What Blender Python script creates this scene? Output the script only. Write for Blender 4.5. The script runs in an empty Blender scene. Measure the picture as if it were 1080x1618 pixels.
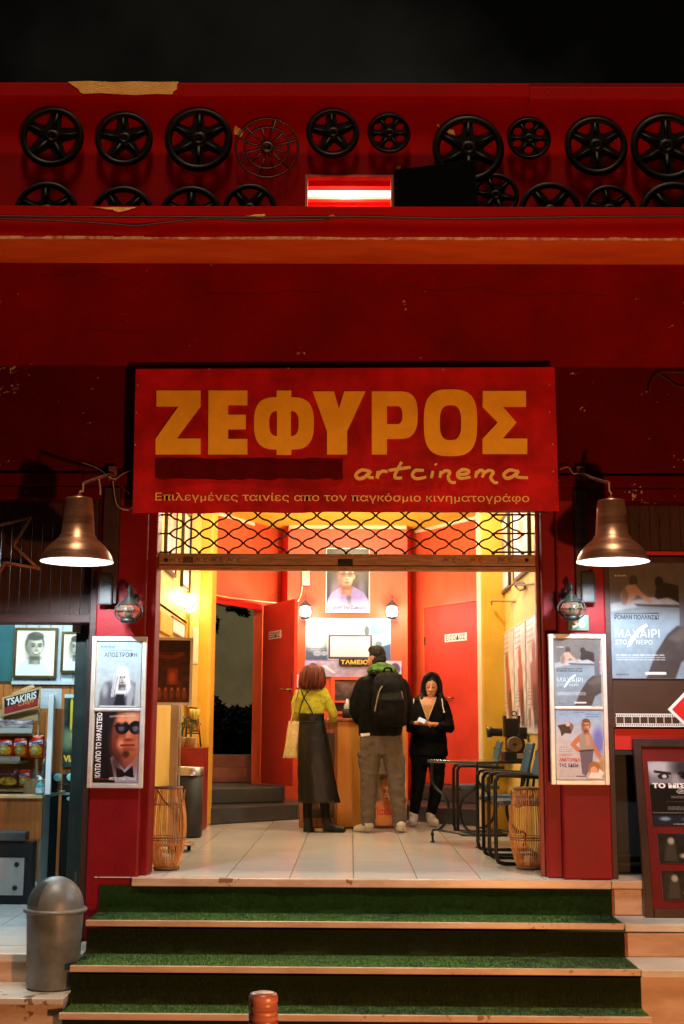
import bpy, math, random
import numpy as np
from mathutils import Vector as V, Matrix
rad = math.radians
rnd = random.Random(11)
S = bpy.context.scene
COL = S.collection
# ---------------------------------------------------------------- camera
F_PX = 2000.0
CAM = V((0, -8.67, 0.965))
R = Matrix.Rotation(rad(0.45), 3, 'Z') @ Matrix.Rotation(rad(99.8), 3, 'X') @ Matrix.Rotation(rad(0.32), 3, 'Z')
cd = bpy.data.cameras.new('camera')
cam = bpy.data.objects.new('camera', cd)
COL.objects.link(cam)
cd.sensor_fit = 'VERTICAL'; cd.sensor_height = 36.0; cd.sensor_width = 24.0
cd.lens = 36.0 * F_PX / 1618.0
cd.clip_start = 0.05; cd.clip_end = 500
cam.matrix_world = Matrix.Translation(CAM) @ R.to_4x4()
S.camera = cam
# ---------------------------------------------------------------- night sky
W = bpy.data.worlds.new('World'); S.world = W; W.use_nodes = True
nt = W.node_tree; nt.nodes.clear()
wo = nt.nodes.new('ShaderNodeOutputWorld'); bg = nt.nodes.new('ShaderNodeBackground')
sky = nt.nodes.new('ShaderNodeTexSky'); sky.sky_type = 'NISHITA'; sky.sun_disc = False
sky.sun_elevation = rad(-6); sky.sun_rotation = rad(200)
tcw = nt.nodes.new('ShaderNodeTexCoord'); nzw = nt.nodes.new('ShaderNodeTexNoise')
nzw.inputs['Scale'].default_value = 3.5; nzw.inputs['Detail'].default_value = 5
rw = nt.nodes.new('ShaderNodeValToRGB')
rw.color_ramp.elements[0].position = 0.45; rw.color_ramp.elements[0].color = (0.014, 0.013, 0.010, 1)
rw.color_ramp.elements[1].position = 0.75; rw.color_ramp.elements[1].color = (0.13, 0.12, 0.095, 1)
addw = nt.nodes.new('ShaderNodeMixRGB'); addw.blend_type = 'ADD'; addw.inputs[0].default_value = 1
nt.links.new(tcw.outputs['Generated'], nzw.inputs['Vector']); nt.links.new(nzw.outputs['Fac'], rw.inputs[0])
nt.links.new(rw.outputs[0], addw.inputs[1]); nt.links.new(sky.outputs[0], addw.inputs[2])
nt.links.new(addw.outputs[0], bg.inputs[0]); bg.inputs[1].default_value = 0.10
nt.links.new(bg.outputs[0], wo.inputs[0])
S.view_settings.view_transform = 'Standard'; S.view_settings.look = 'None'
S.view_settings.exposure = 0.0; S.view_settings.gamma = 1.0
S.cycles.max_bounces = 8; S.cycles.use_denoising = True
S.cycles.sample_clamp_indirect = 4.0; S.cycles.caustics_reflective = False; S.cycles.caustics_refractive = False

def lamp(kind, name, loc, energy, col, size=0.05, target=None, angle=None, blend=0.2):
    l = bpy.data.lights.new(name, kind); o = bpy.data.objects.new(name, l); COL.objects.link(o)
    l.energy = energy; l.color = col; o.location = loc
    if kind == 'AREA': l.size = size
    elif kind == 'SUN': l.angle = size
    else: l.shadow_soft_size = size
    if angle: l.spot_size = rad(angle); l.spot_blend = blend
    if target is not None:
        o.rotation_euler = (V(target) - V(loc)).to_track_quat('-Z', 'Y').to_euler()
    return o
# warm light of the street, sources out of view
# overhead street lamp glow: steep, warm, from just in front of the canopy edge
lamp('SUN', 'street_sun', (0, -2, 10), 2.3, (1.0, 0.76, 0.50), rad(9), target=(0.1, 0, 0.08))
lamp('POINT', 'orange_street_fill', (1.7, -6.1, -0.20), 900, (1.0, 0.40, 0.13), 0.12)  # unseen orange fill without a fixture, added low to brighten the soffit

# ---------------------------------------------------------------- helpers
def P(px, py, d):
    """point of the vertical plane d metres ahead of the tripod"""
    r = R @ V(((px - 540) / F_PX, -(py - 809) / F_PX, -1)); return CAM + r * (d / r.y)
def PZ(px, py, z):
    r = R @ V(((px - 540) / F_PX, -(py - 809) / F_PX, -1)); return CAM + r * ((z - CAM.z) / r.z)
def ZH(py, d, px=540): return P(px, py, d).z
def XH(px, d, py=1155): return P(px, py, d).x
D0 = 8.67
def Y(d): return d - D0

class MB:
    def __init__(s): s.v = []; s.f = []; s.m = []; s.s = []
    def add(s, vs, fs, m=0, sm=False):
        o = len(s.v); s.v += [V(p) for p in vs]
        for f in fs: s.f.append([i + o for i in f]); s.m.append(m); s.s.append(sm)
        return s
    def hexa(s, b, t, m=0):
        return s.add(list(b) + list(t), [(3,2,1,0),(4,5,6,7),(0,1,5,4),(1,2,6,5),(2,3,7,6),(3,0,4,7)], m)
    def box(s, a, b, m=0):
        x0,x1 = sorted((a[0],b[0])); y0,y1 = sorted((a[1],b[1])); z0,z1 = sorted((a[2],b[2]))
        return s.hexa([(x0,y0,z0),(x1,y0,z0),(x1,y1,z0),(x0,y1,z0)], [(x0,y0,z1),(x1,y0,z1),(x1,y1,z1),(x0,y1,z1)], m)
    def obox(s, c, hx, hy, hz, m=0):
        c,hx,hy,hz = V(c),V(hx),V(hy),V(hz)
        return s.hexa([c-hx-hy-hz,c+hx-hy-hz,c+hx+hy-hz,c-hx+hy-hz],[c-hx-hy+hz,c+hx-hy+hz,c+hx+hy+hz,c-hx+hy+hz],m)
    def prism(s, poly, vec, m=0):
        n = len(poly); a = [V(p) for p in poly]; vec = V(vec)
        return s.add(a + [p + vec for p in a], [list(range(n))[::-1], list(range(n, 2*n))] + [(i,(i+1)%n,(i+1)%n+n,i+n) for i in range(n)], m)
    def loft(s, rings, m=0, caps=True, sm=True, closed=True):
        n = len(rings[0]); vs = [p for r in rings for p in r]; fs = []
        for k in range(len(rings)-1):
            for i in range(n if closed else n-1):
                j = (i+1) % n; fs.append((k*n+i, k*n+j, (k+1)*n+j, (k+1)*n+i))
        s.add(vs, fs, m, sm)
        if caps:
            o = len(s.v) - len(vs)
            s.f.append([o+i for i in range(n)][::-1]); s.m.append(m); s.s.append(False)
            s.f.append([o+(len(rings)-1)*n+i for i in range(n)]); s.m.append(m); s.s.append(False)
        return s
    def tube(s, pts, r, m=0, n=8, closed=False, flat=None):
        pts = [V(p) for p in pts]; k = len(pts)
        if k < 2: return s
        rs = r if isinstance(r, (list, tuple)) else [r]*k
        tang = []
        for i in range(k):
            a = pts[(i-1) % k] if (i > 0 or closed) else pts[i]; b = pts[(i+1) % k] if (i < k-1 or closed) else pts[i]
            t = b - a; tang.append(t.normalized() if t.length > 1e-9 else V((0,0,1)))
        ref = V((0,0,1)) if abs(tang[0].z) < 0.9 else V((1,0,0))
        nn = (ref - tang[0]*ref.dot(tang[0])).normalized(); rings = []
        for i in range(k):
            nn = nn - tang[i]*nn.dot(tang[i])
            nn = nn.normalized() if nn.length > 1e-6 else tang[i].orthogonal().normalized()
            b = tang[i].cross(nn)
            rings.append([pts[i] + (nn*math.cos(2*math.pi*j/n) + b*math.sin(2*math.pi*j/n))*rs[i] for j in range(n)])
        if closed: rings.append(rings[0])
        return s.loft(rings, m, caps=not closed)
    def lathe(s, prof, c, axis=(0,0,1), n=28, m=0, caps=False, a0=0, a1=2*math.pi, squash=1.0):
        c = V(c); ax = V(axis).normalized()
        u = V((1,0,0)) if abs(ax.x) < 0.9 else V((0,1,0)); u = (u - ax*u.dot(ax)).normalized(); w = ax.cross(u)
        full = abs(a1 - a0 - 2*math.pi) < 1e-6; k = n if full else n+1
        rings = [[c + ax*z + (u*math.cos(a0+(a1-a0)*j/n) + w*math.sin(a0+(a1-a0)*j/n)*squash)*r for j in range(k)] for r, z in prof]
        return s.loft(rings, m, caps=caps, closed=full)
    def ball(s, c, r, m=0, n=14, k=9, rot=None):
        rx,ry,rz = r if isinstance(r,(tuple,list)) else (r,r,r); c = V(c); rings = []
        for i in range(k+1):
            t = math.pi*(i/k); ring = []
            for j in range(n):
                a = 2*math.pi*j/n; q = V((rx*max(math.sin(t),.01)*math.cos(a), ry*max(math.sin(t),.01)*math.sin(a), -rz*math.cos(t)))
                ring.append(c + (rot @ q if rot else q))
            rings.append(ring)
        return s.loft(rings, m)
    def capsule(s, a, ra, b, rb, m=0, n=12, sq=None):
        a,b = V(a),V(b); t = (b-a).normalized() if (b-a).length > 1e-6 else V((0,0,1)); pts=[];rs=[]
        for k in range(5):
            q = math.pi/2*(k/4); pts.append(a - t*ra*math.cos(q)); rs.append(max(ra*math.sin(q), .0015))
        for k in range(5):
            q = math.pi/2*(k/4); pts.append(b + t*rb*math.sin(q)); rs.append(max(rb*math.cos(q), .0015))
        return s.tube(pts, rs, m, n)
    def mesh(s, mats, off=V((0,0,0)), name='mesh'):
        me = bpy.data.meshes.new(name)
        me.from_pydata([tuple(p - off) for p in s.v], [], s.f)
        for m in (mats if isinstance(mats, (list, tuple)) else [mats]): me.materials.append(m)
        me.polygons.foreach_set('material_index', s.m); me.polygons.foreach_set('use_smooth', s.s)
        me.update(); return me
    def build(s, name, mats, parent=None, bevel=0, label=None, cat=None, group=None, kind=None, mods=None):
        if parent is not None: off = wloc(parent)
        else:
            xs=[p.x for p in s.v]; ys=[p.y for p in s.v]; zs=[p.z for p in s.v]
            off = V(((min(xs)+max(xs))/2, (min(ys)+max(ys))/2, min(zs)))
        o = bpy.data.objects.new(name, s.mesh(mats, off, name)); COL.objects.link(o)
        if parent is not None: o.parent = parent
        else: o.location = off
        if bevel:
            b = o.modifiers.new('bevel', 'BEVEL'); b.width = bevel; b.segments = 2; b.limit_method = 'ANGLE'; b.angle_limit = rad(40)
        tag(o, label, cat, group, kind); return o
def each(name, mats, parent, mbs, **k):
    for m_ in mbs: m_.build(name, mats, parent, **k)
def wloc(o):
    l = V((0,0,0))
    while o is not None: l = l + V(o.location); o = o.parent
    return l
def tag(o, label=None, cat=None, group=None, kind=None):
    if label: o['label'] = label
    if cat: o['category'] = cat
    if group: o['group'] = group
    if kind: o['kind'] = kind
    return o
def thing(name, label, cat, loc, group=None, kind=None):
    o = bpy.data.objects.new(name, None); COL.objects.link(o); o.location = loc; o.empty_display_size = .1
    return tag(o, label, cat, group, kind)
def dup(root, loc, rz=0.0, label=None, sc=None):
    def cp(o, par):
        c = o.copy(); COL.objects.link(c)
        if par is not None: c.parent = par
        for ch in [x for x in o.children]: cp(ch, c)
        return c
    r = cp(root, None); r.location = loc; r.rotation_euler = (0, 0, rz)
    if label: r['label'] = label
    if sc: r.scale = (sc, sc, sc)
    return r
def srgb(r, g, b):
    f = lambda c: (c/255/12.92) if c/255 <= .04045 else ((c/255+.055)/1.055)**2.4
    return (f(r), f(g), f(b))
def circ(cx, cy, r, n=32, ry=None, p=2.0, a0=0):
    o = []
    for i in range(n):
        t = a0 + 2*math.pi*i/n; c, s_ = math.cos(t), math.sin(t)
        o.append((cx + r*math.copysign(abs(c)**(2/p), c), cy + (ry or r)*math.copysign(abs(s_)**(2/p), s_)))
    return o
def spline(pts, n=6, closed=False):
    pts = [V(p) for p in pts]; k = len(pts); o = []
    for i in range(k if closed else k-1):
        if closed: a,b,c,d = pts[(i-1)%k],pts[i],pts[(i+1)%k],pts[(i+2)%k]
        else: a,b,c,d = pts[max(i-1,0)],pts[i],pts[i+1],pts[min(i+2,k-1)]
        for j in range(n):
            t = j/n; o.append(.5*((2*b)+(c-a)*t+(2*a-5*b+4*c-d)*t*t+(3*b-a-3*c+d)*t**3))
    if not closed: o.append(pts[-1])
    return o
def curve_to_raw(cu):
    ob = bpy.data.objects.new('tmp', cu); COL.objects.link(ob)
    dg = bpy.context.evaluated_depsgraph_get(); dg.update()
    me = bpy.data.meshes.new_from_object(ob.evaluated_get(dg), depsgraph=dg)
    vs = [v.co.copy() for v in me.vertices]; fs = [list(p.vertices) for p in me.polygons]
    bpy.data.objects.remove(ob); bpy.data.meshes.remove(me); bpy.data.curves.remove(cu)
    return vs, fs
def flat2d(loops, thick):
    cu = bpy.data.curves.new('tmp', 'CURVE'); cu.dimensions = '2D'; cu.fill_mode = 'BOTH'; cu.extrude = thick/2
    for lp in loops:
        sp = cu.splines.new('POLY'); sp.points.add(len(lp)-1); sp.use_cyclic_u = True
        for i, p in enumerate(lp): sp.points[i].co = (p[0], p[1], 0, 1)
    return curve_to_raw(cu)
_tc = {}
def text_raw(body, bold=0.0, thick=0.0):
    key = (body, bold, thick)
    if key not in _tc:
        cu = bpy.data.curves.new('tmp', 'FONT'); cu.body = body; cu.size = 1; cu.offset = bold; cu.resolution_u = 3
        if thick: cu.extrude = thick
        _tc[key] = curve_to_raw(cu)
    return _tc[key]
class Frame:
    """a flat rectangle in space: origin bottom-left, u across, v up; contents in metres"""
    def __init__(s, o, u, v, w, h):
        s.o, s.u, s.v, s.w, s.h = V(o), V(u).normalized(), V(v).normalized(), w, h; s.n = s.u.cross(s.v)
    def p(s, x, y, z=0.0): return s.o + s.u*x + s.v*y + s.n*z
    def q(s, fx, fy, z=0.0): return s.p(fx*s.w, (1-fy)*s.h, z)     # fractions, y from the top
    def poly(s, mb, pts, z, m=0): mb.add([s.q(x, y, z) for x, y in pts], [list(range(len(pts)))[::-1]], m)
    def slab(s, mb, x0, y0, x1, y1, z0, z1, m=0):
        mb.hexa([s.p(x0,y0,z0),s.p(x1,y0,z0),s.p(x1,y1,z0),s.p(x0,y1,z0)],[s.p(x0,y0,z1),s.p(x1,y0,z1),s.p(x1,y1,z1),s.p(x0,y1,z1)],m)
    def text(s, mb, body, fx0, fy0, fx1, fy1, z, m=0, bold=0.0, thick=0.0, rot=False, shear=0.0):
        """fit the text in the fraction rectangle (y from the top)"""
        vs, fs = text_raw(body, bold, thick)
        xs=[v.x for v in vs]; ys=[v.y for v in vs]; x0,x1,y0,y1 = min(xs),max(xs),min(ys),max(ys); o=[]
        for v in vs:
            a=(v.x-x0)/(x1-x0); b=(v.y-y0)/(y1-y0)
            if rot: fx=fx1-(fx1-fx0)*(b); fx = fx0+(fx1-fx0)*(1-b); fy=fy1-(fy1-fy0)*a
            else: fx=fx0+(fx1-fx0)*a; fy=fy1-(fy1-fy0)*b + shear*a
            o.append(s.q(fx, fy, z + v.z*s.h*(0 if not thick else 1)))
        mb.add(o, fs, m)

def flat_frame(px0, py0, px1, py1, d):
    """an upright rectangle facing the street at depth d"""
    a = P(px0, py1, d); b = P(px1, py1, d); t = P((px0+px1)/2, py0, d)
    return Frame(a, (1,0,0), (0,0,1), b.x - a.x, t.z - a.z)

# ---------------------------------------------------------------- materials
def M(name, col, rough=.6, metal=0.0, var=.18, scale=5.0, bump=0.0, bscale=70.0, spec=.4, col2=None, stretch=None, emit=None, es=0.0,
      chips=None, chip_at=.7, chip_scale=30.0, alpha=None, trans=0.0, sheen=0.0, coat=0.0, gap=.12):
    m = bpy.data.materials.new(name); m.use_nodes = True; t = m.node_tree; N = t.nodes; L = t.links
    b = N['Principled BSDF']
    tc = N.new('ShaderNodeTexCoord'); src = tc.outputs['Object']
    if stretch:
        mp = N.new('ShaderNodeMapping'); mp.inputs['Scale'].default_value = stretch; L.new(src, mp.inputs[0]); src = mp.outputs[0]
    nz = N.new('ShaderNodeTexNoise'); nz.inputs['Scale'].default_value = scale; nz.inputs['Detail'].default_value = 8; nz.inputs['Roughness'].default_value = .65
    L.new(src, nz.inputs['Vector'])
    c2 = col2 or tuple(max(0, c*(1-var*2.2)) for c in col); c1 = col if col2 else tuple(min(1, c*(1+var)) for c in col)
    rp = N.new('ShaderNodeValToRGB'); rp.color_ramp.elements[0].position = .5-gap; rp.color_ramp.elements[1].position = .5+gap
    rp.color_ramp.elements[0].color = (*c2, 1); rp.color_ramp.elements[1].color = (*c1, 1)
    L.new(nz.outputs['Fac'], rp.inputs[0]); cout = rp.outputs[0]
    if chips:
        n2 = N.new('ShaderNodeTexNoise'); n2.inputs['Scale'].default_value = chip_scale; n2.inputs['Detail'].default_value = 4; L.new(tc.outputs['Object'], n2.inputs['Vector'])
        n3 = N.new('ShaderNodeTexNoise'); n3.inputs['Scale'].default_value = chip_scale*.12; L.new(tc.outputs['Object'], n3.inputs['Vector'])
        mu = N.new('ShaderNodeMath'); mu.operation = 'MULTIPLY'; L.new(n2.outputs['Fac'], mu.inputs[0]); L.new(n3.outputs['Fac'], mu.inputs[1])
        r2 = N.new('ShaderNodeValToRGB'); r2.color_ramp.elements[0].position = chip_at*.55; r2.color_ramp.elements[1].position = chip_at*.55+.015
        L.new(mu.outputs[0], r2.inputs[0])
        mx = N.new('ShaderNodeMixRGB'); mx.inputs[2].default_value = (*chips, 1); L.new(r2.outputs[0], mx.inputs[0]); L.new(cout, mx.inputs[1]); cout = mx.outputs[0]
    L.new(cout, b.inputs['Base Color'])
    rr = N.new('ShaderNodeMapRange'); rr.inputs['To Min'].default_value = max(.02, rough*.75); rr.inputs['To Max'].default_value = min(1, rough*1.25)
    L.new(nz.outputs['Fac'], rr.inputs['Value']); L.new(rr.outputs[0], b.inputs['Roughness'])
    b.inputs['Metallic'].default_value = metal; b.inputs['Specular IOR Level'].default_value = spec
    if bump:
        n4 = N.new('ShaderNodeTexNoise'); n4.inputs['Scale'].default_value = bscale; n4.inputs['Detail'].default_value = 5; L.new(src, n4.inputs['Vector'])
        bp = N.new('ShaderNodeBump'); bp.inputs['Strength'].default_value = bump; bp.inputs['Distance'].default_value = .02
        L.new(n4.outputs['Fac'], bp.inputs['Height']); L.new(bp.outputs[0], b.inputs['Normal'])
    if emit: b.inputs['Emission Color'].default_value = (*emit, 1); b.inputs['Emission Strength'].default_value = es
    if trans: b.inputs['Transmission Weight'].default_value = trans
    if alpha is not None: b.inputs['Alpha'].default_value = alpha
    if sheen: b.inputs['Sheen Weight'].default_value = sheen
    if coat: b.inputs['Coat Weight'].default_value = coat; b.inputs['Coat Roughness'].default_value = .15
    return m
def print_mat(name, rough=.35, spec=.4):
    m = bpy.data.materials.new(name); m.use_nodes = True; b = m.node_tree.nodes['Principled BSDF']
    a = m.node_tree.nodes.new('ShaderNodeAttribute'); a.attribute_name = 'ink'
    m.node_tree.links.new(a.outputs['Color'], b.inputs['Base Color']); b.inputs['Roughness'].default_value = rough; b.inputs['Specular IOR Level'].default_value = spec
    return m
PRINT = print_mat('printed_paper'); PRINT_DULL = print_mat('printed_matt', .8, .2)

class Art:
    """a small printed picture: soft shapes drawn on a grid of ink values, x and y in 0..1 from the top left"""
    def __init__(s, W_, H_, bg, aspect):
        s.W, s.H, s.a = W_, H_, aspect
        s.x, s.y = np.meshgrid(np.linspace(0,1,W_), np.linspace(0,1,H_)); s.c = np.zeros((H_,W_,3)); s.c[:] = np.array(bg)/255.
        s.rs = np.random.RandomState(5)
    def mix(s, mask, col): mask = np.clip(mask,0,1)[...,None]; s.c = s.c*(1-mask) + mask*np.array(col)/255.; return s
    def grad(s, c0, c1, y0=0, y1=1, x=False):
        t = np.clip(((s.x if x else s.y)-y0)/(y1-y0),0,1)[...,None]; s.c = (1-t)*np.array(c0)/255. + t*np.array(c1)/255.; return s
    def ell(s, cx, cy, rx, ry, col, rot=0, soft=.15, al=1.0):
        dx = s.x-cx; dy = (s.y-cy)*s.a; c,n = math.cos(rad(rot)), math.sin(rad(rot))
        r = np.sqrt(((dx*c+dy*n)/rx)**2 + ((-dx*n+dy*c)/(ry*s.a))**2); return s.mix(al*np.clip((1-r)/soft+.5,0,1), col)
    def poly(s, pts, col, soft=.008, al=1.0):
        inside = np.zeros(s.x.shape, bool); dist = np.full(s.x.shape, 9.); n = len(pts)
        for i in range(n):
            (x0,y0),(x1,y1) = pts[i], pts[(i+1)%n]
            if y0 != y1:
                cr = ((y0 > s.y) != (y1 > s.y)) & (s.x < (x1-x0)*(s.y-y0)/(y1-y0)+x0); inside ^= cr
            dx,dy = x1-x0, y1-y0; t = np.clip(((s.x-x0)*dx+(s.y-y0)*dy)/max(dx*dx+dy*dy,1e-9),0,1)
            dist = np.minimum(dist, np.hypot(s.x-x0-t*dx, s.y-y0-t*dy))
        sd = np.where(inside, dist, -dist); return s.mix(al*np.clip(sd/soft+.5,0,1), col)
    def line(s, pts, w, col, al=1.0, soft=.4):
        dist = np.full(s.x.shape, 9.)
        for (x0,y0),(x1,y1) in zip(pts[:-1], pts[1:]):
            dx,dy = x1-x0,y1-y0; t = np.clip(((s.x-x0)*dx+(s.y-y0)*dy)/max(dx*dx+dy*dy,1e-9),0,1)
            dist = np.minimum(dist, np.hypot(s.x-x0-t*dx, s.y-y0-t*dy))
        return s.mix(al*np.clip((w-dist)/(w*soft)+.5,0,1), col)
    def lines(s, x0, y0, x1, y1, n, col, al=.7):
        for k in range(n):
            y = y0+(y1-y0)*k/max(n-1,1); x = x0
            while x < x1:
                w = s.rs.uniform(.02,.09); s.line([(x,y),(min(x+w,x1),y)], .004, col, al); x += w+.015
        return s
    def noise(s, k=.05, cell=6):
        g = s.rs.rand(s.H//cell+2, s.W//cell+2); yi = np.linspace(0,g.shape[0]-1.01,s.H); xi = np.linspace(0,g.shape[1]-1.01,s.W)
        y0=yi.astype(int); x0=xi.astype(int); fy=(yi-y0)[:,None]; fx=(xi-x0)[None]
        g2 = g[y0][:,x0]*(1-fy)*(1-fx)+g[y0+1][:,x0]*fy*(1-fx)+g[y0][:,x0+1]*(1-fy)*fx+g[y0+1][:,x0+1]*fy*fx
        s.c = np.clip(s.c*(1+(g2[...,None]-.5)*2*k),0,1); return s
    def strand(s, x0, y0, x1, y1, n, spread, bend, cols, w=.006, al=.7):
        for _ in range(n):
            o = s.rs.uniform(-spread, spread); o2 = o*s.rs.uniform(.8,1.5); b = bend*s.rs.uniform(.5,1.3)
            s.line([(x0+o,y0),(x0+o*1.1+b*.6+(x1-x0)*.33,y0+(y1-y0)*.33),(x0+o2+b+(x1-x0)*.66,y0+(y1-y0)*.66),(x1+o2+b*.6,y1+s.rs.uniform(-.03,.03))], w*s.rs.uniform(.6,1.3), cols[s.rs.randint(len(cols))], al, 1.0)
        return s
    def head(s, cx, cy, r, skin, hair, shade, turn=0.0, long=False, smile=False):
        h = r*1.3/s.a; t = turn*r*.22; K = np.array
        lite = K(skin)*.55+K((255,250,240))*.45; dark = K(shade)*.6
        if long: s.ell(cx, cy+h*.55, r*1.35, h*1.75, hair, soft=.3)
        s.poly([(cx-r*.5,cy+h*.3),(cx+r*.5,cy+h*.3),(cx+r*.62,cy+h*1.5),(cx-r*.62,cy+h*1.5)], shade, .03); s.ell(cx+r*.15,cy+h*1.2,r*.3,h*.4,skin,soft=1.2,al=.7)
        s.ell(cx-t*.3, cy-h*.2, r*1.06, h*1.0, hair, soft=.22)
        for k in (-1,1): s.ell(cx+k*r*.88-t*.4, cy+h*.12, r*.13, h*.2, shade if k*turn<0 else skin, soft=.4)
        s.ell(cx+t*.3, cy-h*.05, r*.86, h*.80, skin, soft=.12).ell(cx+t*.5, cy+h*.38, r*.70, h*.60, skin, soft=.12)
        s.ell(cx-r*.72+t, cy+h*.2, r*.42, h*.9, shade, soft=1.1, al=.75); s.ell(cx+t*.4, cy+h*.98, r*.62, h*.2, dark, soft=1.0, al=.8)
        s.ell(cx+t+r*.1, cy-h*.45, r*.45, h*.28, lite, soft=1.3, al=.7).ell(cx+t+r*.45, cy+h*.25, r*.26, h*.26, lite, soft=1.3, al=.65).ell(cx+t-r*.3, cy+h*.28, r*.2, h*.2, lite, soft=1.4, al=.35)
        for k in (-1,1):
            ex = cx+t*1.2+k*r*.36; s.ell(ex, cy-h*.06, r*.24, h*.14, shade, soft=1.0, al=.85).ell(ex, cy-h*.03, r*.13, h*.055, dark*.6, soft=.7).ell(ex+r*.05, cy-h*.03, r*.03, h*.03, lite, soft=.8, al=.5)
            s.line([(ex-r*.2,cy-h*.19+k*turn*.004),(ex,cy-h*.245),(ex+r*.2,cy-h*.2)], r*.055, hair, .9, 1.0)
        s.poly([(cx+t*1.5-r*.02,cy-h*.1),(cx+t*1.5+r*.05,cy-h*.1),(cx+t*1.9+r*.10,cy+h*.27),(cx+t*1.5-r*.12,cy+h*.3)], shade, .03, .55).ell(cx+t*1.8+r*.04,cy+h*.2,r*.09,h*.1,lite,soft=1.0,al=.7).ell(cx+t*1.6-r*.03,cy+h*.32,r*.16,h*.045,dark,soft=1.0,al=.8)
        if smile: s.ell(cx+t*1.2,cy+h*.56,r*.36,h*.13,dark,soft=.6).ell(cx+t*1.2,cy+h*.535,r*.29,h*.075,(240,238,228),soft=.5)
        else: s.ell(cx+t*1.2,cy+h*.57,r*.28,h*.06,dark,soft=.8).ell(cx+t*1.2,cy+h*.64,r*.2,h*.05,shade,soft=.9)
        s.ell(cx+t*.3, cy-h*.86, r*.88, h*.36, hair, soft=.35).ell(cx+t+r*.25, cy-h*.95, r*.4, h*.16, K(hair)*.5+K(skin)*.5, soft=1.2, al=.6)
        return s
    def onto(s, mb_name, fr, parent, z=.002, mat=None, label=None, extra=None, mats=(), thick=.003, cat=None, bulge=0.0):
        """build the print as a sheet in a Frame; extra(mb) may add lettering in the same mesh (materials 1..)"""
        W_, H_ = s.W, s.H; off = wloc(parent) if parent is not None else fr.p(fr.w/2, 0, 0)
        vs = [tuple(fr.q(x, y, z+(bulge*(max(0,math.sin(math.pi*x))*max(0,math.sin(math.pi*y)))**.45*(1+.12*math.sin(9*x+4*y)) if bulge else 0))-off) for y in np.linspace(0,1,H_) for x in np.linspace(0,1,W_)]
        fs = [(r*W_+c, (r+1)*W_+c, (r+1)*W_+c+1, r*W_+c+1) for r in range(H_-1) for c in range(W_-1)]; ng = len(vs)
        mb = MB()
        if extra: extra(mb, fr, z)
        fr.slab(mb, 0, 0, fr.w, fr.h, z-thick, z-.0004, 1)
        vs += [tuple(p-off) for p in mb.v]; mi = [0]*len(fs) + [m for m in mb.m]; fs += [[i+ng for i in f] for f in mb.f]
        me = bpy.data.meshes.new(mb_name); me.from_pydata(vs, [], fs); me.materials.append(mat or PRINT)
        for m in (mats or [WHITE_PAPER]): me.materials.append(m)
        me.polygons.foreach_set('material_index', mi)
        if bulge: me.polygons.foreach_set('use_smooth',[True]*len(fs))
        at = me.color_attributes.new('ink', 'FLOAT_COLOR', 'POINT')
        lin = np.where(s.c<=.04045, s.c/12.92, ((s.c+.055)/1.055)**2.4).reshape(-1,3)
        full = np.ones((len(vs),4),np.float32)*.5; full[:ng,:3] = lin; at.data.foreach_set('color', full.ravel()); me.update()
        o = bpy.data.objects.new(mb_name, me); COL.objects.link(o)
        if parent is not None: o.parent = parent
        else: o.location = off
        return tag(o, label, cat)
WHITE_PAPER = M('white_paper', (.75,.75,.74), .5, var=.03)
BLACK_INK = M('black_ink', (.012,.012,.014), .5, var=.05)
WHITE_INK = M('white_ink', (.8,.8,.8), .5, var=.03)
RED_INK = M('red_ink', (.55,.01,.03), .5, var=.05)
BLUE_INK = M('blue_ink', (.04,.04,.22), .5, var=.05)
YELLOW_INK = M('yellow_ink', (.8,.55,.06), .5, var=.05)
def remeshed(mb, voxel, smooth=4, wr=0.0, wscale=(18,18,8), seed=3):
    """fuse overlapping volumes into one continuous skin; returns an MB; wr adds cloth folds"""
    me = mb.mesh([BLACK_INK]); ob = bpy.data.objects.new('tmp', me); COL.objects.link(ob)
    r = ob.modifiers.new('r', 'REMESH'); r.mode = 'VOXEL'; r.voxel_size = voxel
    sm = ob.modifiers.new('s', 'SMOOTH'); sm.factor = .5; sm.iterations = smooth
    dg = bpy.context.evaluated_depsgraph_get(); dg.update()
    m2 = bpy.data.meshes.new_from_object(ob.evaluated_get(dg), depsgraph=dg)
    out = MB(); vs = [v.co.copy() for v in m2.vertices]
    if wr:
        from mathutils import noise as nz
        for i, v in enumerate(m2.vertices):
            q = V((v.co.x*wscale[0]+seed, v.co.y*wscale[1], v.co.z*wscale[2])); k = nz.noise(q) + .5*nz.noise(q*2.1)
            vs[i] = v.co + v.normal*(k*wr)
    out.add(vs, [list(p.vertices) for p in m2.polygons], 0, True)
    bpy.data.objects.remove(ob); bpy.data.meshes.remove(m2); bpy.data.meshes.remove(me)
    return out
# ================================================================ materials of the setting
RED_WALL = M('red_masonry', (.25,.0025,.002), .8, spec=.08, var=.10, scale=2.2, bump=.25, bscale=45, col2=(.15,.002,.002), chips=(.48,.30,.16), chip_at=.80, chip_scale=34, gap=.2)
RED_STREETLIT = M('red_streetlit_paint', (.43,.0035,.0025), .8, scale=2.2, bump=.08, bscale=45, col2=(.33,.0025,.002), gap=.2, spec=.08, chips=(.16,.02,.015), chip_at=.80, chip_scale=26)  # brighter copy of the wall red, street light worked into the colour
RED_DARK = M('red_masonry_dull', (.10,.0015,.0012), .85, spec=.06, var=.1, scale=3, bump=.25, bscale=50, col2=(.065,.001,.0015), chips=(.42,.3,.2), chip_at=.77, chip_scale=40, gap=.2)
RED_PILLAR = M('red_gloss_paint', (.22,.003,.008), .5, spec=.2, var=.1, scale=3, bump=.10, bscale=60, col2=(.17,.0025,.006), chips=(.5,.4,.35), chip_at=.99, chip_scale=30)
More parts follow.
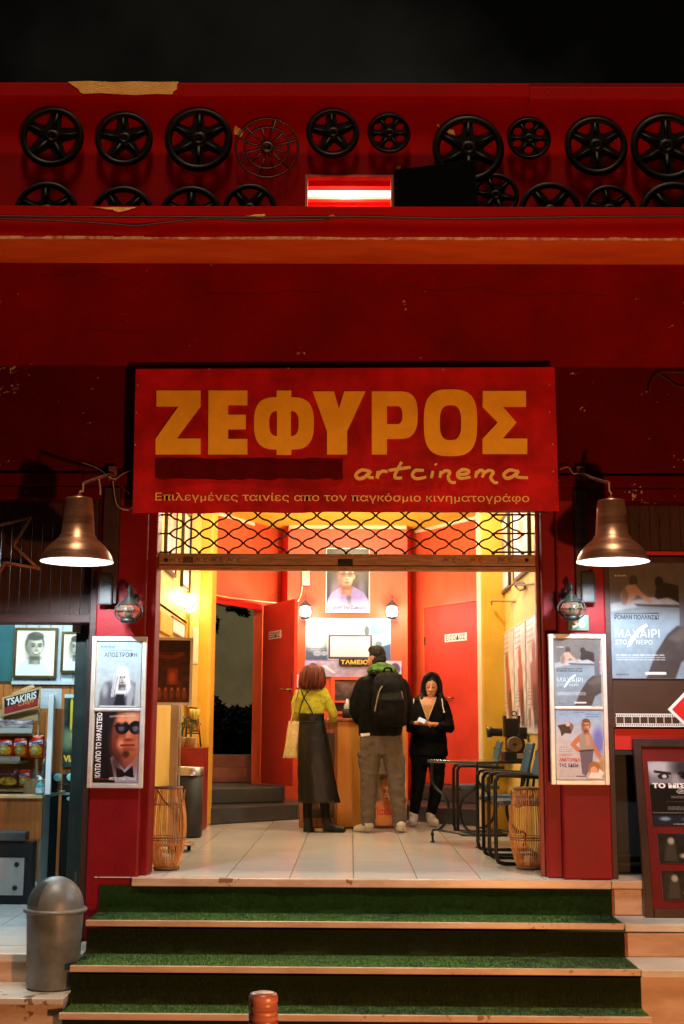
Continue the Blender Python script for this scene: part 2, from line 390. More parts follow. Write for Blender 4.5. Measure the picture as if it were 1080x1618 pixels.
SOFFIT = M('orange_glow_soffit', (.85,.15,.022), .8, spec=.1, scale=2.5, bump=.2, bscale=40, col2=(.62,.065,.010), gap=.22, chips=(.2,.02,.01), chip_at=.86, chip_scale=22, stretch=(.6,2,1))  # orange-red soffit colour also carries the glow thrown up from the street
CREAM_EDGE = M('worn_cream_edge', (.75,.48,.25), .7, scale=12, bump=.3, col2=(.5,.06,.02), gap=.1)
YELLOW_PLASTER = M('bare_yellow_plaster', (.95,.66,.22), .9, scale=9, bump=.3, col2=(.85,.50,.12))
LOBBY_RED = M('lobby_red_paint', (.68,.105,.036), .42, var=.05, scale=2, bump=.06, bscale=90, col2=(.62,.085,.03), chips=(.42,.14,.08), chip_at=.84, chip_scale=26)
LOBBY_RED_DEEP = M('lobby_red_deep', (.55,.012,.012), .5, var=.06, scale=2, bump=.06, bscale=90)
LOBBY_YELLOW = M('lobby_yellow_paint', (.72,.50,.13), .55, var=.05, scale=2.5, bump=.1, bscale=60, col2=(.64,.42,.10))
LOBBY_STRONG = M('lobby_strong_yellow', (.68,.38,.03), .5, var=.05, scale=2.5, bump=.1, bscale=60)
CREAM = M('cream_paint', (.8,.66,.42), .5, var=.05)
CEILING = M('yellow_ceiling', (.80,.58,.03), .7, var=.05)
DARKWOOD = M('dark_stained_planks', (.055,.018,.010), .45, scale=5, stretch=(9,9,.8), bump=.25, bscale=30, col2=(.022,.007,.005), gap=.2)
DARKBEAM = M('dark_painted_timber', (.035,.012,.010), .5, scale=5, stretch=(1,4,6), bump=.15)
MARBLE = M('pinkish_marble', (.62,.46,.36), .28, scale=3, bump=.03, col2=(.42,.27,.18), gap=.22, stretch=(1,2,4), chips=(.22,.11,.06), chip_at=.70, chip_scale=16)
MARBLE_W = M('white_marble', (.66,.63,.60), .3, scale=3, bump=.03, col2=(.44,.40,.37), gap=.24, stretch=(1,2.5,4), chips=(.22,.15,.10), chip_at=.72, chip_scale=14)
TILE = M('pale_glazed_tile', (.68,.68,.66), .16, scale=3, bump=.015, col2=(.55,.52,.48), gap=.25, stretch=(.5,14,1), spec=.5)
GROUT = M('grey_grout', (.10,.085,.07), .9, var=.1)
GREYSTONE = M('grey_granite', (.055,.060,.068), .34, scale=30, col2=(.032,.036,.040), gap=.2)
ASPHALT = M('street_stone', (.09,.08,.07), .7, scale=14, bump=.3, bscale=40)
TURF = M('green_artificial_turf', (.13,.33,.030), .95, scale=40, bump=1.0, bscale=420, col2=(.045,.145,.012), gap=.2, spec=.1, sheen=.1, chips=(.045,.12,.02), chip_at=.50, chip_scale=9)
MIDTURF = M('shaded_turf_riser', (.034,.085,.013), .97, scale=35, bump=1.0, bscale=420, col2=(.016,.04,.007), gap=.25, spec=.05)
DARKTURF = M('deep_shaded_turf_riser', (.038,.055,.016), .97, scale=35, bump=1.0, bscale=420, col2=(.026,.036,.012), gap=.25, spec=.05)  # darker turf copy, the shade on the risers is in its green
BLACK = M('black_void_paint', (.008,.008,.009), .6, var=.05)

def wallseg(mb, a, b, z0, z1, th=.12, m=0):
    """an upright wall from plan point a to b (x, depth); its thickness goes away from the street"""
    a = V((a[0], Y(a[1]), 0)); b = V((b[0], Y(b[1]), 0)); t = (b-a).normalized(); n = V((-t.y, t.x, 0))
    if n.y < 0: n = -n
    q = [a, b, b+n*th, a+n*th]
    mb.hexa([(p.x,p.y,z0) for p in q], [(p.x,p.y,z1) for p in q], m)
# ================================================================ ground
g = MB(); g.box((-45,-45,-.86), (45,45,-.76)); g.build('street', ASPHALT, kind='structure')

XL, XR = -5.0, 5.0
B = thing('cinema_building', 'red painted cinema building with a canopy and an open yellow and red lobby', 'building', (0,1,-.76))
# front masonry
zc0, zc1 = ZH(377,8.21), ZH(326,8.21)      # canopy slab
zs = ZH(579,8.7)                           # line where the lower wall steps back
zl = ZH(752,8.72)
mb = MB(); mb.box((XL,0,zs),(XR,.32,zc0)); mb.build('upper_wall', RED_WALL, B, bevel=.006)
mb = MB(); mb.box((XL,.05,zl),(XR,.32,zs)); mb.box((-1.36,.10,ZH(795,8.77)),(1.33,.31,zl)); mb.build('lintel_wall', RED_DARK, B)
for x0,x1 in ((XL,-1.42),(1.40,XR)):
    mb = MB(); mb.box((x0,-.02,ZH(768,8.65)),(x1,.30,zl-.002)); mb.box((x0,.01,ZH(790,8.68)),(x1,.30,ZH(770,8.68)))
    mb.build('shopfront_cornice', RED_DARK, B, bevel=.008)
mb = MB(); mb.box((XL,-.46,zc0),(XR,1.6,zc1)); cn = mb.build('canopy', RED_STREETLIT, B, bevel=.004)
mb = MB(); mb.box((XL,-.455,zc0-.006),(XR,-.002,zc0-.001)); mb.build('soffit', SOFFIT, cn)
mb = MB()
x = XL
while x < XR:
    w = rnd.uniform(.05,.3); t = rnd.choice([.010,.014,.016,.013]); mb.box((x,-.468-t*.2,zc0-.010),(min(x+w,XR),-.4605,zc0+t-.006)); x += w
mb.build('canopy_edge_strip', CREAM_EDGE, cn)
# reel wall with a window hole
dw = 9.30; yw = Y(dw)
wx0, wx1 = P(482,300,dw).x, P(621,300,dw).x; wz1 = ZH(277,dw); zt = ZH(131,dw)
mb = MB(); z0 = zc1+.001
mb.box((XL,yw,z0),(wx0,yw+.2,zt)); mb.box((wx1,yw,z0),(XR,yw+.2,zt)); mb.box((wx0,yw,wz1),(wx1,yw+.2,zt)); mb.box((wx0,yw,z0),(wx1,yw+.2,ZH(345,dw)))
pw = mb.build('parapet_wall', RED_STREETLIT, B)
mb = MB(); mb.box((XL,yw-.07,ZH(153,dw-.07)),(.93+.45,yw+.25,ZH(131,dw-.07))); mb.box((.93+.45,yw-.07,ZH(157,dw-.07)),(XR,yw+.25,ZH(136,dw-.07)))
cp = mb.build('parapet_coping', RED_STREETLIT, B, bevel=.008)
# bare plaster where the red has come off
def ragged(pts, d, depth, seed, k=5, amp=3.0):
    r2 = random.Random(seed); o = []
    for i in range(len(pts)):
        a, b = pts[i], pts[(i+1)%len(pts)]
        for j in range(k):
            t = j/k; o.append((a[0]+(b[0]-a[0])*t + r2.uniform(-amp,amp)*(0 if j==0 else 1), a[1]+(b[1]-a[1])*t + r2.uniform(-amp*.5,amp*.5)*(0 if j==0 else 1)))
    m_ = MB(); m_.prism([P(x,y,d) for x,y in o], (0,depth,0)); return m_
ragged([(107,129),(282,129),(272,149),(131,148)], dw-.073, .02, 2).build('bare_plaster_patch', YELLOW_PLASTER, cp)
for k,(pts) in enumerate(([(140,327),(215,327),(200,332),(186,335),(178,331)], [(520,340),(527,339),(528,343),(521,343)], [(388,341),(418,338),(415,346),(405,342)])):
    ragged(pts, 8.21-.003, .012, 20+k, 4, 1.5).build('bare_plaster_patch', YELLOW_PLASTER, cn)
for k,(pts) in enumerate(([(697,206),(703,200),(716,205),(720,222),(708,226)], [(372,198),(384,206),(380,216),(370,212)], [(625,264),(632,261),(634,270),(627,272)], [(690,198),(694,194),(695,202)])):
    ragged(pts, dw-.003, .012, 40+k, 3, 2).build('bare_plaster_patch', YELLOW_PLASTER, pw)
# window in the parapet: frame, glowing room behind, shutter swung out
PINK = M('pink_room_wall', (.62,.10,.09), .6, var=.08, scale=4)
mb = MB(); x0,x1 = wx0,wx1; zb = ZH(345,dw)
for a,b in (((x0,yw-.012,zb),(x0+.018,yw+.06,wz1)),((x1-.018,yw-.012,zb),(x1,yw+.06,wz1)),((x0+.018,yw-.012,wz1-.016),(x1-.018,yw+.06,wz1))): mb.box(a,b)
win = mb.build('window', M('worn_pink_frame', (.6,.22,.14), .6), B)
mb = MB(); mb.box((x0-.25,yw+.72,zb-.2),(x1+.25,yw+.76,wz1+.3)); mb.box((x0-.29,yw+.2,zb-.2),(x0-.25,yw+.72,wz1+.3)); mb.box((x1+.25,yw+.2,zb-.2),(x1+.29,yw+.72,wz1+.3))
mb.box((x0-.25,yw+.2,wz1+.3),(x1+.25,yw+.72,wz1+.34)); mb.build('room_wall', PINK, win)
mb = MB(); a = P(622,268,dw); ang = rad(-7); ln = .63
dx, dy = math.cos(ang)*ln, math.sin(ang)*ln; zq = ZH(266,dw)
p0 = V((wx1+.005, yw-.055, 0)); p1 = p0 + V((dx,dy-.02,0)); nn = V((.02,.03,0))
zA, zB2 = ZH(268,dw-.05), ZH(254,dw-.12)
mb.hexa([(p0.x,p0.y,zb),(p1.x,p1.y,zb),(p1.x,p1.y+.03,zb),(p0.x,p0.y+.03,zb)],[(p0.x,p0.y,zA),(p1.x,p1.y,zB2),(p1.x,p1.y+.03,zB2),(p0.x,p0.y+.03,zA)])
mb.build('shutter', M('dark_navy_board', (.002,.0025,.005), .8, spec=.05, scale=5, bump=.1), win, bevel=.004)
tl = thing('fluorescent_tube', 'glowing fluorescent tube seen through the small parapet window', 'lamp', (.5*(wx0+wx1), yw+.5, ZH(309,dw+.5)))
mb = MB(); zt_ = ZH(306,dw+.5); mb.tube([(wx0-.1,yw+.5,zt_),(wx1+.1,yw+.5,zt_)], .026, n=12); mb.build('tube', M('tube_glow', (.9,.6,.6), emit=(1,.30,.26), es=5.5), tl)
mb = MB(); mb.box((wx0-.12,yw+.54,zt_-.03),(wx1+.12,yw+.6,zt_+.03)); mb.build('batten', CREAM, tl)
lamp('POINT', 'parapet_room_light', (.5*(wx0+wx1), yw+.40, zt_-.03), 26, (1,.20,.14), .05)
CRACK = M('crack_in_paint', (.05,.001,.001), .9)
for k,(pts) in enumerate(([(60,436),(110,434),(150,428),(176,440),(214,447),(232,462)],[(300,470),(350,462),(410,466),(470,460),(520,464)],[(640,452),(700,460),(760,455),(830,468),(900,462),(980,470)],[(120,520),(180,526),(240,522)])):
    r2 = random.Random(70+k); q = []
    for (x0_,y0_),(x1_,y1_) in zip(pts[:-1],pts[1:]):
        for j in range(6): q.append(P(x0_+(x1_-x0_)*j/6+r2.uniform(-2,2), y0_+(y1_-y0_)*j/6+r2.uniform(-2.4,2.4), 8.668))
    m_ = MB(); m_.loft([[p_+V((0,0,.0022+.0015*math.sin(i*2.1))) for i,p_ in enumerate(q)],[p_-V((0,0,.002)) for p_ in q]],caps=False,closed=False,sm=False); m_.build('paint_crack', CRACK, B)
# pillars
xl0,xl1,xj1 = XH(143,8.67), XH(224,8.69), XH(239,8.76); xr1,xr0,xj2 = XH(963,8.67), XH(886,8.69), XH(861,8.76)
ztop = ZH(770,8.68)
mb = MB(); mb.box((xl0,.02,-.47),(xl1,.33,zl-.004)); mb.build('pillar', RED_PILLAR, B, bevel=.012)
mb = MB(); mb.box((xl1-.01,.10,.0),(xj1,.32,ZH(795,8.77)+.001)); mb.build('door_jamb', RED_PILLAR, B, bevel=.01)
mb = MB(); mb.box((xr0,.02,-.001),(xr1,.33,zl-.004)); mb.build('pillar', RED_PILLAR, B, bevel=.012)
mb = MB(); mb.box((xj2,.10,.0),(xr0+.01,.32,ZH(795,8.77)+.001)); mb.build('door_jamb', RED_PILLAR, B, bevel=.01)
# dark timber strips and shopfront panels either side
for x0,x1,z0 in ((XH(134,8.72),xl0-.002,-.41),(xr1+.002,XH(970,8.72),0.0)):
    mb = MB(); mb.box((x0,.05,z0),(x1,.3,ZH(770,8.7))); mb.build('timber_post', DARKBEAM, B, bevel=.004)
for x0,x1,y1_ in ((XH(150,8.64),XH(176,8.64),955),(XH(916,8.64),XH(938,8.64),950)):
    mb = MB(); mb.box((x0,-.03,ZH(y1_,8.64)),(x1,.018,ZH(772,8.64))); mb.build('cable_cover', DARKBEAM, B, bevel=.004)
def planks(mb, x0, x1, y, z0, z1, w, th=.03, gap=.004):
    x = x0; k = 0
    while x < x1-.01:
        q = min(x+w-gap, x1); mb.box((x, y+rnd.uniform(0,.002), z0),(q, y+th, z1)); x += w
dp = 8.86
mb = MB(); planks(mb, XL, XH(136,dp), Y(dp), ZH(975,dp), ZH(772,dp), .072); mb.build('plank_panel', DARKWOOD, B)
mb = MB(); mb.box((XL,.08,ZH(986,8.75)),(XH(136,8.75),.3,ZH(973,8.75))); mb.build('door_beam', DARKBEAM, B, bevel=.004)
mb = MB(); planks(mb, XH(972,dp), XR, Y(dp), ZH(868,dp), ZH(772,dp), .072); mb.build('plank_panel', DARKWOOD, B)
BRIGHT_RED = M('bright_red_board', (.55,.012,.010), .5, var=.06)
mb = MB(); mb.box((XH(968,8.85),.17,ZH(881,8.84)),(XR,.3,ZH(869,8.84))); mb.build('red_strip', BRIGHT_RED, B)
mb = MB(); mb.box((XH(970,8.85),.17,ZH(1182,8.84)),(XR,.3,ZH(1149,8.84))); mb.build('red_strip', BRIGHT_RED, B)
mb = MB(); mb.box((xr1+.05,.38,0.0),(XR,.42,ZH(1180,8.84)))
for z in (.06,.12): mb.box((xr1+.07,.355,z),(XR,.38,z+.02))
mb.box((xr1+.05,.15,ZH(1190,8.84)),(XR,.38,ZH(1183,8.84))); mb.build('dark_door', BLACK, B)
# ---------------- lobby shell
ZC = ZH(828,15.1)
mb = MB(); mb.box((-1.95,.33,ZC),(1.95,7.6,ZC+.15)); mb.build('ceiling', CEILING, B)
LX, RX = -1.70, 1.53
dcl, dcr = 13.05, 12.62
mb = MB(); mb.box((LX-.12,.34,-.01),(LX,Y(dcl),ZC-.002)); lw = mb.build('side_wall', LOBBY_YELLOW, B)
mb = MB(); mb.box((RX,.34,-.01),(RX+.12,Y(dcr),ZC-.002)); rwall = mb.build('side_wall', LOBBY_YELLOW, B)
mb = MB(); mb.box((LX-.12,Y(dcl),-.01),(XH(330,dcl),Y(dcl)+.42,ZC-.002)); mb.build('column', LOBBY_STRONG, B, bevel=.03)
mb = MB(); mb.box((XH(310,dcl-.06),Y(dcl)-.05,0),(XH(309,dcl-.06)-.09,Y(dcl)-.001,ZC-.004)); mb.build('pilaster', LOBBY_YELLOW, B)
mb = MB(); mb.box((XH(763,dcr),Y(dcr),-.01),(RX+.12,Y(dcr)+.40,ZC-.002)); c2 = mb.build('column', LOBBY_STRONG, B, bevel=.012)
mb = MB(); mb.box((XH(763,dcr)-.008,Y(dcr)+.02,-.01),(XH(763,dcr)-.001,Y(dcr)+.39,ZC-.004)); mb.build('column_side', CREAM, c2)
# back of the lobby in plan: (x, depth)
A0,A,Bd,B2 = (-1.85,13.62),(-1.537,14.25),(-1.07,15.2),(-.875,15.6)
C1,C2,C3,Dr,E0 = (-.771,15.2),(.674,15.2),(.753,15.6),(1.44,14.48),(1.90,13.73)
mb = MB(); wallseg(mb,A0,A,0,ZC-.003); wallseg(mb,Bd,B2,0,ZC-.003); wallseg(mb,(A[0]+.001,A[1]+.002),(Bd[0]-.001,Bd[1]-.002),2.44,ZC-.004); mb.build('back_wall', LOBBY_RED, B)
mb = MB(); wallseg(mb,C1,C2,0,ZC-.003); mb.build('back_wall', LOBBY_RED, B)
mb = MB(); wallseg(mb,(B2[0],B2[1]),(C1[0],C1[1]+.01),0,ZC-.005,.05); wallseg(mb,(C2[0],C2[1]+.01),C3,0,ZC-.005,.05); mb.build('wall_return', LOBBY_RED_DEEP, B)  # deeper red stands for the shade on these turned-away faces
mb = MB(); wallseg(mb,C3,E0,0,ZC-.003); mb.build('back_wall', LOBBY_RED, B)
mb = MB()
for a,b in (((A[0]-.0,A[1]-.02),(Bd[0]+.17,Bd[1]+.36)),((C1[0]+.01,15.17),(C2[0]-.01,15.17)),((C3[0]+.02,C3[1]-.06),(Dr[0]+.1,Dr[1]-.22))): wallseg(mb,a,b,ZC-.045,ZC-.004,.03)
mb.build('ceiling_trim', CREAM, B)
mb = MB()
wallseg(mb,(C3[0]+.02,C3[1]-.05),(Dr[0]+.1,Dr[1]-.18),.342,.362,.02)
mb.build('skirting', M('pale_pink_skirting', (.6,.28,.24), .4), B)
# entrance door (closed) on the right-hand back wall
def on_seg(a, b, t, off=0.0):
    a = V((a[0],Y(a[1]),0)); b = V((b[0],Y(b[1]),0)); q = (b-a).normalized(); n = V((q.y,-q.x,0))
    if n.y > 0: n = -n
    return a + (b-a)*t + n*off, q, n
DOOR_RED = M('satin_red_door', (.58,.05,.026), .55, var=.08, scale=2, spec=.2)
METAL = M('brushed_steel', (.55,.54,.52), .3, metal=1, var=.05)
BRASS = M('aged_brass', (.42,.26,.10), .35, metal=1)
p0,u,n = on_seg(C3,Dr,.205,.004); p1,_,_ = on_seg(C3,Dr,1.12,.004); wd = (p1-p0).length
fr = Frame(p0+V((0,0,.365)), u, (0,0,1), wd, 2.10)
mb = MB(); fr.slab(mb,.035,0,fr.w-.035,2.065,.004,.022); dr = mb.build('door', DOOR_RED, B, bevel=.004)
mb = MB(); fr.slab(mb,0,0,.030,2.10,0,.032); fr.slab(mb,.030,2.07,fr.w,2.10,0,.032); mb.build('door_frame', LOBBY_RED, dr, bevel=.004)
for z_ in (1.62,.2): mb = MB(); fr.slab(mb,.03,z_,.045,z_+.10,.022,.032); mb.build('hinge', BLACK, dr)
xh = 0.80
mb = MB(); mb.tube([fr.p(.60,.98,.022),fr.p(.60,.98,.06),fr.p(.49,.985,.062)],.009); mb.build('handle', BRASS, dr)
SIGNW = M('white_plastic_plate', (.75,.73,.68), .35, var=.03)
def plate(name, fr, body, parent, fg=BLACK_INK, bgm=SIGNW, z=.022, bold=.015, pad=(.07,.16)):
    m_ = MB(); fr.slab(m_,0,0,fr.w,fr.h,z,z+.005,0); fr.text(m_,body,pad[0],pad[1],1-pad[0],1-pad[1],z+.0062,1,bold=bold); return m_.build(name,[bgm,fg],parent)
# place the sign from the photo on the door plane
def hit(px, py, p, n):
    r = R @ V(((px-540)/F_PX, -(py-809)/F_PX, -1)); return CAM + r*((p-CAM).dot(n)/r.dot(n))
q0 = hit(703,1015,p0+n*.022,n); q1 = hit(738,1015,p0+n*.022,n); q2 = hit(720,1001,p0+n*.022,n)
plate('door_sign', Frame(q0-n*0,u,(0,0,1),(q1-q0).length,q2.z-q0.z), 'ΕΙΣΟΔΟΣ', dr, z=.002)
# exit door, open towards the street
a = V((-1.055,Y(15.12),0)); b = V((XH(463,14.3),Y(14.3),0)); u = (b-a).normalized(); n = V((u.y,-u.x,0))
fr = Frame(a+V((0,0,.355)), u, (0,0,1), (b-a).length, 2.08)
mb = MB(); fr.slab(mb,0,0,fr.w,fr.h,-.04,0); dx_ = mb.build('door', DOOR_RED, B, bevel=.004)
mb = MB(); fr.slab(mb,fr.w-.07,.93,fr.w-.045,1.24,.001,.004); mb.build('lock_plate', METAL, dx_)
mb = MB(); mb.tube([fr.p(fr.w-.085,1.06,0),fr.p(fr.w-.085,1.06,.05),fr.p(fr.w-.27,1.065,.05)],.011); mb.lathe([(.022,0),(.022,.006),(.001,.006)],fr.p(fr.w-.085,1.06,.001),axis=n); mb.lathe([(.018,0),(.018,.006),(.001,.006)],fr.p(fr.w-.085,.97,.001),axis=n); mb.build('handle', BRASS, dx_)
q0 = hit(425,1011,a,n); q1 = hit(444,1010,a,n); q2 = hit(434,997,a,n)
plate('door_sign', Frame(q0,u,(0,0,1),(q1-q0).dot(u),q2.z-q0.z), 'ΕΞΟΔΟΣ', dx_, z=.002)
mb = MB(); wallseg(mb,(A[0]+.0,A[1]-.03),(Bd[0],Bd[1]-.03),2.38,2.45,.025); mb.build('door_lintel', LOBBY_RED_DEEP, B)
# steps inside the lobby
def plan(mb, pts, z0, z1, m=0): mb.prism([(x,Y(d),z0) for x,d in pts], (0,0,z1-z0), m)
mb = MB(); plan(mb,[(-1.83,12.98),(XH(471,14.3),14.25),(.62,14.3),(.88,13.75),(1.78,13.15),(1.9,15.6),(-1.83,15.7)],.004,.17); s1 = mb.build('inner_step', GREYSTONE, B, bevel=.012)
mb = MB(); plan(mb,[(-1.82,13.90),(-.75,14.5),(-.775,15.19),(-.88,15.5),(-1.83,15.6)],.172,.34); mb.build('inner_step', GREYSTONE, B, bevel=.012)
mb = MB(); plan(mb,[(.86,15.19),(1.5,14.2),(1.8,13.7),(1.9,15.5),(.8,15.55)],.172,.34); mb.build('inner_step', GREYSTONE, B, bevel=.012)
# ---------------- lobby floor and entrance stairs
xf0, xf1 = PZ(206,1388,0).x, XR
mb = MB(); mb.box((xf0,-.03,-.055),(PZ(970,1394,0).x-.002,.012,.0)); mb.box((PZ(970,1394,0).x,-.03,-.052),(XR,.30,-.0)); nos = mb.build('threshold', MARBLE, B, bevel=.006)
mb = MB(); mb.box((xl1-.002,.0125,-.12),(xr0+.002,.339,-.006)); mb.box((-1.9,.34,-.12),(1.75,7.6,-.006)); fl = mb.build('floor', GROUT, kind='structure')
mb = MB(); sp = .423; xs0 = PZ(558,1386,0).x
def floor_tiles(mb, x0, x1, y0, y1, xoff, step, rows, z, gap=.007):
    k = math.floor((x0-xoff)/step)
    while xoff+k*step < x1:
        a = max(x0, xoff+k*step+gap/2); b = min(x1, xoff+(k+1)*step-gap/2); rr_ = [y0]+[r for r in rows(k) if y0 < r < y1]+[y1]
        for c,d in zip(rr_[:-1],rr_[1:]):
            if b-a > .01: mb.box((a,c+gap/2,z-.006),(b,d-gap/2,z))
        k += 1
jy = PZ(540,1343,0).y
floor_tiles(mb,-1.70,1.53,.0125,6.2,xs0,sp,lambda k:[jy-.0+(.12 if k>=1 else 0), jy+1.95], .0)
mb.build('floor_tiles', TILE, kind='structure')
# carpeted stairs
def blades(mb, n, seed, where):
    r2 = random.Random(seed)
    for _ in range(n):
        p, d = where(r2); d = d.normalized()*r2.uniform(.007,.016); w = d.orthogonal().normalized(); a = r2.uniform(0,6.28); w = (Matrix.Rotation(a,3,d.normalized())@w)*.0028
        mb.add([p-w,p+w,p+d],[(0,1,2)])
SXL, SXR = -1.657, 1.72
lev = [(.0,-.03),(-.22,PZ(540,1457,-.22).y),(-.42,PZ(540,1529,-.42).y),(-.635,PZ(540,1604,-.635).y)]
st = thing('entrance_stairs', 'green turf covered entrance stairs with pinkish marble nosings below the lobby', 'stairs', (0,-.6,-.76))
for k in range(3):
    (z0,y0),(z1,y1) = lev[k],lev[k+1]
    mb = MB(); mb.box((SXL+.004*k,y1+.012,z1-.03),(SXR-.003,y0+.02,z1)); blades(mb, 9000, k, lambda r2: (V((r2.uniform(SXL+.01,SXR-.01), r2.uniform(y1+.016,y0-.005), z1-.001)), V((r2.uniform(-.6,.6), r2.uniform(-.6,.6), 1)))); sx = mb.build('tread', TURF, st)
    # turf riser slumps a little at its foot
    mb = MB(); n_ = 80; rows_=[]
    for q in range(7):
        t = q/6; yy = y0+.018 - .028*(t**3); zz = (z0-.05)+(z1-z0+.051)*t
        rows_.append([(SXL+.002+(SXR-SXL-.004)*i/n_, yy-.006*math.sin(i*.37+k*2)*t-.004*math.sin(i*1.3)*t, zz) for i in range(n_+1)])
    mb.loft(rows_,0,caps=False,closed=False)
    blades(mb, 5000, 50+k, lambda r2: (V((r2.uniform(SXL+.01,SXR-.01), y0-.002, r2.uniform(z1+.01,z0-.06))), V((r2.uniform(-.5,.5), -.7, r2.uniform(-1.2,.2)))))
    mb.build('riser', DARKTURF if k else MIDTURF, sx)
    mb = MB(); mb.box((SXL-.004,y1-.012,z1-.034),(SXR,y1+.012,z1+.003)); mb.build('nosing', MARBLE, sx, bevel=.004)
z3,y3 = lev[3]
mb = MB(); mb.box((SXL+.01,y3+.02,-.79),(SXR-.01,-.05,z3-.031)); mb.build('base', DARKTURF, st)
# marble stairs to the right
RUST = M('rusty_marble_edge', (.28,.07,.02), .6, scale=20, bump=.2)
mr = thing('marble_stairs', 'bare pale marble stairs beside the turf stairs under the leaning framed board', 'stairs', (2.6,-.5,-.76))
for k in range(2):
    (z0,y0),(z1,y1) = lev[k],lev[k+1]
    mb = MB(); x = SXR+.003; j = 0
    while x < XR:
        w = (.62,.9,.75,1.1)[(j+k)%4]; mb.box((x,y1-.01,z1-.045),(min(x+w-.003,XR),y0-.0 if k==0 else y0+.03,z1)); x += w; j += 1
    tr = mb.build('tread', MARBLE_W, mr, bevel=.005)
    mb = MB(); x = SXR+.02
    while x < XR:
        w = (.9,.7,1.2)[(k)%3]; mb.box((x,y0+.02,z1+.001),(min(x+w-.003,XR),y0+.06,z0-.056)); x += w
    mb.build('riser', MARBLE, tr, bevel=.003)
    mb = MB(); mb.box((SXR+.002,y0+.016,z1+.002),(SXR+.018,y0+.05,z0-.058)); mb.build('rusty_edge', RUST, tr)
(z1,y1) = lev[2]
mb = MB(); mb.box((SXR+.004,y1+.02,-.77),(XR,y1+.08,z1-.046)); mb.build('riser', MARBLE, mr, bevel=.004)
mb = MB(); mb.box((SXR+.006,y1-.02,-.765),(XR,y1+.019,-.74)); mb.build('base_rail', RUST, mr)
# terrace of the kiosk to the left
ZT = -.41; yt = PZ(40,1507,ZT).y; zt2 = -.58; yt2 = PZ(40,1577,zt2).y
mb = MB(); mb.box((XL,yt,ZT-.05),(xl0-.004,yt+.30,ZT-.001)); mb.box((xl0-.003,yt,ZT-.05),(SXL-.008,.018,ZT-.002))
te = thing('marble_steps', 'low marble steps of the kiosk carrying the silver bin', 'steps', (-2.6,-.5,-.76))
top = mb.build('tread', MARBLE_W, te, bevel=.006)
mb = MB(); mb.box((XL,yt+.012,zt2-.0),(SXL-.01,yt+.05,ZT-.051)); mb.build('riser', MARBLE, te)
mb = MB(); mb.box((XL,yt2,zt2-.04),(SXL-.012,yt+.06,zt2-.001)); mb.build('tread', MARBLE_W, te, bevel=.006)
mb = MB(); mb.box((XL,yt2+.014,-.79),(SXL-.012,yt+.05,zt2-.041)); mb.build('riser', MARBLE, te)
mb = MB(); mb.box((XL,yt+.301,-.6),(-1.80,3.5,ZT-.007)); mb.build('kiosk_floor', GROUT, kind='structure')
TILE_K = M('white_kiosk_tile', (.58,.60,.60), .2, scale=6, col2=(.5,.51,.52), gap=.25)
mb = MB(); floor_tiles(mb,XL,-1.80,yt+.302,3.48,-2.08,.40,lambda k:[yt+.302+.42*j for j in range(1,11)],ZT,.005); mb.build('kiosk_floor_tiles', TILE_K, kind='structure')
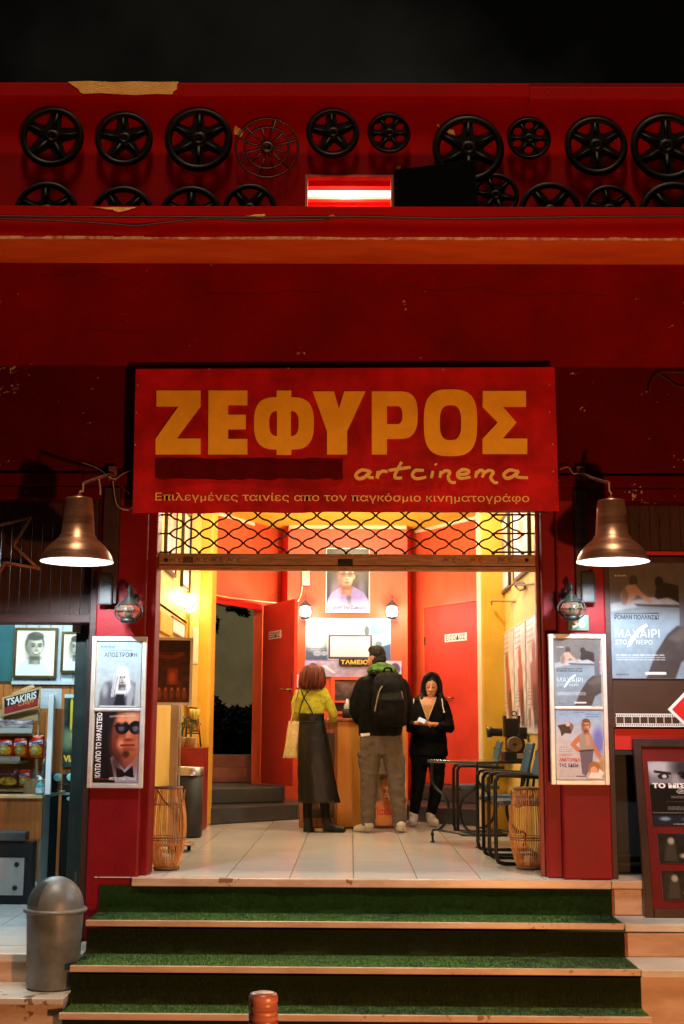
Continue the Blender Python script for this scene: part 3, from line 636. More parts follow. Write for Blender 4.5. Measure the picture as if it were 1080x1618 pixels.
# ================================================================ film reels on the parapet
REEL = M('black_enamel_reel', (.0035,.003,.003), .5, spec=.10, var=.1, bump=.05, bscale=30)
WIRE = M('rusty_dark_wire', (.02,.003,.003), .6, metal=0, var=.2)
def rounded(pts, k=4, fr_=.25):
    o = []; n = len(pts)
    for i in range(n):
        a,b,c = V((*pts[i-1],0)),V((*pts[i],0)),V((*pts[(i+1)%n],0))
        p,q = b+(a-b)*fr_, b+(c-b)*fr_
        for j in range(k+1):
            t = j/k; r_ = p*(1-t)**2 + b*2*t*(1-t) + q*t*t; o.append((r_.x,r_.y))
    return o
def reel_mesh(kind, rot):
    """unit reel (radius 1) in the XZ plane, facing -Y"""
    mb = MB(); T = .10
    def place(vs, fs, y): mb.add([(v.x, y - v.z, v.y) for v in vs], fs)
    if kind in (5, 6):
        holes = []
        hw = {5: .36, 6: .27}[kind]
        for k in range(kind):
            a0 = rot + 2*math.pi*(k)/kind; a1 = rot + 2*math.pi*(k+1)/kind
            ro, ri = .80, {5:.40, 6:.44}[kind]; o = []
            da_o = hw*.42/ro; da_i = hw/ri*.62
            for j in range(9): t = a0+da_o+(a1-a0-2*da_o)*j/8; o.append((ro*math.cos(t), ro*math.sin(t)))
            for j in range(5): t = a1-da_i-(a1-a0-2*da_i)*j/4; o.append((ri*math.cos(t), ri*math.sin(t)))
            holes.append(rounded(o, 2, .3))
        vs, fs = flat2d([circ(0,0,1,56)]+holes, T*.5); place(vs, fs, 0)
        mb.lathe([(.80,-.02),(.82,-.10),(.90,-.13),(.98,-.10),(1.0,-.02),(1.0,.06),(.84,.07)], (0,0,0), axis=(0,1,0), n=56)
        for k in range(kind):
            a = rot + 2*math.pi*k/kind; c,s_ = math.cos(a), math.sin(a)
            mb.tube([(.2*c,-.05,.2*s_),(.84*c,-.045,.84*s_)], [.07,.045], n=6)
        mb.lathe([(.25,-.02),(.24,-.10),(.15,-.14),(.07,-.14),(.05,-.03),(.001,-.03)], (0,0,0), axis=(0,1,0), n=24)
    elif kind == 'holes':
        holes = [circ(.60*math.cos(rot+k*math.pi/3), .60*math.sin(rot+k*math.pi/3), .21, 18) for k in range(6)]
        vs, fs = flat2d([circ(0,0,1,48)]+holes, T*.6); place(vs, fs, 0)
        mb.lathe([(.86,-.03),(.89,-.14),(.97,-.14),(1.0,-.03),(1.0,.08),(.9,.08)], (0,0,0), axis=(0,1,0), n=48)
        for k in range(6):
            a = rot+math.pi/6+k*math.pi/3; mb.tube([(.15*math.cos(a),-.05,.15*math.sin(a)),(.9*math.cos(a),-.05,.9*math.sin(a))], [.05,.035], n=6)
        mb.lathe([(.24,-.03),(.22,-.12),(.08,-.13),(.06,-.04),(.001,-.04)], (0,0,0), axis=(0,1,0), n=20)
    else:
        ring = lambda r: [(r*math.cos(2*math.pi*i/48),0,r*math.sin(2*math.pi*i/48)) for i in range(48)]
        for r_ in (1.0,.70): mb.tube(ring(r_), .026, n=5, closed=True)
        for k in range(12):
            a = rot+2*math.pi*k/12; mb.tube([(.16*math.cos(a),0,.16*math.sin(a)),(math.cos(a)*(1.0 if k%2==0 else .70),0,math.sin(a)*(1.0 if k%2==0 else .70))], .024, n=5)
        for k in range(8):
            a = rot+.2+2*math.pi*k/8; mb.obox((.86*math.cos(a),0,.86*math.sin(a)), (.14*math.cos(a),0,.14*math.sin(a)), (0,.02,0), (-.016*math.sin(a),0,.016*math.cos(a)))
        mb.lathe([(.20,.02),(.20,-.10),(.12,-.12),(.10,-.03),(.001,-.03)], (0,0,0), axis=(0,1,0), n=20)
    return mb
dr_ = 9.262
G1 = 'black film reels mounted along the parapet'
reels = [ # px, py, r, kind, rot, label
 (82,217,51,5,80,'large five-spoke black film reel, leftmost of the upper row'),
 (196,220,46,5,95,'smaller five-spoke black film reel, second from left in the upper row'),
 (314,221,54,6,90,'large six-spoke black film reel beside the thin wire reel'),
 (422,234,50,'wire',15,'thin rusty wire reel with twelve spokes and two rings'),
 (526,211,42,5,95,'five-spoke black film reel above the glowing window'),
 (615,211,34,'holes',90,'small six-hole black film reel above the window edge, left of the navy shutter top'),
 (740,236,57,6,90,'big six-spoke black film reel partly behind the dark shutter'),
 (836,219,35,'holes',88,'small six-hole black film reel between two large six-spoke reels'),
 (942,231,50,6,92,'six-spoke black film reel, second from right in the upper row'),
 (1053,233,57,6,90,'biggest six-spoke black film reel at the far right of the upper row'),
 (72,335,51,6,93,'half hidden film reel at the left end of the lower row'),
 (193,342,51,5,50,'half hidden film reel above the yellow bare patch of the ledge'),
 (301,342,51,6,90,'half hidden film reel, third from left in the lower row'),
 (394,331,43,5,55,'half hidden small film reel nearest left of the glowing window in the lower row'),
 (783,309,37,6,110,'small half hidden film reel just right of the dark shutter'),
 (869,335,50,5,52,'half hidden large film reel below the small six-hole reel on the right'),
 (963,332,42,6,100,'half hidden small film reel, second from right in the lower row'),
 (1066,342,58,5,54,'half hidden large film reel at the right end of the lower row')]
for px,py,r_,kind,rot,lab in reels:
    c = P(px,py,dr_); sc = r_*(dr_)/(F_PX*.949); mb = reel_mesh(kind, rad(rot))
    for i,v in enumerate(mb.v): mb.v[i] = V((c.x+v.x*sc, c.y+v.y*sc*.42, c.z+v.z*sc))
    mb.build('film_reel', WIRE if kind == 'wire' else REEL, None, label=lab, cat='film reel', group=G1)

# ================================================================ cables on the front
CABLE = M('grimy_cable', (.05,.012,.010), .6); CABLE_P = M('pale_cable', (.40,.24,.17), .6)
def cable(pts, r, label, mat=CABLE, cat='cable', n=5):
    m_ = MB(); m_.tube(spline([P(*q) for q in pts], 6), r, n=6); m_.build('cable', mat, None, label=label, cat=cat)
cable([(-60,345,8.195),(60,348,8.195),(170,354,8.19),(215,357,8.188),(270,351,8.195),(330,346,8.195),(420,349,8.195),(520,347,8.195)], .006, 'thin slack cable running along the left part of the canopy edge')
cable([(-60,341,8.195),(100,343,8.195),(250,343,8.195),(400,344,8.195),(560,343,8.195),(700,346,8.195),(820,345,8.195),(960,343,8.195),(1140,342,8.195)], .007, 'long dark cable fixed straight along the whole canopy edge')
cable([(1140,592,8.66),(1060,588,8.66),(1038,592,8.66),(1028,606,8.66),(1025,622,8.66)], .006, 'dark cable dropping from the wall line above the right copper lamp')
cable([(1038,590,8.655),(1055,600,8.655),(1075,612,8.655),(1140,618,8.655)], .005, 'short sagging cable at the far right of the dark wall')
cable([(130,731,8.64),(150,738,8.62),(166,748,8.58),(180,757,8.60),(195,748,8.63),(212,742,8.64)], .004, 'tangled pale wire between left copper lamp and banner', CABLE_P)
cable([(178,758,8.62),(181,785,8.61),(186,800,8.60),(200,806,8.60),(209,802,8.62)], .004, 'loop of grey wire hanging below the banner corner on the left', CABLE_P)
cable([(150,740,8.62),(170,752,8.6),(190,768,8.6),(204,780,8.6)], .0035, 'thin dark wire slanting down to the left edge of the banner')
cable([(884,742,8.62),(897,738,8.62),(905,748,8.6),(915,748,8.6),(925,752,8.6)], .004, 'crumpled pale wire beside the upper right of the banner edge', CABLE_P)
# ================================================================ banner
BANNER = M('red_printed_banner', (.62,.008,.012), .5, var=.1, scale=2.6, bump=.08, bscale=14, col2=(.26,.004,.006), gap=.14, spec=.2)
LETTER = M('banner_yellow', (.95,.48,.03), .5, spec=.15, var=.05, scale=4)
LETTER_P = M('banner_pale_yellow', (.95,.60,.16), .5, spec=.15, var=.05)
DARKPATCH = M('banner_dark_overpaint', (.10,.002,.003), .8, spec=.05, var=.1, scale=8)
db = 8.52
bl, br_ = P(209,811,db), P(883,807,db); tl_, tr_ = P(214,583,db), P(876,580,db)
bn = thing('banner', 'wide red cinema banner with big yellow Greek capitals hanging over the entrance', 'banner', (0,Y(db),bl.z))
mb = MB(); nx,nz_ = 60,20; rows_ = []
for j in range(nz_+1):
    t = j/nz_; a = bl.lerp(tl_, t); b = br_.lerp(tr_, t); row = []
    for i in range(nx+1):
        q = a.lerp(b, i/nx); e = .006*math.sin(i*.31+j*.2)*math.sin(j*.27+1)
        if j == 0: q = q + V((0,0,.004*math.sin(i*.5)))
        row.append(q + V((0,e,0)))
    rows_.append(row)
mb.loft(rows_,0,caps=False,closed=False)
back = [[q+V((0,.006,0)) for q in r_[::-1]] for r_ in rows_]; mb.loft(back,0,caps=False,closed=False)
sheet = mb.build('sheet', BANNER, bn)
mb = MB(); mb.box((tl_.x+.01,Y(db)+.012,tl_.z-.05),(tr_.x-.01,-.002,tl_.z-.02)); mb.box((bl.x+.06,Y(db)+.012,bl.z+.04),(br_.x-.06,-.002,bl.z+.07)); mb.build('batten', DARKBEAM, bn)
def bz(x, y): return (200 + x/1.5429, 560 + y/1.5429)     # coordinates read from an enlargement of the banner
def banner_shape(loops, d, thick, m=0, mb=None):
    """loops in enlargement units -> flat lettering lying just in front of the sheet"""
    o = P(540,690,d); mpp = None
    pts = [[P(*bz(x,y), d) for x,y in lp] for lp in loops]
    vs, fs = flat2d([[(p.x,p.z) for p in lp] for lp in pts], thick)
    mb.add([(v.x, Y(d) - v.z, v.y) for v in vs], fs, m)
dl = db - .0115
Zp = [[(72,88),(180,88),(180,127),(122,205),(180,205),(180,244),(70,244),(70,206),(126,127),(72,127)]]
Ep = [[(199,88),(294,88),(294,124),(247,124),(247,147),(290,147),(290,183),(247,183),(247,206),(294,206),(294,244),(198,244)]]
def rbox(x0,y0,x1,y1,p=3.0,n=40): return circ((x0+x1)/2,(y0+y1)/2,(x1-x0)/2,n,(y1-y0)/2,p)
def lhalf(x0,y0,x1,y1,p=3.0):   # left half of a rounded box, cut straight at x1
    q = [(x,y) for x,y in rbox(x0,y0,2*x1-x0,y1,p,48) if x <= x1-.01]; return q
def half(x0,y0,x1,y1,left,p=3.0):
    cx = x1 if left else x0; rx = x1-x0; n=16; o=[]
    for i in range(n+1):
        t = (math.pi/2 + math.pi*i/n) if left else (-math.pi/2 + math.pi*i/n); c,s_ = math.cos(t),math.sin(t)
        o.append((cx+rx*math.copysign(abs(c)**(2/p),c), (y0+y1)/2+(y1-y0)/2*math.copysign(abs(s_)**(2/p),s_)))
    return o
Fp = [[(365,88),(401,88),(401,104)]+[q for q in half(401,104,456,232,False,2.8)]+[(401,232),(401,245),(365,245),(365,232)]+[q for q in half(310,104,365,232,True,2.8)]+[(365,104)],
      half(347,138,366,199,True,2.6), half(400,138,419,199,False,2.6)]
Up = [[(453,90),(505,90),(517,132),(530,90),(582,90),(537,188),(537,244),(488,244),(488,188)]]
Pp = [[(597,90),(664,90)]+half(664,90,709,206,False,2.8)+[(664,206),(634,206),(634,244),(597,244)], [(634,126),(658,126)]+half(658,126,672,170,False,2.6)+[(658,170),(634,170)]]
Op = [rbox(724,85,854,248,3.0,48), rbox(763,124,815,209,2.8,36)]
Sp = [[(868,89),(973,89),(973,128),(917,128),(950,166),(917,205),(976,205),(976,243),(867,243),(867,206),(904,166),(867,128)]]
for L_ in (Zp,Ep,Fp,Up,Pp,Op,Sp):
    m_ = MB(); banner_shape(L_, dl, .003, 0, m_); m_.build('letter', LETTER, sheet)
m_ = MB(); ov = [(70,254)]; r2 = random.Random(4)
for i in range(24): ov.append((70+456*(i+1)/24, 254+r2.uniform(-2,2)))
ov += [(527,304)]
for i in range(24): ov.append((527-456*(i+1)/24, 305+r2.uniform(-4,2)))
banner_shape([ov], dl+.002, .002, 0, m_); m_.build('overpainted_strip', DARKPATCH, sheet)
strokes = [[(592,285),(572,282),(558,294),(565,303),(580,299),(594,284),(588,298),(602,301)], [(612,284),(610,302),(613,293),(622,285),(636,286)], [(670,262),(655,290),(655,301),(671,301)], [(638,283),(664,279),(692,275)],
 [(724,283),(704,283),(696,294),(706,303),(730,299)], [(746,284),(742,302)], [(752,266),(754,270)], [(766,284),(763,301)], [(763,294),(775,284),(787,287),(783,300),(790,311),(802,312)],
 [(808,294),(828,291),(833,284),(818,281),(806,291),(812,302),(838,299)], [(853,284),(850,301)], [(850,293),(861,283),(870,287),(866,300)], [(867,292),(882,283),(893,288),(887,301),(896,312),(905,312)],
 [(952,285),(933,282),(919,293),(926,302),(942,297),(955,284),(950,298),(978,301)]]
m_ = MB()
for stx in strokes:
    q = spline([P(*bz(x,y), dl) for x,y in stx], 10); k0 = len(m_.v); m_.tube(q, [.0125*(.75+.25*math.sin(math.pi*min(1,.12+i/(len(q)-1)*.85))) for i in range(len(q))], n=8)
    for v in m_.v[k0:]: v.y = Y(dl)+(v.y-Y(dl))*.15
m_.build('script_lettering', LETTER_P, sheet)
m_ = MB(); a = P(*bz(69,361),dl); b = P(*bz(981,357),dl); c = P(*bz(525,338),dl)
fr = Frame(a,(1,0,0),(0,0,1),b.x-a.x,c.z-a.z); fr.text(m_,'Επιλεγμένες ταινίες απο τον παγκόσμιο κινηματογράφο',0,0,1,1,0,0,bold=.004); m_.build('small_lettering', LETTER_P, sheet)
NAIL = M('pale_nail', (.5,.4,.35), .5, metal=.3)
for px,py in ((217,608),(215,652),(213,703),(868,608),(868,651),(873,702),(874,745),(330,583),(455,582),(700,584)):
    m_ = MB(); m_.lathe([(.006,0),(.005,-.004),(.001,-.005)], P(px,py,db-.004), axis=(0,1,0), n=8); m_.build('nail', NAIL, bn)
# ================================================================ pendant lamps
COPPER = M('brushed_copper', (.36,.19,.12), .34, metal=.75, var=.2, scale=3, stretch=(1,1,9), bump=.02)
WHITE_IN = M('white_enamel_inside', (.85,.87,.9), .5, var=.02)
BULB = M('cool_white_bulb', (.9,.95,1), emit=(.86,.94,1.0), es=42)
GBRK = 'copper pendant lamps either side of the banner'
def pendant(px, label, arm, wires):
    d = 7.98; c = P(px,888,d); rr_ = 58*d/(F_PX*1.0)  # rim radius
    z0 = c.z; zt_ = ZH(789,d); z1 = ZH(847,d); ztop_ = zt_
    t = thing('pendant_lamp', label, 'pendant lamp', (c.x, c.y, z0), GBRK)
    H = ztop_-z0; n = [(1.0,0),(.985,.025),(.94,.10),(.87,.17),(.76,.25),(.62,.32),(.52,.37),(.49,.415),(.455,.425),(.42,.70),(.375,.97),(.36,1.0),(.12,1.02),(.06,1.06)]
    mb = MB(); mb.lathe([(r_*rr_, h*H) for r_,h in n]+[(.001,1.06*H)], c, n=40); sh = mb.build('shade', COPPER, t)
    mb = MB(); mb.lathe([(rr_*.995,.001),(.97*rr_,.022*H),(.91*rr_,.095*H),(.82*rr_,.16*H),(.68*rr_,.235*H),(.5*rr_,.31*H),(.40*rr_,.40*H),(.36*rr_,.9*H),(.001,.9*H)], c, n=40); mb.build('shade_lining', WHITE_IN, sh)
    mb = MB(); mb.lathe([(.002,.035),(.05,.04),(.075,.07),(.08,.11),(.06,.17),(.03,.21),(.03,.30)], c, n=20); mb.build('bulb', BULB, t)
    mb = MB(); top = c+V((0,0,1.06*H)); hook = P(*arm[0],7.98)
    mb.tube(spline([top, top+V((.003,0,.02)), hook+V((0,0,-.05)), hook],5), .006, n=6); mb.build('hanging_wire', CABLE_P, t)
    mb = MB(); mb.tube(spline([P(*q) for q in [(*arm[0],7.98)]+arm[1:]],4), .011, n=8); e = P(*arm[-1]); mb.box((e.x-.03,e.y-.004,e.z-.05),(e.x+.03,-.019,e.z+.05)); mb.build('bracket_arm', M('rusty_bracket', (.16,.05,.03), .7, var=.3, scale=30), t)
    if wires:
        mb = MB(); mb.tube(spline([P(*q) for q in wires],5), .005, n=6); mb.build('spare_wire', CABLE_P, t)
    l = lamp('SPOT', 'pendant_light', (c.x,c.y,z0+.055), 400, (.80,.92,1.0), .06, target=(c.x,c.y-.0,z0-1), angle=164, blend=.3)
    return t
pendant(121, 'hanging copper lamp beside the wire star on the kiosk side', [(131,764),(150,757,8.30),(178,748,8.64)], [(156,757,8.33),(158,772,8.33),(158,782,8.33)])
pendant(968, 'hanging copper lamp above the large blue-grey film poster', [(962,763),(940,757,8.30),(918,748,8.64)], None)
# ================================================================ onion wall lanterns
LGLASS = M('amber_lantern_glass', (.85,.72,.48), .05, var=.05, trans=.92, spec=.6); LMETAL = M('verdigris_black_metal', (.03,.035,.035), .4, metal=.5, var=.3, scale=30)
def onion(px, py, label):
    d = 8.52; c = P(px,py,d); s_ = d/F_PX
    t = thing('wall_lantern', label, 'wall lantern', (c.x,c.y,c.z-28*s_), 'round glass wall lanterns on the pillars')
    mb = MB(); mb.lathe([(8*s_,-13*s_),(15*s_,-9*s_),(18.5*s_,-1*s_),(16*s_,8*s_),(9*s_,13*s_)], c, n=28); mb.build('globe', LGLASS, t)
    mb = MB(); mb.lathe([(.001,-18*s_),(11*s_,-18*s_),(13*s_,-15*s_),(11*s_,-11*s_),(.001,-11*s_)], c, n=24); mb.build('base', LMETAL, t)
    mb = MB(); mb.lathe([(17*s_,10*s_),(16*s_,12*s_),(10*s_,16*s_),(8*s_,20*s_),(4*s_,24*s_),(3*s_,28*s_),(.001,29*s_)], c, n=24); mb.build('cap', LMETAL, t)
    mb = MB(); r_ = 22*s_
    mb.tube([c+V((r_*math.cos(a),0,r_*.85*math.sin(a))) for a in [rad(-58+i*296/24-0) for i in range(0)]] or [c+V((r_*math.sin(a),0,-r_*.78*math.cos(a))) for a in [rad(28+304*i/28) for i in range(29)]], 1.3*s_, n=6)
    for q in (rad(0),rad(90)):
        u = V((math.cos(q+.6),math.sin(q+.6),0)); mb.tube([c+u*(19.3*s_*math.cos(a))+V((0,0,14*s_*math.sin(a))) for a in [2*math.pi*i/24 for i in range(24)]], .8*s_, n=5, closed=True)
    mb.tube([c+V((19.6*s_*math.cos(a),19.6*s_*math.sin(a),-1*s_)) for a in [2*math.pi*i/28 for i in range(28)]], .8*s_, n=5, closed=True); mb.build('guard', LMETAL, t)
    mb = MB(); top = c+V((0,0,28*s_)); mb.tube(spline([top,top+V((0,.0,9*s_)),top+V((0,.04,14*s_)),top+V((0,.09,8*s_)),top+V((0,.135,-6*s_))],6), [2.5*s_]*24+[4.5*s_], n=8)
    mb.ball(top+V((0,.01,6*s_)), 5*s_); mb.lathe([(10*s_,0),(8*s_,-.012),(.001,-.014)], V((c.x,.018,top.z-4*s_)), axis=(0,1,0), n=20); mb.build('bracket', LMETAL, t)
    mb = MB(); mb.ball(c+V((0,0,-2*s_)), (4*s_,4*s_,6*s_)); mb.build('bulb', M('unlit_bulb', (.7,.6,.4), .2, trans=.3), t)
onion(203, 966, 'round glass wall lantern on the pillar beside the kiosk')
onion(903, 962, 'round glass wall lantern on the pillar above the number 36')
# small dark framed boxes at the top of the pillars
for px,py,lab in ((165,931,'small dark framed box under the cable cover near the kiosk lantern'),(930,928,'small dark framed box near the number plate lantern')):
    fr = flat_frame(px-11,py-24,px+11,py+24,8.62); t = thing('framed_box', lab, 'wall box', fr.p(fr.w/2,0,0), 'small framed boxes on the pillars')
    mb = MB(); fr.slab(mb,0,0,fr.w,fr.h,-.028,.0); fr.slab(mb,0,0,.008,fr.h,.0,.008); fr.slab(mb,fr.w-.008,0,fr.w,fr.h,0,.008); fr.slab(mb,.008,0,fr.w-.008,.008,0,.008); fr.slab(mb,.008,fr.h-.008,fr.w-.008,fr.h,0,.008); mb.build('casing', BLACK, t)
    mb = MB(); fr.slab(mb,.010,.010,fr.w-.010,fr.h-.010,.0005,.003); mb.build('face', M('dim_greenish_card', (.02,.025,.025), .4, var=.3, scale=12), t)
# number plate
fr = flat_frame(897,972,930,996,8.675); t = thing('number_plate', 'green house number plate with white 36 on the pillar', 'number plate', fr.p(fr.w/2,0,0))
mb = MB(); fr.slab(mb,0,0,fr.w,fr.h,0,.006); mb.build('plate', M('pale_green_enamel', (.09,.20,.15), .4, var=.1), t, bevel=.002)
mb = MB(); fr.text(mb,'36',.2,.18,.82,.82,.0075,0,bold=.03); mb.build('digits', WHITE_INK, t)
# ================================================================ roller grille
RUSTB = M('rust_brown_steel', (.05,.022,.014), .5, metal=.3, var=.2, scale=20); BAR = M('worn_bronze_bar', (.40,.22,.13), .45, metal=.2, var=.15, scale=9, stretch=(1,3,9), bump=.04)
dg_ = 8.90
rg = thing('roller_grille', 'half raised rolling grille of wavy black rods over the entrance', 'roller grille', P(548,900,dg_))
mb = MB(); step = 46.45; x_start = 268.0
node = lambda k, i: (x_start + (i + (.5 if k % 2 else 0))*step, 813.5 + k*14.75 + (i*.18))
for k in range(-1,4):
    seq = []
    for i in range(0,13):
        if k % 2 == 0: seq += [node(k,i), node(k+1,i)]
        else: seq += [node(k+1,i), node(k,i)]
    seq = [q for q in seq if q[0] < 838]; pts = []
    for (xa,ya),(xb,yb) in zip(seq[:-1],seq[1:]):
        for j in range(9):
            t = j/9; e = t*t*(3-2*t); e = .65*e + .35*(.5-.5*math.cos(math.pi*t)); f = .0 
            w_ = .10*math.sin(2*math.pi*t*1)*0; pts.append(P(xa+(xb-xa)*t, ya+(yb-ya)*(.5+.5*math.copysign(abs(2*t-1)**1.7,2*t-1)), dg_))
    pts.append(P(*seq[-1],dg_)); mb.tube(pts, .0068, n=6)
for k in range(-1,5):
    for i in range(0,13):
        x,y = node(k,i)
        if x < 845: c = P(x,y,dg_); mb.ball(c,(.015,.011,.009),n=8,k=5)
lat = mb.build('lattice', RUSTB, rg)
mb = MB()
for k in (0,2,4):
    for xa,xb in ((244,node(k,0)[0]),(node(k,11)[0]-2,852)):
        y = 813.5+k*14.75; mb.tube([P(xa,y,dg_),P(xb,y,dg_)],.0068,n=6)
mb.build('end_rod', RUSTB, lat)
mb = MB(); gx0,gx1 = P(245,888,dg_).x, P(851,888,dg_).x
a,b_ = ZH(876,dg_), ZH(893.5,dg_); c_,d_ = ZH(895,dg_), ZH(902,dg_)
mb.box((gx0,Y(dg_)-.022,b_),(gx1,Y(dg_)+.022,a)); bb = mb.build('bottom_bar', BAR, rg, bevel=.004)
mb = MB(); mb.box((gx0,Y(dg_)-.03,d_),(gx1,Y(dg_)+.03,c_)); mb.box((gx0,Y(dg_)-.012,c_+.0005),(gx1,Y(dg_)+.012,b_-.0005)); mb.build('bottom_lip', BAR, bb, bevel=.003)
fr = flat_frame(534,884,557,893,dg_-.0225); mb = MB(); fr.slab(mb,0,-.002,fr.w,fr.h,-.0,.012); mb.build('lock', BLACK, bb, bevel=.003)
r2 = random.Random(8)
for x0,x1,cl in ((268,287,(.34,.2,.12)),(289,305,(.12,.06,.04)),(307,327,(.3,.18,.11)),(333,352,(.24,.15,.1)),(358,380,(.3,.2,.13)),(700,720,(.32,.2,.13)),(743,761,(.42,.17,.06)),(786,810,(.28,.17,.12))):
    fr = flat_frame(x0,879.5,x1,889.5,dg_-.0235); art = Art(28,12,tuple(int(255*(c**.45)) for c in cl),.5).noise(.3,3).lines(.1,.3,.9,.8,3,(30,20,15)); art.onto('sticker', fr, bb, z=.0015, mat=PRINT_DULL, thick=.001)
for px in (262,832): m_ = MB(); m_.lathe([(.014,0),(.012,-.008),(.001,-.008)], P(px,885,dg_-.022), axis=(0,1,0), n=14); m_.build('bolt', BLACK, bb)
for px in (262,350,450,545,640,740,832): m_ = MB(); m_.lathe([(.004,0),(.003,-.003),(.001,-.003)], P(px,898.5,dg_-.03), axis=(0,1,0), n=8); m_.build('screw', BLACK, bb)
for x0,x1 in ((XH(240,8.9),XH(246,8.9)),(XH(853,8.9),XH(859,8.9))):
    mb = MB(); mb.box((x0-.012,Y(dg_)-.035,.003),(x1-.012,Y(dg_)+.035,ZH(800,dg_))); mb.build('guide_rail', M('dark_red_rail',(.20,.006,.008),.45), rg)
# ================================================================ framed posters on the pillars
ALU = M('silver_poster_frame', (.62,.61,.60), .38, metal=.35, var=.08, scale=6)
def poster_case(pxs, d, lab, split):
    x0,y0,x1,y1 = pxs; fr = flat_frame(x0,y0,x1,y1,d); t = thing('poster_case', lab, 'poster frame', fr.p(fr.w/2,0,0))
    mb = MB(); w_ = .030; fr.slab(mb,0,0,w_,fr.h,-.02,.014); fr.slab(mb,fr.w-w_,0,fr.w,fr.h,-.02,.014); fr.slab(mb,w_,0,fr.w-w_,w_,-.02,.0138); fr.slab(mb,w_,fr.h-w_,fr.w-w_,fr.h,-.02,.0138)
    ym = fr.h*(1-split); fr.slab(mb,w_,ym-.010,fr.w-w_,ym+.010,-.018,.010); mb.build('surround', ALU, t, bevel=.004)
    mb = MB(); fr.slab(mb,w_,w_,fr.w-w_,fr.h-w_,-.02,-.006); mb.build('backing', M('cream_mount',(.6,.5,.34),.6), t)
    a = Frame(fr.p(w_+.006,ym+.016,0), fr.u, fr.v, fr.w-2*w_-.012, fr.h-w_-ym-.022); b = Frame(fr.p(w_+.006,w_+.006,0), fr.u, fr.v, fr.w-2*w_-.012, ym-w_-.022)
    return t, a, b
t, fa, fb = poster_case((137,1006,225,1245), 8.665, 'silver frame holding two posters on the pillar next to the kiosk', .487)
art = Art(100,140,(160,178,188),1.35).grad((140,164,176),(168,176,180)).noise(.05)
art.poly([(.10,.76),(.2,.62),(.34,.60),(.40,.8),(.36,1),(.06,1)],(92,96,106),.05).poly([(.3,.74),(.42,.58),(.66,.56),(.88,.64),(.86,1),(.26,1)],(78,80,92),.05).ell(.2,.74,.06,.1,(150,154,164),soft=1).ell(.8,.72,.07,.1,(146,150,160),soft=1)
art.head(.58,.545,.135,(176,172,172),(214,216,220),(96,94,102),.2,True).strand(.50,.44,.42,.82,34,.05,-.03,[(236,238,240),(196,200,206),(150,154,162)]).strand(.68,.45,.74,.80,30,.05,.02,[(236,238,240),(190,194,200),(140,144,152)]).strand(.58,.40,.56,.50,26,.09,0,[(236,238,240),(200,204,210)])
art.poly([(.46,.80),(.64,.80),(.66,1),(.40,1)],(26,26,34),.03).poly([(.70,.80),(.78,.72),(.86,.8),(.80,1),(.70,1)],(150,156,166),.04)
art.lines(.1,.30,.24,.52,9,(120,130,138),.35).line([(.08,.13),(.8,.13)],.003,(90,100,110)).line([(.1,.985),(.9,.985)],.012,(190,200,205)).lines(.1,.075,.4,.10,2,(70,90,130),.6)
art.onto('poster', fa, t, .002, extra=lambda m_,f,z: (f.text(m_,'ΑΠΟΣΤΡΟΦΗ',.16,.16,.9,.235,z+.0015,2,bold=.008), f.text(m_,'δύο έως',.06,.05,.42,.10,z+.0015,3)), mats=[WHITE_PAPER,BLACK_INK,BLUE_INK], label='pale blue poster of a blonde figure under thin Greek capitals')
art = Art(100,140,(22,18,22),1.35).noise(.2)
art.ell(.78,.34,.37,.50,(112,56,42)).ell(.80,.30,.34,.40,(160,86,62),soft=.5).ell(.84,.10,.2,.1,(206,144,112),soft=1.2).ell(.52,.42,.14,.22,(110,46,32),soft=1.2).ell(.92,.46,.16,.12,(222,140,100),soft=1.3).ell(.60,.46,.08,.09,(214,128,90),soft=1.2).poly([(.74,.2),(.80,.2),(.86,.38),(.70,.39)],(216,130,92),.05,.8).ell(.78,.395,.10,.02,(96,38,28),soft=1).poly([(.30,.70),(.44,.62),(.70,.82),(.94,.64),(1,.6),(1,1),(.28,1)],(150,146,172)).ell(.98,.55,.28,.28,(150,70,46),soft=.5,al=.6)
art.ell(.62,.22,.16,.095,(14,12,16)).ell(.92,.22,.15,.095,(14,12,16)).ell(.60,.225,.07,.05,(84,78,92),soft=.9).ell(.92,.23,.07,.05,(90,82,96),soft=.9).line([(.44,.20),(1,.185)],.012,(15,12,20)).line([(.60,.475),(.90,.47)],.015,(110,40,34)).ell(.72,.60,.08,.05,(70,32,24),soft=.7)
art.poly([(.50,.78),(.66,.82),(.70,.86),(.88,.76),(.92,.94),(.72,.90),(.54,.96)],(10,9,12)).poly([(.26,.66),(.36,.6),(.5,1),(.26,1)],(16,14,20)).ell(.6,.11,.1,.05,(214,130,90),soft=.8).line([(.34,.065),(.62,.05)],.012,(200,190,180),.6).line([(.6,.06),(.9,.045)],.012,(200,190,180),.6).lines(.06,.95,.42,.96,1,(190,70,50))
art.ell(.5,.72,.12,.16,(60,26,20),soft=1.2,al=.8).ell(.77,.53,.16,.025,(120,50,40),soft=1,al=.7)
art.onto('poster', fb, t, .002, extra=lambda m_,f,z: (f.text(m_,'ΚΑΤΩ ΑΠΟ ΤΟ ΗΦΑΙΣΤΕΙΟ',.04,.01,.17,.93,z+.0015,2,bold=.03,rot=True), f.text(m_,'ΑΡΙΣΤΟΥΡΓΗΜΑ ΤΕΧΝΗΣ',.36,.925,.97,.965,z+.0015,2,bold=.02)), mats=[WHITE_PAPER,WHITE_INK], label='dark poster of a man with sunglasses and bow tie under vertical lettering')
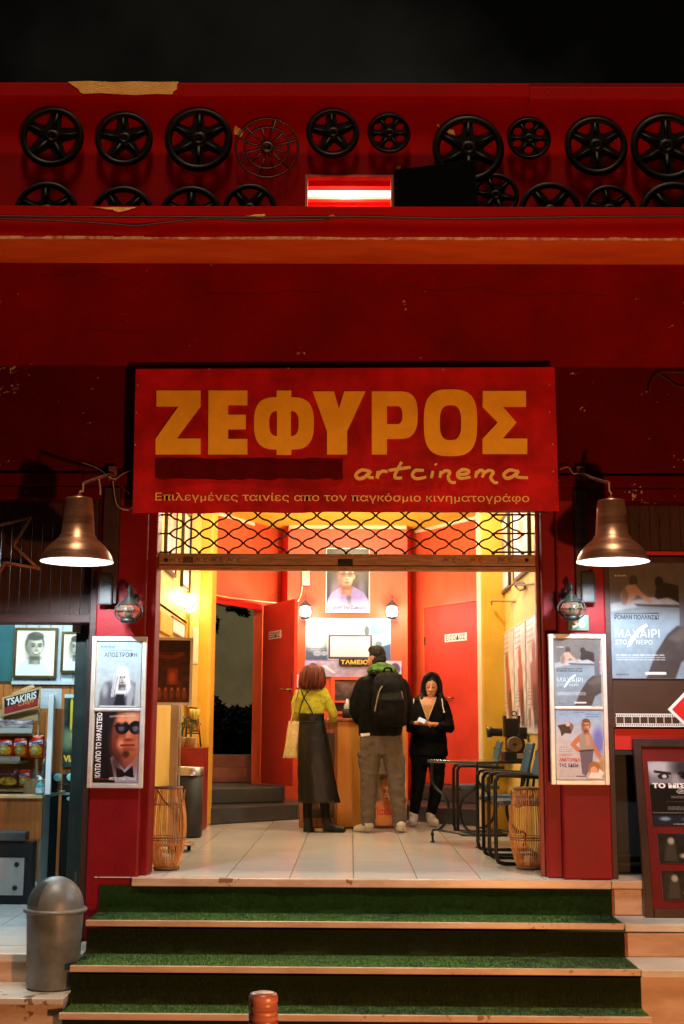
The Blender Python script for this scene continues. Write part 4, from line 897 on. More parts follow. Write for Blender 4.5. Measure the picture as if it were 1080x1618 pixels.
def knife_art(W_,H_):
    a = Art(W_,H_,(116,130,142),1.38).grad((88,80,78),(120,136,150),0,.42)
    a.poly([(0,0),(1,0),(1,.36),(0,.40)],(84,76,72),.2,.8).poly([(0,.36),(.55,.30),(1,.33),(1,.36),(.5,.37),(0,.43)],(146,152,160),.02)
    a.ell(.30,.16,.055,.05,(54,46,44)).poly([(.15,.36),(.13,.28),(.22,.2),(.32,.19),(.40,.26),(.55,.34),(.5,.36),(.34,.28),(.26,.36)],(160,130,114),.015).poly([(.15,.36),(.14,.28),(.2,.22),(.24,.30),(.2,.37)],(96,80,74),.02,.7)
    a.ell(.62,.17,.055,.05,(30,26,26)).poly([(.58,.22),(.68,.17),(.86,.2),(.92,.30),(.86,.35),(.72,.3),(.60,.32),(.56,.30)],(36,30,30),.015).poly([(.30,.36),(.9,.37),(.86,.39),(.34,.38)],(60,60,66),.01)
    a.poly([(.42,1),(.55,.78),(.70,.62),(.82,.55),(1,.53),(1,.80),(.86,.86),(.78,1)],(62,56,56),.015).poly([(.70,.66),(.86,.57),(1,.56),(1,.66),(.82,.70)],(88,80,78),.03,.8).ell(.9,.72,.1,.05,(70,64,66),-20,.6,.8).poly([(.86,.56),(.86,.2),(.92,.02),(.97,.3),(.97,.55)],(84,84,92),.012).poly([(.93,.2),(.96,.3),(.955,.5),(.935,.5)],(150,60,64),.01,.5)
    a.lines(.06,.80,.66,.84,3,(210,220,228),.6).line([(.42,.955),(.66,.955)],.010,(225,225,225)).line([(.06,.445),(.6,.44)],.004,(50,54,60)).line([(.05,.965),(.2,.965)],.006,(90,96,104)).noise(.06)
    for k in range(5): a.ell(.08+.03*k,.115,.008,.007,(215,205,200))
    return a
def knife_text(m_,f,z):
    f.text(m_,'ΡΟΜΑΝ ΠΟΛΑΝΣΚΙ',.05,.455,.60,.495,z+.0015,2,bold=.02); f.text(m_,'ΜΑΧΑΙΡΙ',.05,.58,.60,.65,z+.0015,3,bold=-.008); f.text(m_,'ΣΤΟ',.05,.67,.19,.71,z+.0015,3,bold=-.005); f.text(m_,'ΝΕΡΟ',.31,.67,.51,.71,z+.0015,3,bold=-.005)
    m_.add([f.q(x,y,z+.002) for x,y in ((.44,.53),(.46,.55),(.36,.60),(.24,.72),(.19,.735),(.22,.68),(.34,.57))],[(6,5,4,3,2,1,0)],3)
PALE_INK = M('pale_blue_ink', (.62,.72,.80), .5)
t, fa, fb = poster_case((871,1002,963,1240), 8.665, 'silver frame holding two posters on the pillar below the number 36', .495)
knife_art(80,112).onto('poster', fa, t, .002, extra=knife_text, mats=[WHITE_PAPER,BLACK_INK,PALE_INK], label='blue-grey poster with two dark figures and a raised fist')
art = Art(100,140,(176,178,190),1.35).grad((126,158,196),(190,186,188),0,.4).noise(.04)
art.ell(.9,.45,.12,.2,(104,110,190),soft=.8).poly([(.62,1),(.84,.8),(1,.66),(1,1)],(176,128,72),.06).poly([(.04,.22),(.2,.2),(.3,.17),(.38,.24),(.32,.34),(.2,.33),(.12,.38),(.1,.30)],(44,34,34),.015).ell(.26,.20,.05,.035,(200,170,160)).ell(.34,.24,.04,.05,(120,90,80))
art.poly([(.48,.36),(.58,.32),(.74,.33),(.80,.44),(.78,.58),(.52,.60),(.50,.52)],(150,136,128),.012).poly([(.62,.34),(.70,.34),(.72,.5),(.64,.52)],(196,138,104),.015).poly([(.48,.36),(.42,.40),(.30,.50),(.44,.60),(.54,.62),(.50,.55),(.42,.50),(.52,.44)],(190,108,72),.012).poly([(.76,.42),(.84,.52),(.96,.66),(.92,.72),(.78,.56)],(190,108,72),.012)
art.poly([(.50,.59),(.79,.58),(.76,.78),(.62,.95),(.54,.92)],(84,80,104),.012).head(.65,.22,.085,(190,112,78),(92,52,34),(120,62,46),-.3).ell(.80,.84,.13,.10,(150,96,54)).ell(.79,.88,.08,.07,(214,160,124)).poly([(.66,.98),(.72,.90),(.9,.90),(.98,.99)],(232,228,222),.02).poly([(.9,.84),(1.0,.9),(.96,.96),(.88,.9)],(232,228,222),.02)
art.line([(.50,.59),(.79,.575)],.012,(40,30,34)).lines(.06,.57,.34,.60,2,(120,120,130)).lines(.06,.88,.5,.96,4,(130,130,140),.5).lines(.38,.03,.62,.05,1,(40,60,110)).lines(.66,.06,.92,.09,2,(40,50,100)).lines(.08,.055,.2,.075,1,(120,70,60)).line([(.42,.955),(.62,.955)],.008,(60,60,70))
for k in range(5): art.ell(.08+.035*k,.535,.008,.007,(120,40,60))
art.onto('poster', fb, t, .002, extra=lambda m_,f,z: (f.text(m_,'ΑΝΑΤΟΛΙΚΑ',.06,.69,.50,.745,z+.0015,2,bold=.03), f.text(m_,'ΤΗΣ ΕΔΕΜ',.06,.77,.46,.825,z+.0015,3,bold=.03), f.text(m_,'ΤΖΕΙΜΣ ΝΤΗΝ',.06,.632,.34,.66,z+.0015,2)), mats=[WHITE_PAPER,RED_INK,BLUE_INK], label='bright poster of a standing man with crimson and blue Greek title')
# wire star on the kiosk panel
cx_,cy_ = -6,862; tips = []
pts = [(48,818),(21,862),(60,898),(8,889),(-22,938),(-34,888),(-84,880),(-42,850),(-44,798),(-2,830)]
mb = MB(); q = [P(x,y,8.72) for x,y in pts]
mb.tube([p_ for i in range(10) for p_ in (q[i].lerp(q[(i+1)%10],.02), q[i].lerp(q[(i+1)%10],.98))], .011, n=6, closed=True)
for p_ in (q[0],q[2]): mb.ball(p_,.014)
mb.box((q[3].x-.02,q[3].y,q[3].z-.01),(q[3].x,Y(8.86)+.01,q[3].z+.01)); mb.build('wire_star', M('coppery_tube', (.34,.13,.07), .4, metal=.2), None, label='copper coloured wire star on the dark plank panel over the kiosk', cat='star')
# ================================================================ silver dome bin and bollard
SILVER = M('silver_grey_plastic', (.165,.185,.20), .45, metal=.25, var=.12, scale=7, chips=(.09,.075,.065), chip_at=.76, chip_scale=10); SILVER_D = M('dark_silver_flap', (.10,.13,.14), .3, metal=.3)
cb = PZ(82,1560,zt2); dbn = cb.y + 8.67
z_r = P(84,1437,dbn).z; z_t = P(84,1388,dbn).z; rb_ = 40*dbn/(F_PX*1.045); rt_ = 47*dbn/(F_PX*1.03)
bt = thing('dome_bin', 'tall silver push bin with domed lid on the kiosk step', 'bin', (cb.x,cb.y,zt2))
mb = MB(); H = z_r-zt2; mb.lathe([(.001,.002),(rb_*.94,.002),(rb_,.012),(rt_*.93,H*.94),(rt_*.93,H*.985)], (cb.x,cb.y,zt2), n=48); mb.build('body', SILVER, bt)
mb = MB(); mb.lathe([(rt_*.94,H*.97),(rt_*1.02,H*.975),(rt_*1.05,H*.99),(rt_*1.05,H*1.01),(rt_*1.0,H*1.025),(rt_*.93,H*1.03)], (cb.x,cb.y,zt2), n=48); mb.build('rim', SILVER, bt)
mb = MB(); prof = [(rt_*.93*math.cos(t), H*1.03+(z_t-z_r)*1.0*math.sin(t)) for t in [math.pi/2*i/12 for i in range(12)]]+[(.001,H*1.03+(z_t-z_r))]
mb.lathe(prof,(cb.x,cb.y,zt2),n=48); dm = mb.build('dome', SILVER, bt)
mb = MB(); cc = V((cb.x,cb.y,zt2+H*1.03)); rows_ = []
for i in range(11):
    t = rad(8+62*i/10); row = []
    for j in range(17):
        a = rad(188+56*j/16 + 6*math.sin(t)); rr2 = rt_*.93*1.012; row.append(cc + V((rr2*math.cos(t)*math.cos(a), rr2*math.cos(t)*math.sin(a), (z_t-z_r)*1.012*math.sin(t))))
    rows_.append(row)
mb.loft(rows_,0,caps=False,closed=False); mb.build('flap', SILVER_D, dm)
db2 = 4.8; bx = P(416,1572,db2); rb2 = 23*db2/(F_PX*1.05)
bo = thing('bollard', 'short rusty red and brown ringed bollard top in front of the stairs', 'bollard', (bx.x,bx.y,-.76))
zb_ = P(416,1567,db2).z; mb = MB(); prof = [(.001,zb_+.76),(rb2*.55,zb_+.76),(rb2*.9,zb_+.755)]; z = zb_-.015; k = 0
while z > -.76+.05:
    prof += [(rb2,z+.76),(rb2,z+.76-.018),(rb2*.95,z+.76-.021),(rb2*.95,z+.76-.027),(rb2,z+.76-.030)]; z -= .030
prof += [(rb2,.001)]; mb.lathe(prof,(bx.x,bx.y,-.76),n=32); mb.build('post', M('chipped_red_brown_paint', (.30,.11,.07), .35, scale=6, stretch=(1,1,14), col2=(.12,.025,.015), gap=.2, chips=(.5,.35,.25), chip_at=.78, chip_scale=30), bo)
mb = MB(); mb.lathe([(rb2*1.015,zb_+.76-.10),(rb2*1.015,zb_+.76-.15)],(bx.x,bx.y,-.76),n=32,m=0); mb.build('band', M('dark_red_band', (.22,.015,.012), .4, var=.2, scale=12), bo)
# ================================================================ lobby lighting
WARM = (1.0, .72, .40)
GLOW_W = M('glowing_opal_glass', (.95,.95,.95), emit=(1.0,.93,.82), es=14)
cb_ = P(559,829,13.4); t = thing('ceiling_lamp', 'small bright bare bulb on the yellow lobby ceiling', 'ceiling lamp', (cb_.x,cb_.y,ZC))
mb = MB(); mb.ball((cb_.x,cb_.y,ZC-.09),.05); mb.build('bulb', M('bright_bulb', (1,1,1), emit=(1,.85,.6), es=60), t)
mb = MB(); mb.lathe([(.05,0),(.045,-.03),(.03,-.05),(.001,-.05)],(cb_.x,cb_.y,ZC-.001),n=20); mb.build('holder', CREAM, t)
lamp('POINT','lobby_ceiling_light',(cb_.x,cb_.y-.02,ZC-.18),120,WARM,.06)
for x,y,e in ((-.8,2.8,95),(.85,2.8,95)):  # two out-of-view lamps added to light the front of the lobby
    t = thing('ceiling_lamp', 'unseen added opal ceiling lamp just inside the grille on the %s lobby side' % ('kiosk' if x<0 else 'chair'), 'ceiling lamp', (x,y,ZC))
    mb = MB(); mb.lathe([(.13,0),(.13,-.03),(.10,-.07),(.05,-.09),(.001,-.095)],(x,y,ZC-.001),n=28); mb.build('shade', GLOW_W, t)
    mb = MB(); mb.lathe([(.145,0),(.145,-.02),(.132,-.02)],(x,y,ZC-.0015),n=28); mb.build('rim', METAL, t)
    lamp('POINT','lobby_front_fill',(x,y,ZC-.2),e,(1.0,.95,.84),.09)
def back_lamp(px, label):
    d = 15.06; c = P(px,966,d); s_ = d/F_PX
    t = thing('wall_lamp', label, 'wall lamp', (c.x,c.y,c.z-10*s_), 'glowing wall lamps above the ticket counter')
    mb = MB(); mb.lathe([(5*s_,-8*s_),(8*s_,-6*s_),(9*s_,0),(6.5*s_,8*s_)],c,n=24); mb.build('globe', M('glowing_lamp_glass',(.95,.95,.95),emit=(.92,.96,1.0),es=18), t)
    mb = MB(); mb.lathe([(.001,-12*s_),(6*s_,-12*s_),(8*s_,-9*s_),(5*s_,-8*s_)],c,n=20); mb.build('base', LMETAL, t)
    mb = MB(); mb.lathe([(10.5*s_,7*s_),(8*s_,11*s_),(3*s_,15*s_),(1.3*s_,18*s_),(1.2*s_,24*s_),(.001,25*s_)],c,n=20); mb.build('cap', M('grey_blue_lamp_cap',(.10,.11,.14),.4,metal=.5), t)
    mb = MB(); mb.tube(spline([c+V((0,0,12*s_)),c+V((0,.05,16*s_)),c+V((0,.135,10*s_))],5),2*s_,n=6); mb.build('bracket', LMETAL, t)
    lamp('POINT','wall_lamp_light',(c.x,c.y-.16,c.z-.02),20,(1.0,.93,.80),.06)
back_lamp(482,'glowing wall lamp beside the open exit door'); back_lamp(619,'glowing wall lamp between portrait poster and entrance door')
# ================================================================ pictures on the back wall
d = 15.19
def pic(name, label, cat, px, art, d=d, mats=None, extra=None, border=None, grp=None):
    fr = flat_frame(*px, d-.012); t = thing(name, label, cat, fr.p(fr.w/2,0,0), grp)
    if border:
        mb = MB(); w_,m_ = border
        for a in ((0,0,w_,fr.h),(fr.w-w_,0,fr.w,fr.h),(w_,0,fr.w-w_,w_),(w_,fr.h-w_,fr.w-w_,fr.h)): fr.slab(mb,*a,-.008,.010,0)
        mb.build('frame', m_, t); fi = Frame(fr.p(w_,w_),fr.u,fr.v,fr.w-2*w_,fr.h-2*w_)
    else: fi = fr
    art.onto('print', fi, t, .003, extra=extra, mats=mats or [WHITE_PAPER]); return t
art = Art(100,128,(26,24,26),1.28)
art.poly([(.0,1),(.03,.80),(.12,.70),(.34,.60),(.64,.60),(.88,.70),(.98,.80),(1,1)],(118,110,170),.02).poly([(.44,.66),(.56,.70),(.60,.95),(.52,.95)],(62,64,100),.03).head(.47,.42,.20,(205,140,112),(44,34,30),(150,84,66),.1).ell(.39,.415,.075,.04,(70,44,38),soft=.3,al=.5).ell(.55,.415,.075,.04,(70,44,38),soft=.3,al=.5).line([(.28,.40),(.68,.40)],.008,(40,26,24)).ell(.2,.75,.12,.3,(178,172,218),soft=.9,al=.5).ell(.82,.75,.1,.3,(120,116,172),soft=.9,al=.6)
art.grad.__self__.mix(np.clip((art.y-.78)/.15,0,1)*.75,(205,214,240)).noise(.04)
pic('portrait_poster','poster portrait of a man in a lilac shirt with handwritten caption','poster',(514,866,584,968),art,mats=[WHITE_PAPER,BLUE_INK],border=(.012,WHITE_PAPER),extra=lambda m_,f,z: f.text(m_,'Η ψυχή του Ζεφύρου',.06,.90,.95,.975,z+.002,2,bold=.015))
art = Art(150,80,(190,206,214),.48).grad((222,228,228),(150,176,196)).noise(.12,8)
art.poly([(0,.45),(.25,.5),(.26,1),(0,1)],(70,92,120),.02).ell(.12,.5,.14,.25,(206,226,222),soft=.8).ell(.14,.84,.05,.06,(150,170,190)).ell(.22,.84,.04,.05,(150,170,190)).poly([(.27,.40),(.78,.40),(.78,.97),(.27,.97)],(58,56,74),.008).poly([(.29,.43),(.76,.43),(.76,.92),(.29,.92)],(206,206,222),.008).poly([(.74,.1),(.93,.08),(.95,.36),(.78,.40)],(110,150,176),.02).ell(.72,.3,.03,.12,(90,110,120)).ell(.93,.6,.08,.2,(190,214,216),soft=.9).poly([(.80,.72),(1,.6),(1,1),(.8,1)],(60,90,130),.02).lines(.02,.72,.24,.95,5,(40,60,90)).ell(.86,.62,.04,.08,(100,130,150))
pic('cinema_photograph','large bluish wall photograph of an open air cinema screen','wall picture',(482,977,617,1043),art)
art = Art(150,30,(176,172,206),.2).grad((160,160,200),(190,184,214),x=True).noise(.1,4).ell(.085,.55,.06,.40,(80,62,120)).ell(.935,.5,.05,.38,(84,62,120)).lines(.16,.25,.34,.8,4,(226,228,240),.9).line([(.2,.3),(.3,.75)],.02,(230,232,240)).lines(.37,.1,.55,.95,6,(90,96,140),.6).line([(.75,.4),(.62,.95)],.01,(90,90,130)).line([(.75,.4),(.86,.95)],.01,(90,90,130))
pic('box_office_banner','pale violet printed strip with round emblems above the ticket window','printed strip',(481,1044,634,1069),art,d=15.18)
fr = flat_frame(535,1041,584,1051,15.12); mb = MB(); fr.slab(mb,0,0,fr.w,fr.h,-.03,.0,0); fr.text(mb,'ΤΑΜΕΙΟ',.06,.16,.94,.86,.002,1,bold=.03); t = thing('ticket_sign','small black ticket office sign with golden Greek capitals','sign',fr.p(fr.w/2,0,0)); mb.build('board',[BLACK,YELLOW_INK],t)
# ticket window: red frame and dark panes below the strip
fr = flat_frame(522,1070,640,1128,15.19); wn = MB()
for a in ((0,0,.05,fr.h),(fr.w-.05,0,fr.w,fr.h),(.05,fr.h-.035,fr.w-.05,fr.h),(.05,fr.h*.30,fr.w-.05,fr.h*.36),(.05,0,fr.w-.05,.03)): fr.slab(wn,*a,.0,.035)
fr.slab(wn,fr.w*.33,.03,fr.w*.36,fr.h*.30,.0,.03); wt = wn.build('ticket_window', LOBBY_RED, B)
art = Art(80,40,(70,60,60),.6).grad((120,96,92),(46,40,42)).noise(.35,5); art.onto('pane', Frame(fr.p(.05,fr.h*.36),fr.u,fr.v,fr.w-.1,fr.h*.64-.035), wt, .006)  # gradient on the pane is a painted reflection
art = Art(60,20,(40,22,22),.3).noise(.5,4); art.onto('pane', Frame(fr.p(.05,.03),fr.u,fr.v,fr.w-.1,fr.h*.30-.03), wt, .006)
art = Art(30,40,(222,220,224),1.3).lines(.1,.1,.9,.5,6,(120,120,180)).lines(.1,.6,.9,.9,4,(200,110,120)); pic('paper_notice','white paper notice on the wall by the exit door handle','notice',(466,1066,481,1086),art,d=15.17)
fr = flat_frame(477,903,489,925,15.18); mb = MB(); fr.slab(mb,0,0,fr.w,fr.h,-.0,.05); fr.slab(mb,fr.w*.2,fr.h*.2,fr.w*.8,fr.h*.8,.05,.056); t = thing('fuse_box','cream coloured fuse box above the wall lamp by the exit door','fuse box',fr.p(fr.w/2,0,0)); mb.build('casing',CREAM,t,bevel=.005)
cable([(477,926,15.14),(475,940,15.13),(470,950,15.0),(460,954,14.9),(440,953,15.3),(400,949,15.0),(360,944,14.35),(340,940,14.2)], .008, 'white cable sagging over the exit doorway', CREAM)
# ================================================================ ticket counter
OAK = M('honey_oak_veneer', (.60,.27,.045), .4, scale=4, stretch=(14,14,.7), col2=(.50,.20,.03), gap=.25, bump=.03, coat=.2); OAK_D = M('reddish_oak_edge', (.28,.09,.03), .45, scale=4, stretch=(12,12,.8))
cx0,cx1 = PZ(472,1308,0).x, PZ(642,1308,0).x; cy0 = PZ(550,1309,0).y; zt_c = ZH(1135,13.1)
ct = thing('ticket_counter','honey oak ticket counter with posters on its front','counter',((cx0+cx1)/2,cy0+.3,0))
mb = MB(); mb.box((cx0+.02,cy0+.02,.004),(cx1-.02,cy0+.62,zt_c-.03)); body = mb.build('body', OAK_D, ct, bevel=.004)
xa,xb = XH(533,13.05),XH(577,13.05)
mb = MB(); mb.box((xa,cy0,.012),(xb,cy0+.019,zt_c-.034)); mb.box((cx1-.045,cy0,.012),(cx1-.005,cy0+.019,zt_c-.034)); mb.build('front_panel', OAK, ct, bevel=.003)
mb = MB(); mb.box((cx0,cy0-.0,.004),(cx0+.06,cy0+.018,zt_c-.034)); mb.box((xa-.03,cy0-.004,.004),(xa-.002,cy0+.016,zt_c-.034)); mb.build('front_post', OAK_D, ct, bevel=.003)
mb = MB(); mb.box((cx0-.03,cy0-.04,zt_c-.03),(cx1+.03,cy0+.66,zt_c)); mb.build('counter_top', OAK_D, ct, bevel=.006)
art = Art(60,110,(40,36,36),1.6).noise(.4,8).ell(.3,.35,.12,.12,(190,170,150)).poly([(.2,.45),(.6,.5),(.55,.9),(.2,.9)],(90,70,60)).ell(.6,.75,.2,.15,(150,110,90)); art.onto('poster', Frame((cx0+.065,cy0+.004,.10),(1,0,0),(0,0,1),xa-cx0-.10,zt_c-.25), ct, .012, label='dim poster behind the woman in the skirt')
art = Art(60,70,(34,44,40),1.1).noise(.3,7).head(.55,.30,.20,(210,150,112),(150,96,50),(140,84,60),.1).ell(.45,.85,.5,.38,(176,96,60)).ell(.45,.85,.3,.2,(220,140,80),soft=.8).lines(.1,.66,.9,.72,2,(230,220,190)); art.onto('poster', Frame((xb+.04,cy0+.004,.03),(1,0,0),(0,0,1),cx1-xb-.10,.47), ct, .012, extra=lambda m_,f,z: f.text(m_,'Παιδιά',.14,.62,.86,.78,z+.002,2,bold=.02), mats=[WHITE_PAPER,RED_INK], label='colourful poster between the legs of the man')
art = Art(50,60,(60,56,54),1.1).noise(.5,7).poly([(.2,1),(.5,.2),(.8,1)],(150,146,140),.05).lines(.1,.05,.9,.2,3,(210,205,200)); art.onto('poster', Frame((xb+.04,cy0+.004,.53),(1,0,0),(0,0,1),cx1-xb-.10,.44), ct, .012, label='greyish poster above the colourful one')
t = thing('dispenser','small dark dispenser with pale cap on the ticket counter','dispenser',(XH(548,13.3),Y(13.3),zt_c)); mb = MB(); c=V((XH(548,13.3),Y(13.3),zt_c+.001)); mb.lathe([(.001,0),(.05,0),(.05,.09),(.04,.10),(.001,.10)],c); mb.build('body',BLACK,t); mb = MB(); mb.lathe([(.03,.10),(.035,.13),(.015,.16),(.012,.2),(.001,.2)],c); mb.build('cap',M('pale_aqua_plastic',(.5,.62,.62),.3),t)
# ================================================================ right-hand lobby wall
def side_frame(xw, d0, d1, z0, z1, off=.02):
    """a rectangle on the right wall (faces -x); u runs from the far end to the street"""
    return Frame((xw-off,Y(d1),z0),(0,-1,0),(0,0,1),d1-d0,z1-z0)
zA_,zB_ = P(800,1157,12.2).z, ZH(1000,12.25)
palR = [((214,196,190),(150,60,56),(90,84,120)),((208,206,214),(168,70,52),(60,70,110)),((206,202,208),(150,84,80),(96,60,60))]
ptz = P(800,1000,12.1).z
for k,(pa,pb) in enumerate(((799,817),(818,836),(837,858))):
    da = 1.53*F_PX*1.0148/(pa-555.5); db_ = 1.53*F_PX*1.0148/(pb-555.5)
    fr = side_frame(RX,db_,da,.96,ptz+.02,.012); c0,c1,c2_ = palR[k]; art = Art(70,100,c0,1.35).noise(.15,9)
    art.lines(.08,.05,.6,.2,4,c2_).ell(.4+.1*k,.30,.14,.10,c1,soft=.5).poly([(.3,.4),(.6+.1*k,.36),(.8,.78),(.5,.86),(.36,.7)],c1,.05,.9).poly([(.5,.6),(.75,.6),(.85,.95),(.55,.95)],(56,40,50),.06,.8).poly([(.1,.8),(.3,.78),(.3,.95),(.1,.96)],c2_,.03,.6).lines(.1,.62,.45,.76,6,c2_,.6).ell(.2,.45,.1,.2,(190,190,206),soft=.9,al=.6)
    t = thing('wall_poster', ('pinkish sheet with a small figure','pale poster with a tall brown figure','pale poster with a dark red figure')[k]+', '+('farthest back of','in the middle of','nearest the street of')[k]+' three on the yellow wall', 'poster', fr.p(fr.w/2,0,0), 'posters on the yellow lobby wall')
    art.onto('print', fr, t, .002)
    mb = MB(); 
    for a in ((-.012,0,0,fr.h),(fr.w,0,fr.w+.012,fr.h),(-.012,-.012,fr.w+.012,0),(-.012,fr.h,fr.w+.012,fr.h+.012)): fr.slab(mb,*a,-.010,.006)
    mb.build('edge', M('thin_pale_edge',(.6,.55,.5),.5), t)
BLKF = M('black_wood_frame',(.03,.018,.014),.4)
for k,(pa,pb,yt_,yb_) in enumerate(((794,813,812,945),(820,846,800,922))):
    da = 1.53*F_PX*1.0148/(pa-555.5); db_ = 1.53*F_PX*1.0148/(pb-555.5); zb_ = P(pa,yb_,da).z; zt2_ = P(pb,yt_,db_).z
    fr = side_frame(RX,db_,da,zb_,max(zt2_,zb_+.75),.014); t = thing('framed_picture', ('framed grey picture high on the lobby wall, above the farthest posters','framed pink picture high on the lobby wall, nearest the street')[k],'framed picture',fr.p(fr.w/2,0,0),'framed pictures high on the chair-side wall')
    art = Art(50,60,(212,200,200),1.2).grad((206,176,168) if k else (200,192,180),(206,194,214)).noise(.12,8).ell(.5,.4,.2,.2,(170,110,90) if k else (120,116,110),soft=.9); art.onto('print', Frame(fr.p(.03,.03),fr.u,fr.v,fr.w-.06,fr.h-.06), t, .004)
    mb = MB()
    for a in ((0,0,.03,fr.h),(fr.w-.03,0,fr.w,fr.h),(.03,0,fr.w-.03,.03),(.03,fr.h-.03,fr.w-.03,fr.h)): fr.slab(mb,*a,-.012,.016)
    mb.build('frame', BLKF, t)
cable([(794,934,12.1),(806,926,11.6),(815,921,11.4),(826,921,11.0),(829,930,11.0),(820,932,11.2),(814,924,11.3),(830,924,10.8),(850,922,10.2),(860,924,9.9),(863,935,9.8)], .010, 'dark looped cable hanging under the framed pictures', M('brown_cable',(.10,.03,.012),.5))
cable([(777,955,12.5),(777,950,12.5),(795,950,12.15),(818,951,11.7)], .008, 'thin dark bracket rod on the yellow column', M('brown_rod',(.16,.07,.02),.5))
# ================================================================ table, chairs, projector
IRON = M('black_iron', (.006,.006,.006), .4, spec=.25, var=.2, scale=20); TOPM = M('grey_black_table_top', (.05,.05,.05), .16, coat=.4)
q1,q2 = PZ(683,1331,0.0), PZ(755,1340,0.0); e1 = (q2-q1).normalized(); e2 = V((-e1.y,e1.x,0)); Lw = (q2-q1).length; Ll = .52
tb = thing('iron_table','low black table on curved wrought iron legs, carrying the projector','table',q1+(e1*Lw+e2*Ll)/2)
zt_b = .69
mb = MB(); mb.hexa([q1-e1*.03-e2*.03+V((0,0,zt_b)),q1+e1*(Lw+.03)-e2*.03+V((0,0,zt_b)),q1+e1*(Lw+.03)+e2*(Ll+.03)+V((0,0,zt_b)),q1-e1*.03+e2*(Ll+.03)+V((0,0,zt_b))],[q1-e1*.03-e2*.03+V((0,0,zt_b+.025)),q1+e1*(Lw+.03)-e2*.03+V((0,0,zt_b+.025)),q1+e1*(Lw+.03)+e2*(Ll+.03)+V((0,0,zt_b+.025)),q1-e1*.03+e2*(Ll+.03)+V((0,0,zt_b+.025))]); mb.build('table_top',TOPM,tb,bevel=.004)
mb = MB()
for a,b in ((q1,q2),(q1+e2*Ll,q2+e2*Ll)): mb.tube([a+e1*.05+V((0,0,.11)),b-e1*.05+V((0,0,.10))],.011,n=6)
mb.tube([(q1+q2)/2+V((0,0,.105)),(q1+q2)/2+e2*Ll+V((0,0,.105))],.011,n=6); mb.build('stretcher',M('grey_iron_bar',(.10,.105,.11),.4,metal=.5),tb)
for base,dirv in ((q1,e1),(q2,-e1),(q1+e2*Ll,e1),(q2+e2*Ll,-e1)):
    mb = MB(); prof = [(0,.69),(-.005,.55),(.06,.47),(.19,.40),(.235,.30),(.20,.19),(.10,.12),(.01,.105),(0,.07),(.005,.01)]
    mb.tube(spline([base+dirv*x+V((0,0,z)) for x,z in prof],5),[.013]*30+[.011]*16,n=7); mb.lathe([(.001,.001),(.022,.001),(.018,.012),(.001,.014)],base); mb.ball(base+V((0,0,.07)),.017); mb.build('leg',IRON,tb)
BLUE = M('teal_blue_vinyl', (.018,.085,.15), .4, var=.1, scale=8)
def chair(xf, d0, label, back_lean=.06):
    """tubular arm chair facing the lobby centre (-x); xf is the front of its arms"""
    y0 = Y(d0); t = thing('tubular_chair', label, 'chair', (xf+.25,y0+.24,0), 'black tubular chairs along the yellow wall')
    for dy in (0,.46):
        yy = y0+dy; mb = MB(); L_ = min(.46, RX-.06-xf)
        pts = [(xf+L_,yy,.015),(xf+.06,yy,.015),(xf+.005,yy,.06),(xf,yy,.14),(xf,yy,.56),(xf+.012,yy,.62),(xf+.06,yy,.645),(xf+L_-.02,yy,.63)]
        mb.tube(spline(pts,6),.0145,n=8); mb.build('side_frame',IRON,t)
    mb = MB(); mb.box((xf+.02,y0+.03,.43),(xf+.40,y0+.43,.465)); mb.build('seat',BLUE,t,bevel=.012)
    mb = MB(); xb_ = min(xf+.36,RX-.14); mb.hexa([(xb_,y0+.02,.64),(xb_+.025,y0+.02,.64),(xb_+.025,y0+.44,.64),(xb_,y0+.44,.64)],[(xb_+back_lean,y0+.04,.88),(xb_+back_lean+.025,y0+.04,.88),(xb_+back_lean+.025,y0+.42,.88),(xb_+back_lean,y0+.42,.88)]); mb.build('backrest',BLUE,t,bevel=.012)
    for dy in (.06,.40): mb = MB(); mb.tube([(xb_+.0,y0+dy,.44),(xb_+.045,y0+dy,.82)],.011,n=6); mb.build('back_rod',IRON,t)
    for xx,zz in ((.02,.425),(.42,.02)): mb = MB(); mb.tube([(min(xf+xx,RX-.07),y0+.0,zz),(min(xf+xx,RX-.07),y0+.46,zz)],.012,n=6); mb.build('cross_bar',IRON,t)
chair(XH(783,9.55)-.01,9.55,'black tubular chair with blue seat nearest the wicker lantern'); chair(XH(762,10.2),10.22,'black tubular chair squeezed between front chair and projector table'); chair(XH(716,12.2)+.03,12.15,'black tubular chair behind the projector table, near the column')
# vintage film projector
PRJ = M('black_crackle_enamel', (.014,.013,.013), .35, var=.2, bump=.15, bscale=120, coat=.2); TAN = M('tan_dial', (.30,.19,.09), .4, metal=.3)
dpj = 11.1; z0 = zt_b+.0255
def pq(px,py,dd=0): return P(px,py,dpj+dd)
def pbox(mb,x0,y0,x1,y1,d0,d1): 
    a=pq(x0,y1,0); b=pq(x1,y0,0); mb.box((a.x,Y(dpj)+d0,a.z),(b.x,Y(dpj)+d1,b.z))
pr = thing('film_projector','vintage black film projector with tan dial standing on the iron table','film projector',(pq(812,1200).x,Y(dpj),z0))
mb = MB(); a=pq(794,1200); b=pq(833,1187); mb.box((a.x,Y(dpj)-.10,z0),(b.x,Y(dpj)+.14,b.z)); mb.box((pq(800,1190).x,Y(dpj)-.07,b.z),(pq(826,1190).x,Y(dpj)+.1,pq(0,1160).z)); pbox(mb,796,1135,820,1165,-.05,.08); mb.build('body',PRJ,pr,bevel=.012)
mb = MB(); 
for x0,x1 in ((795,799),(817,821)): pbox(mb,x0,1131,x1,1143,-.04,.06)
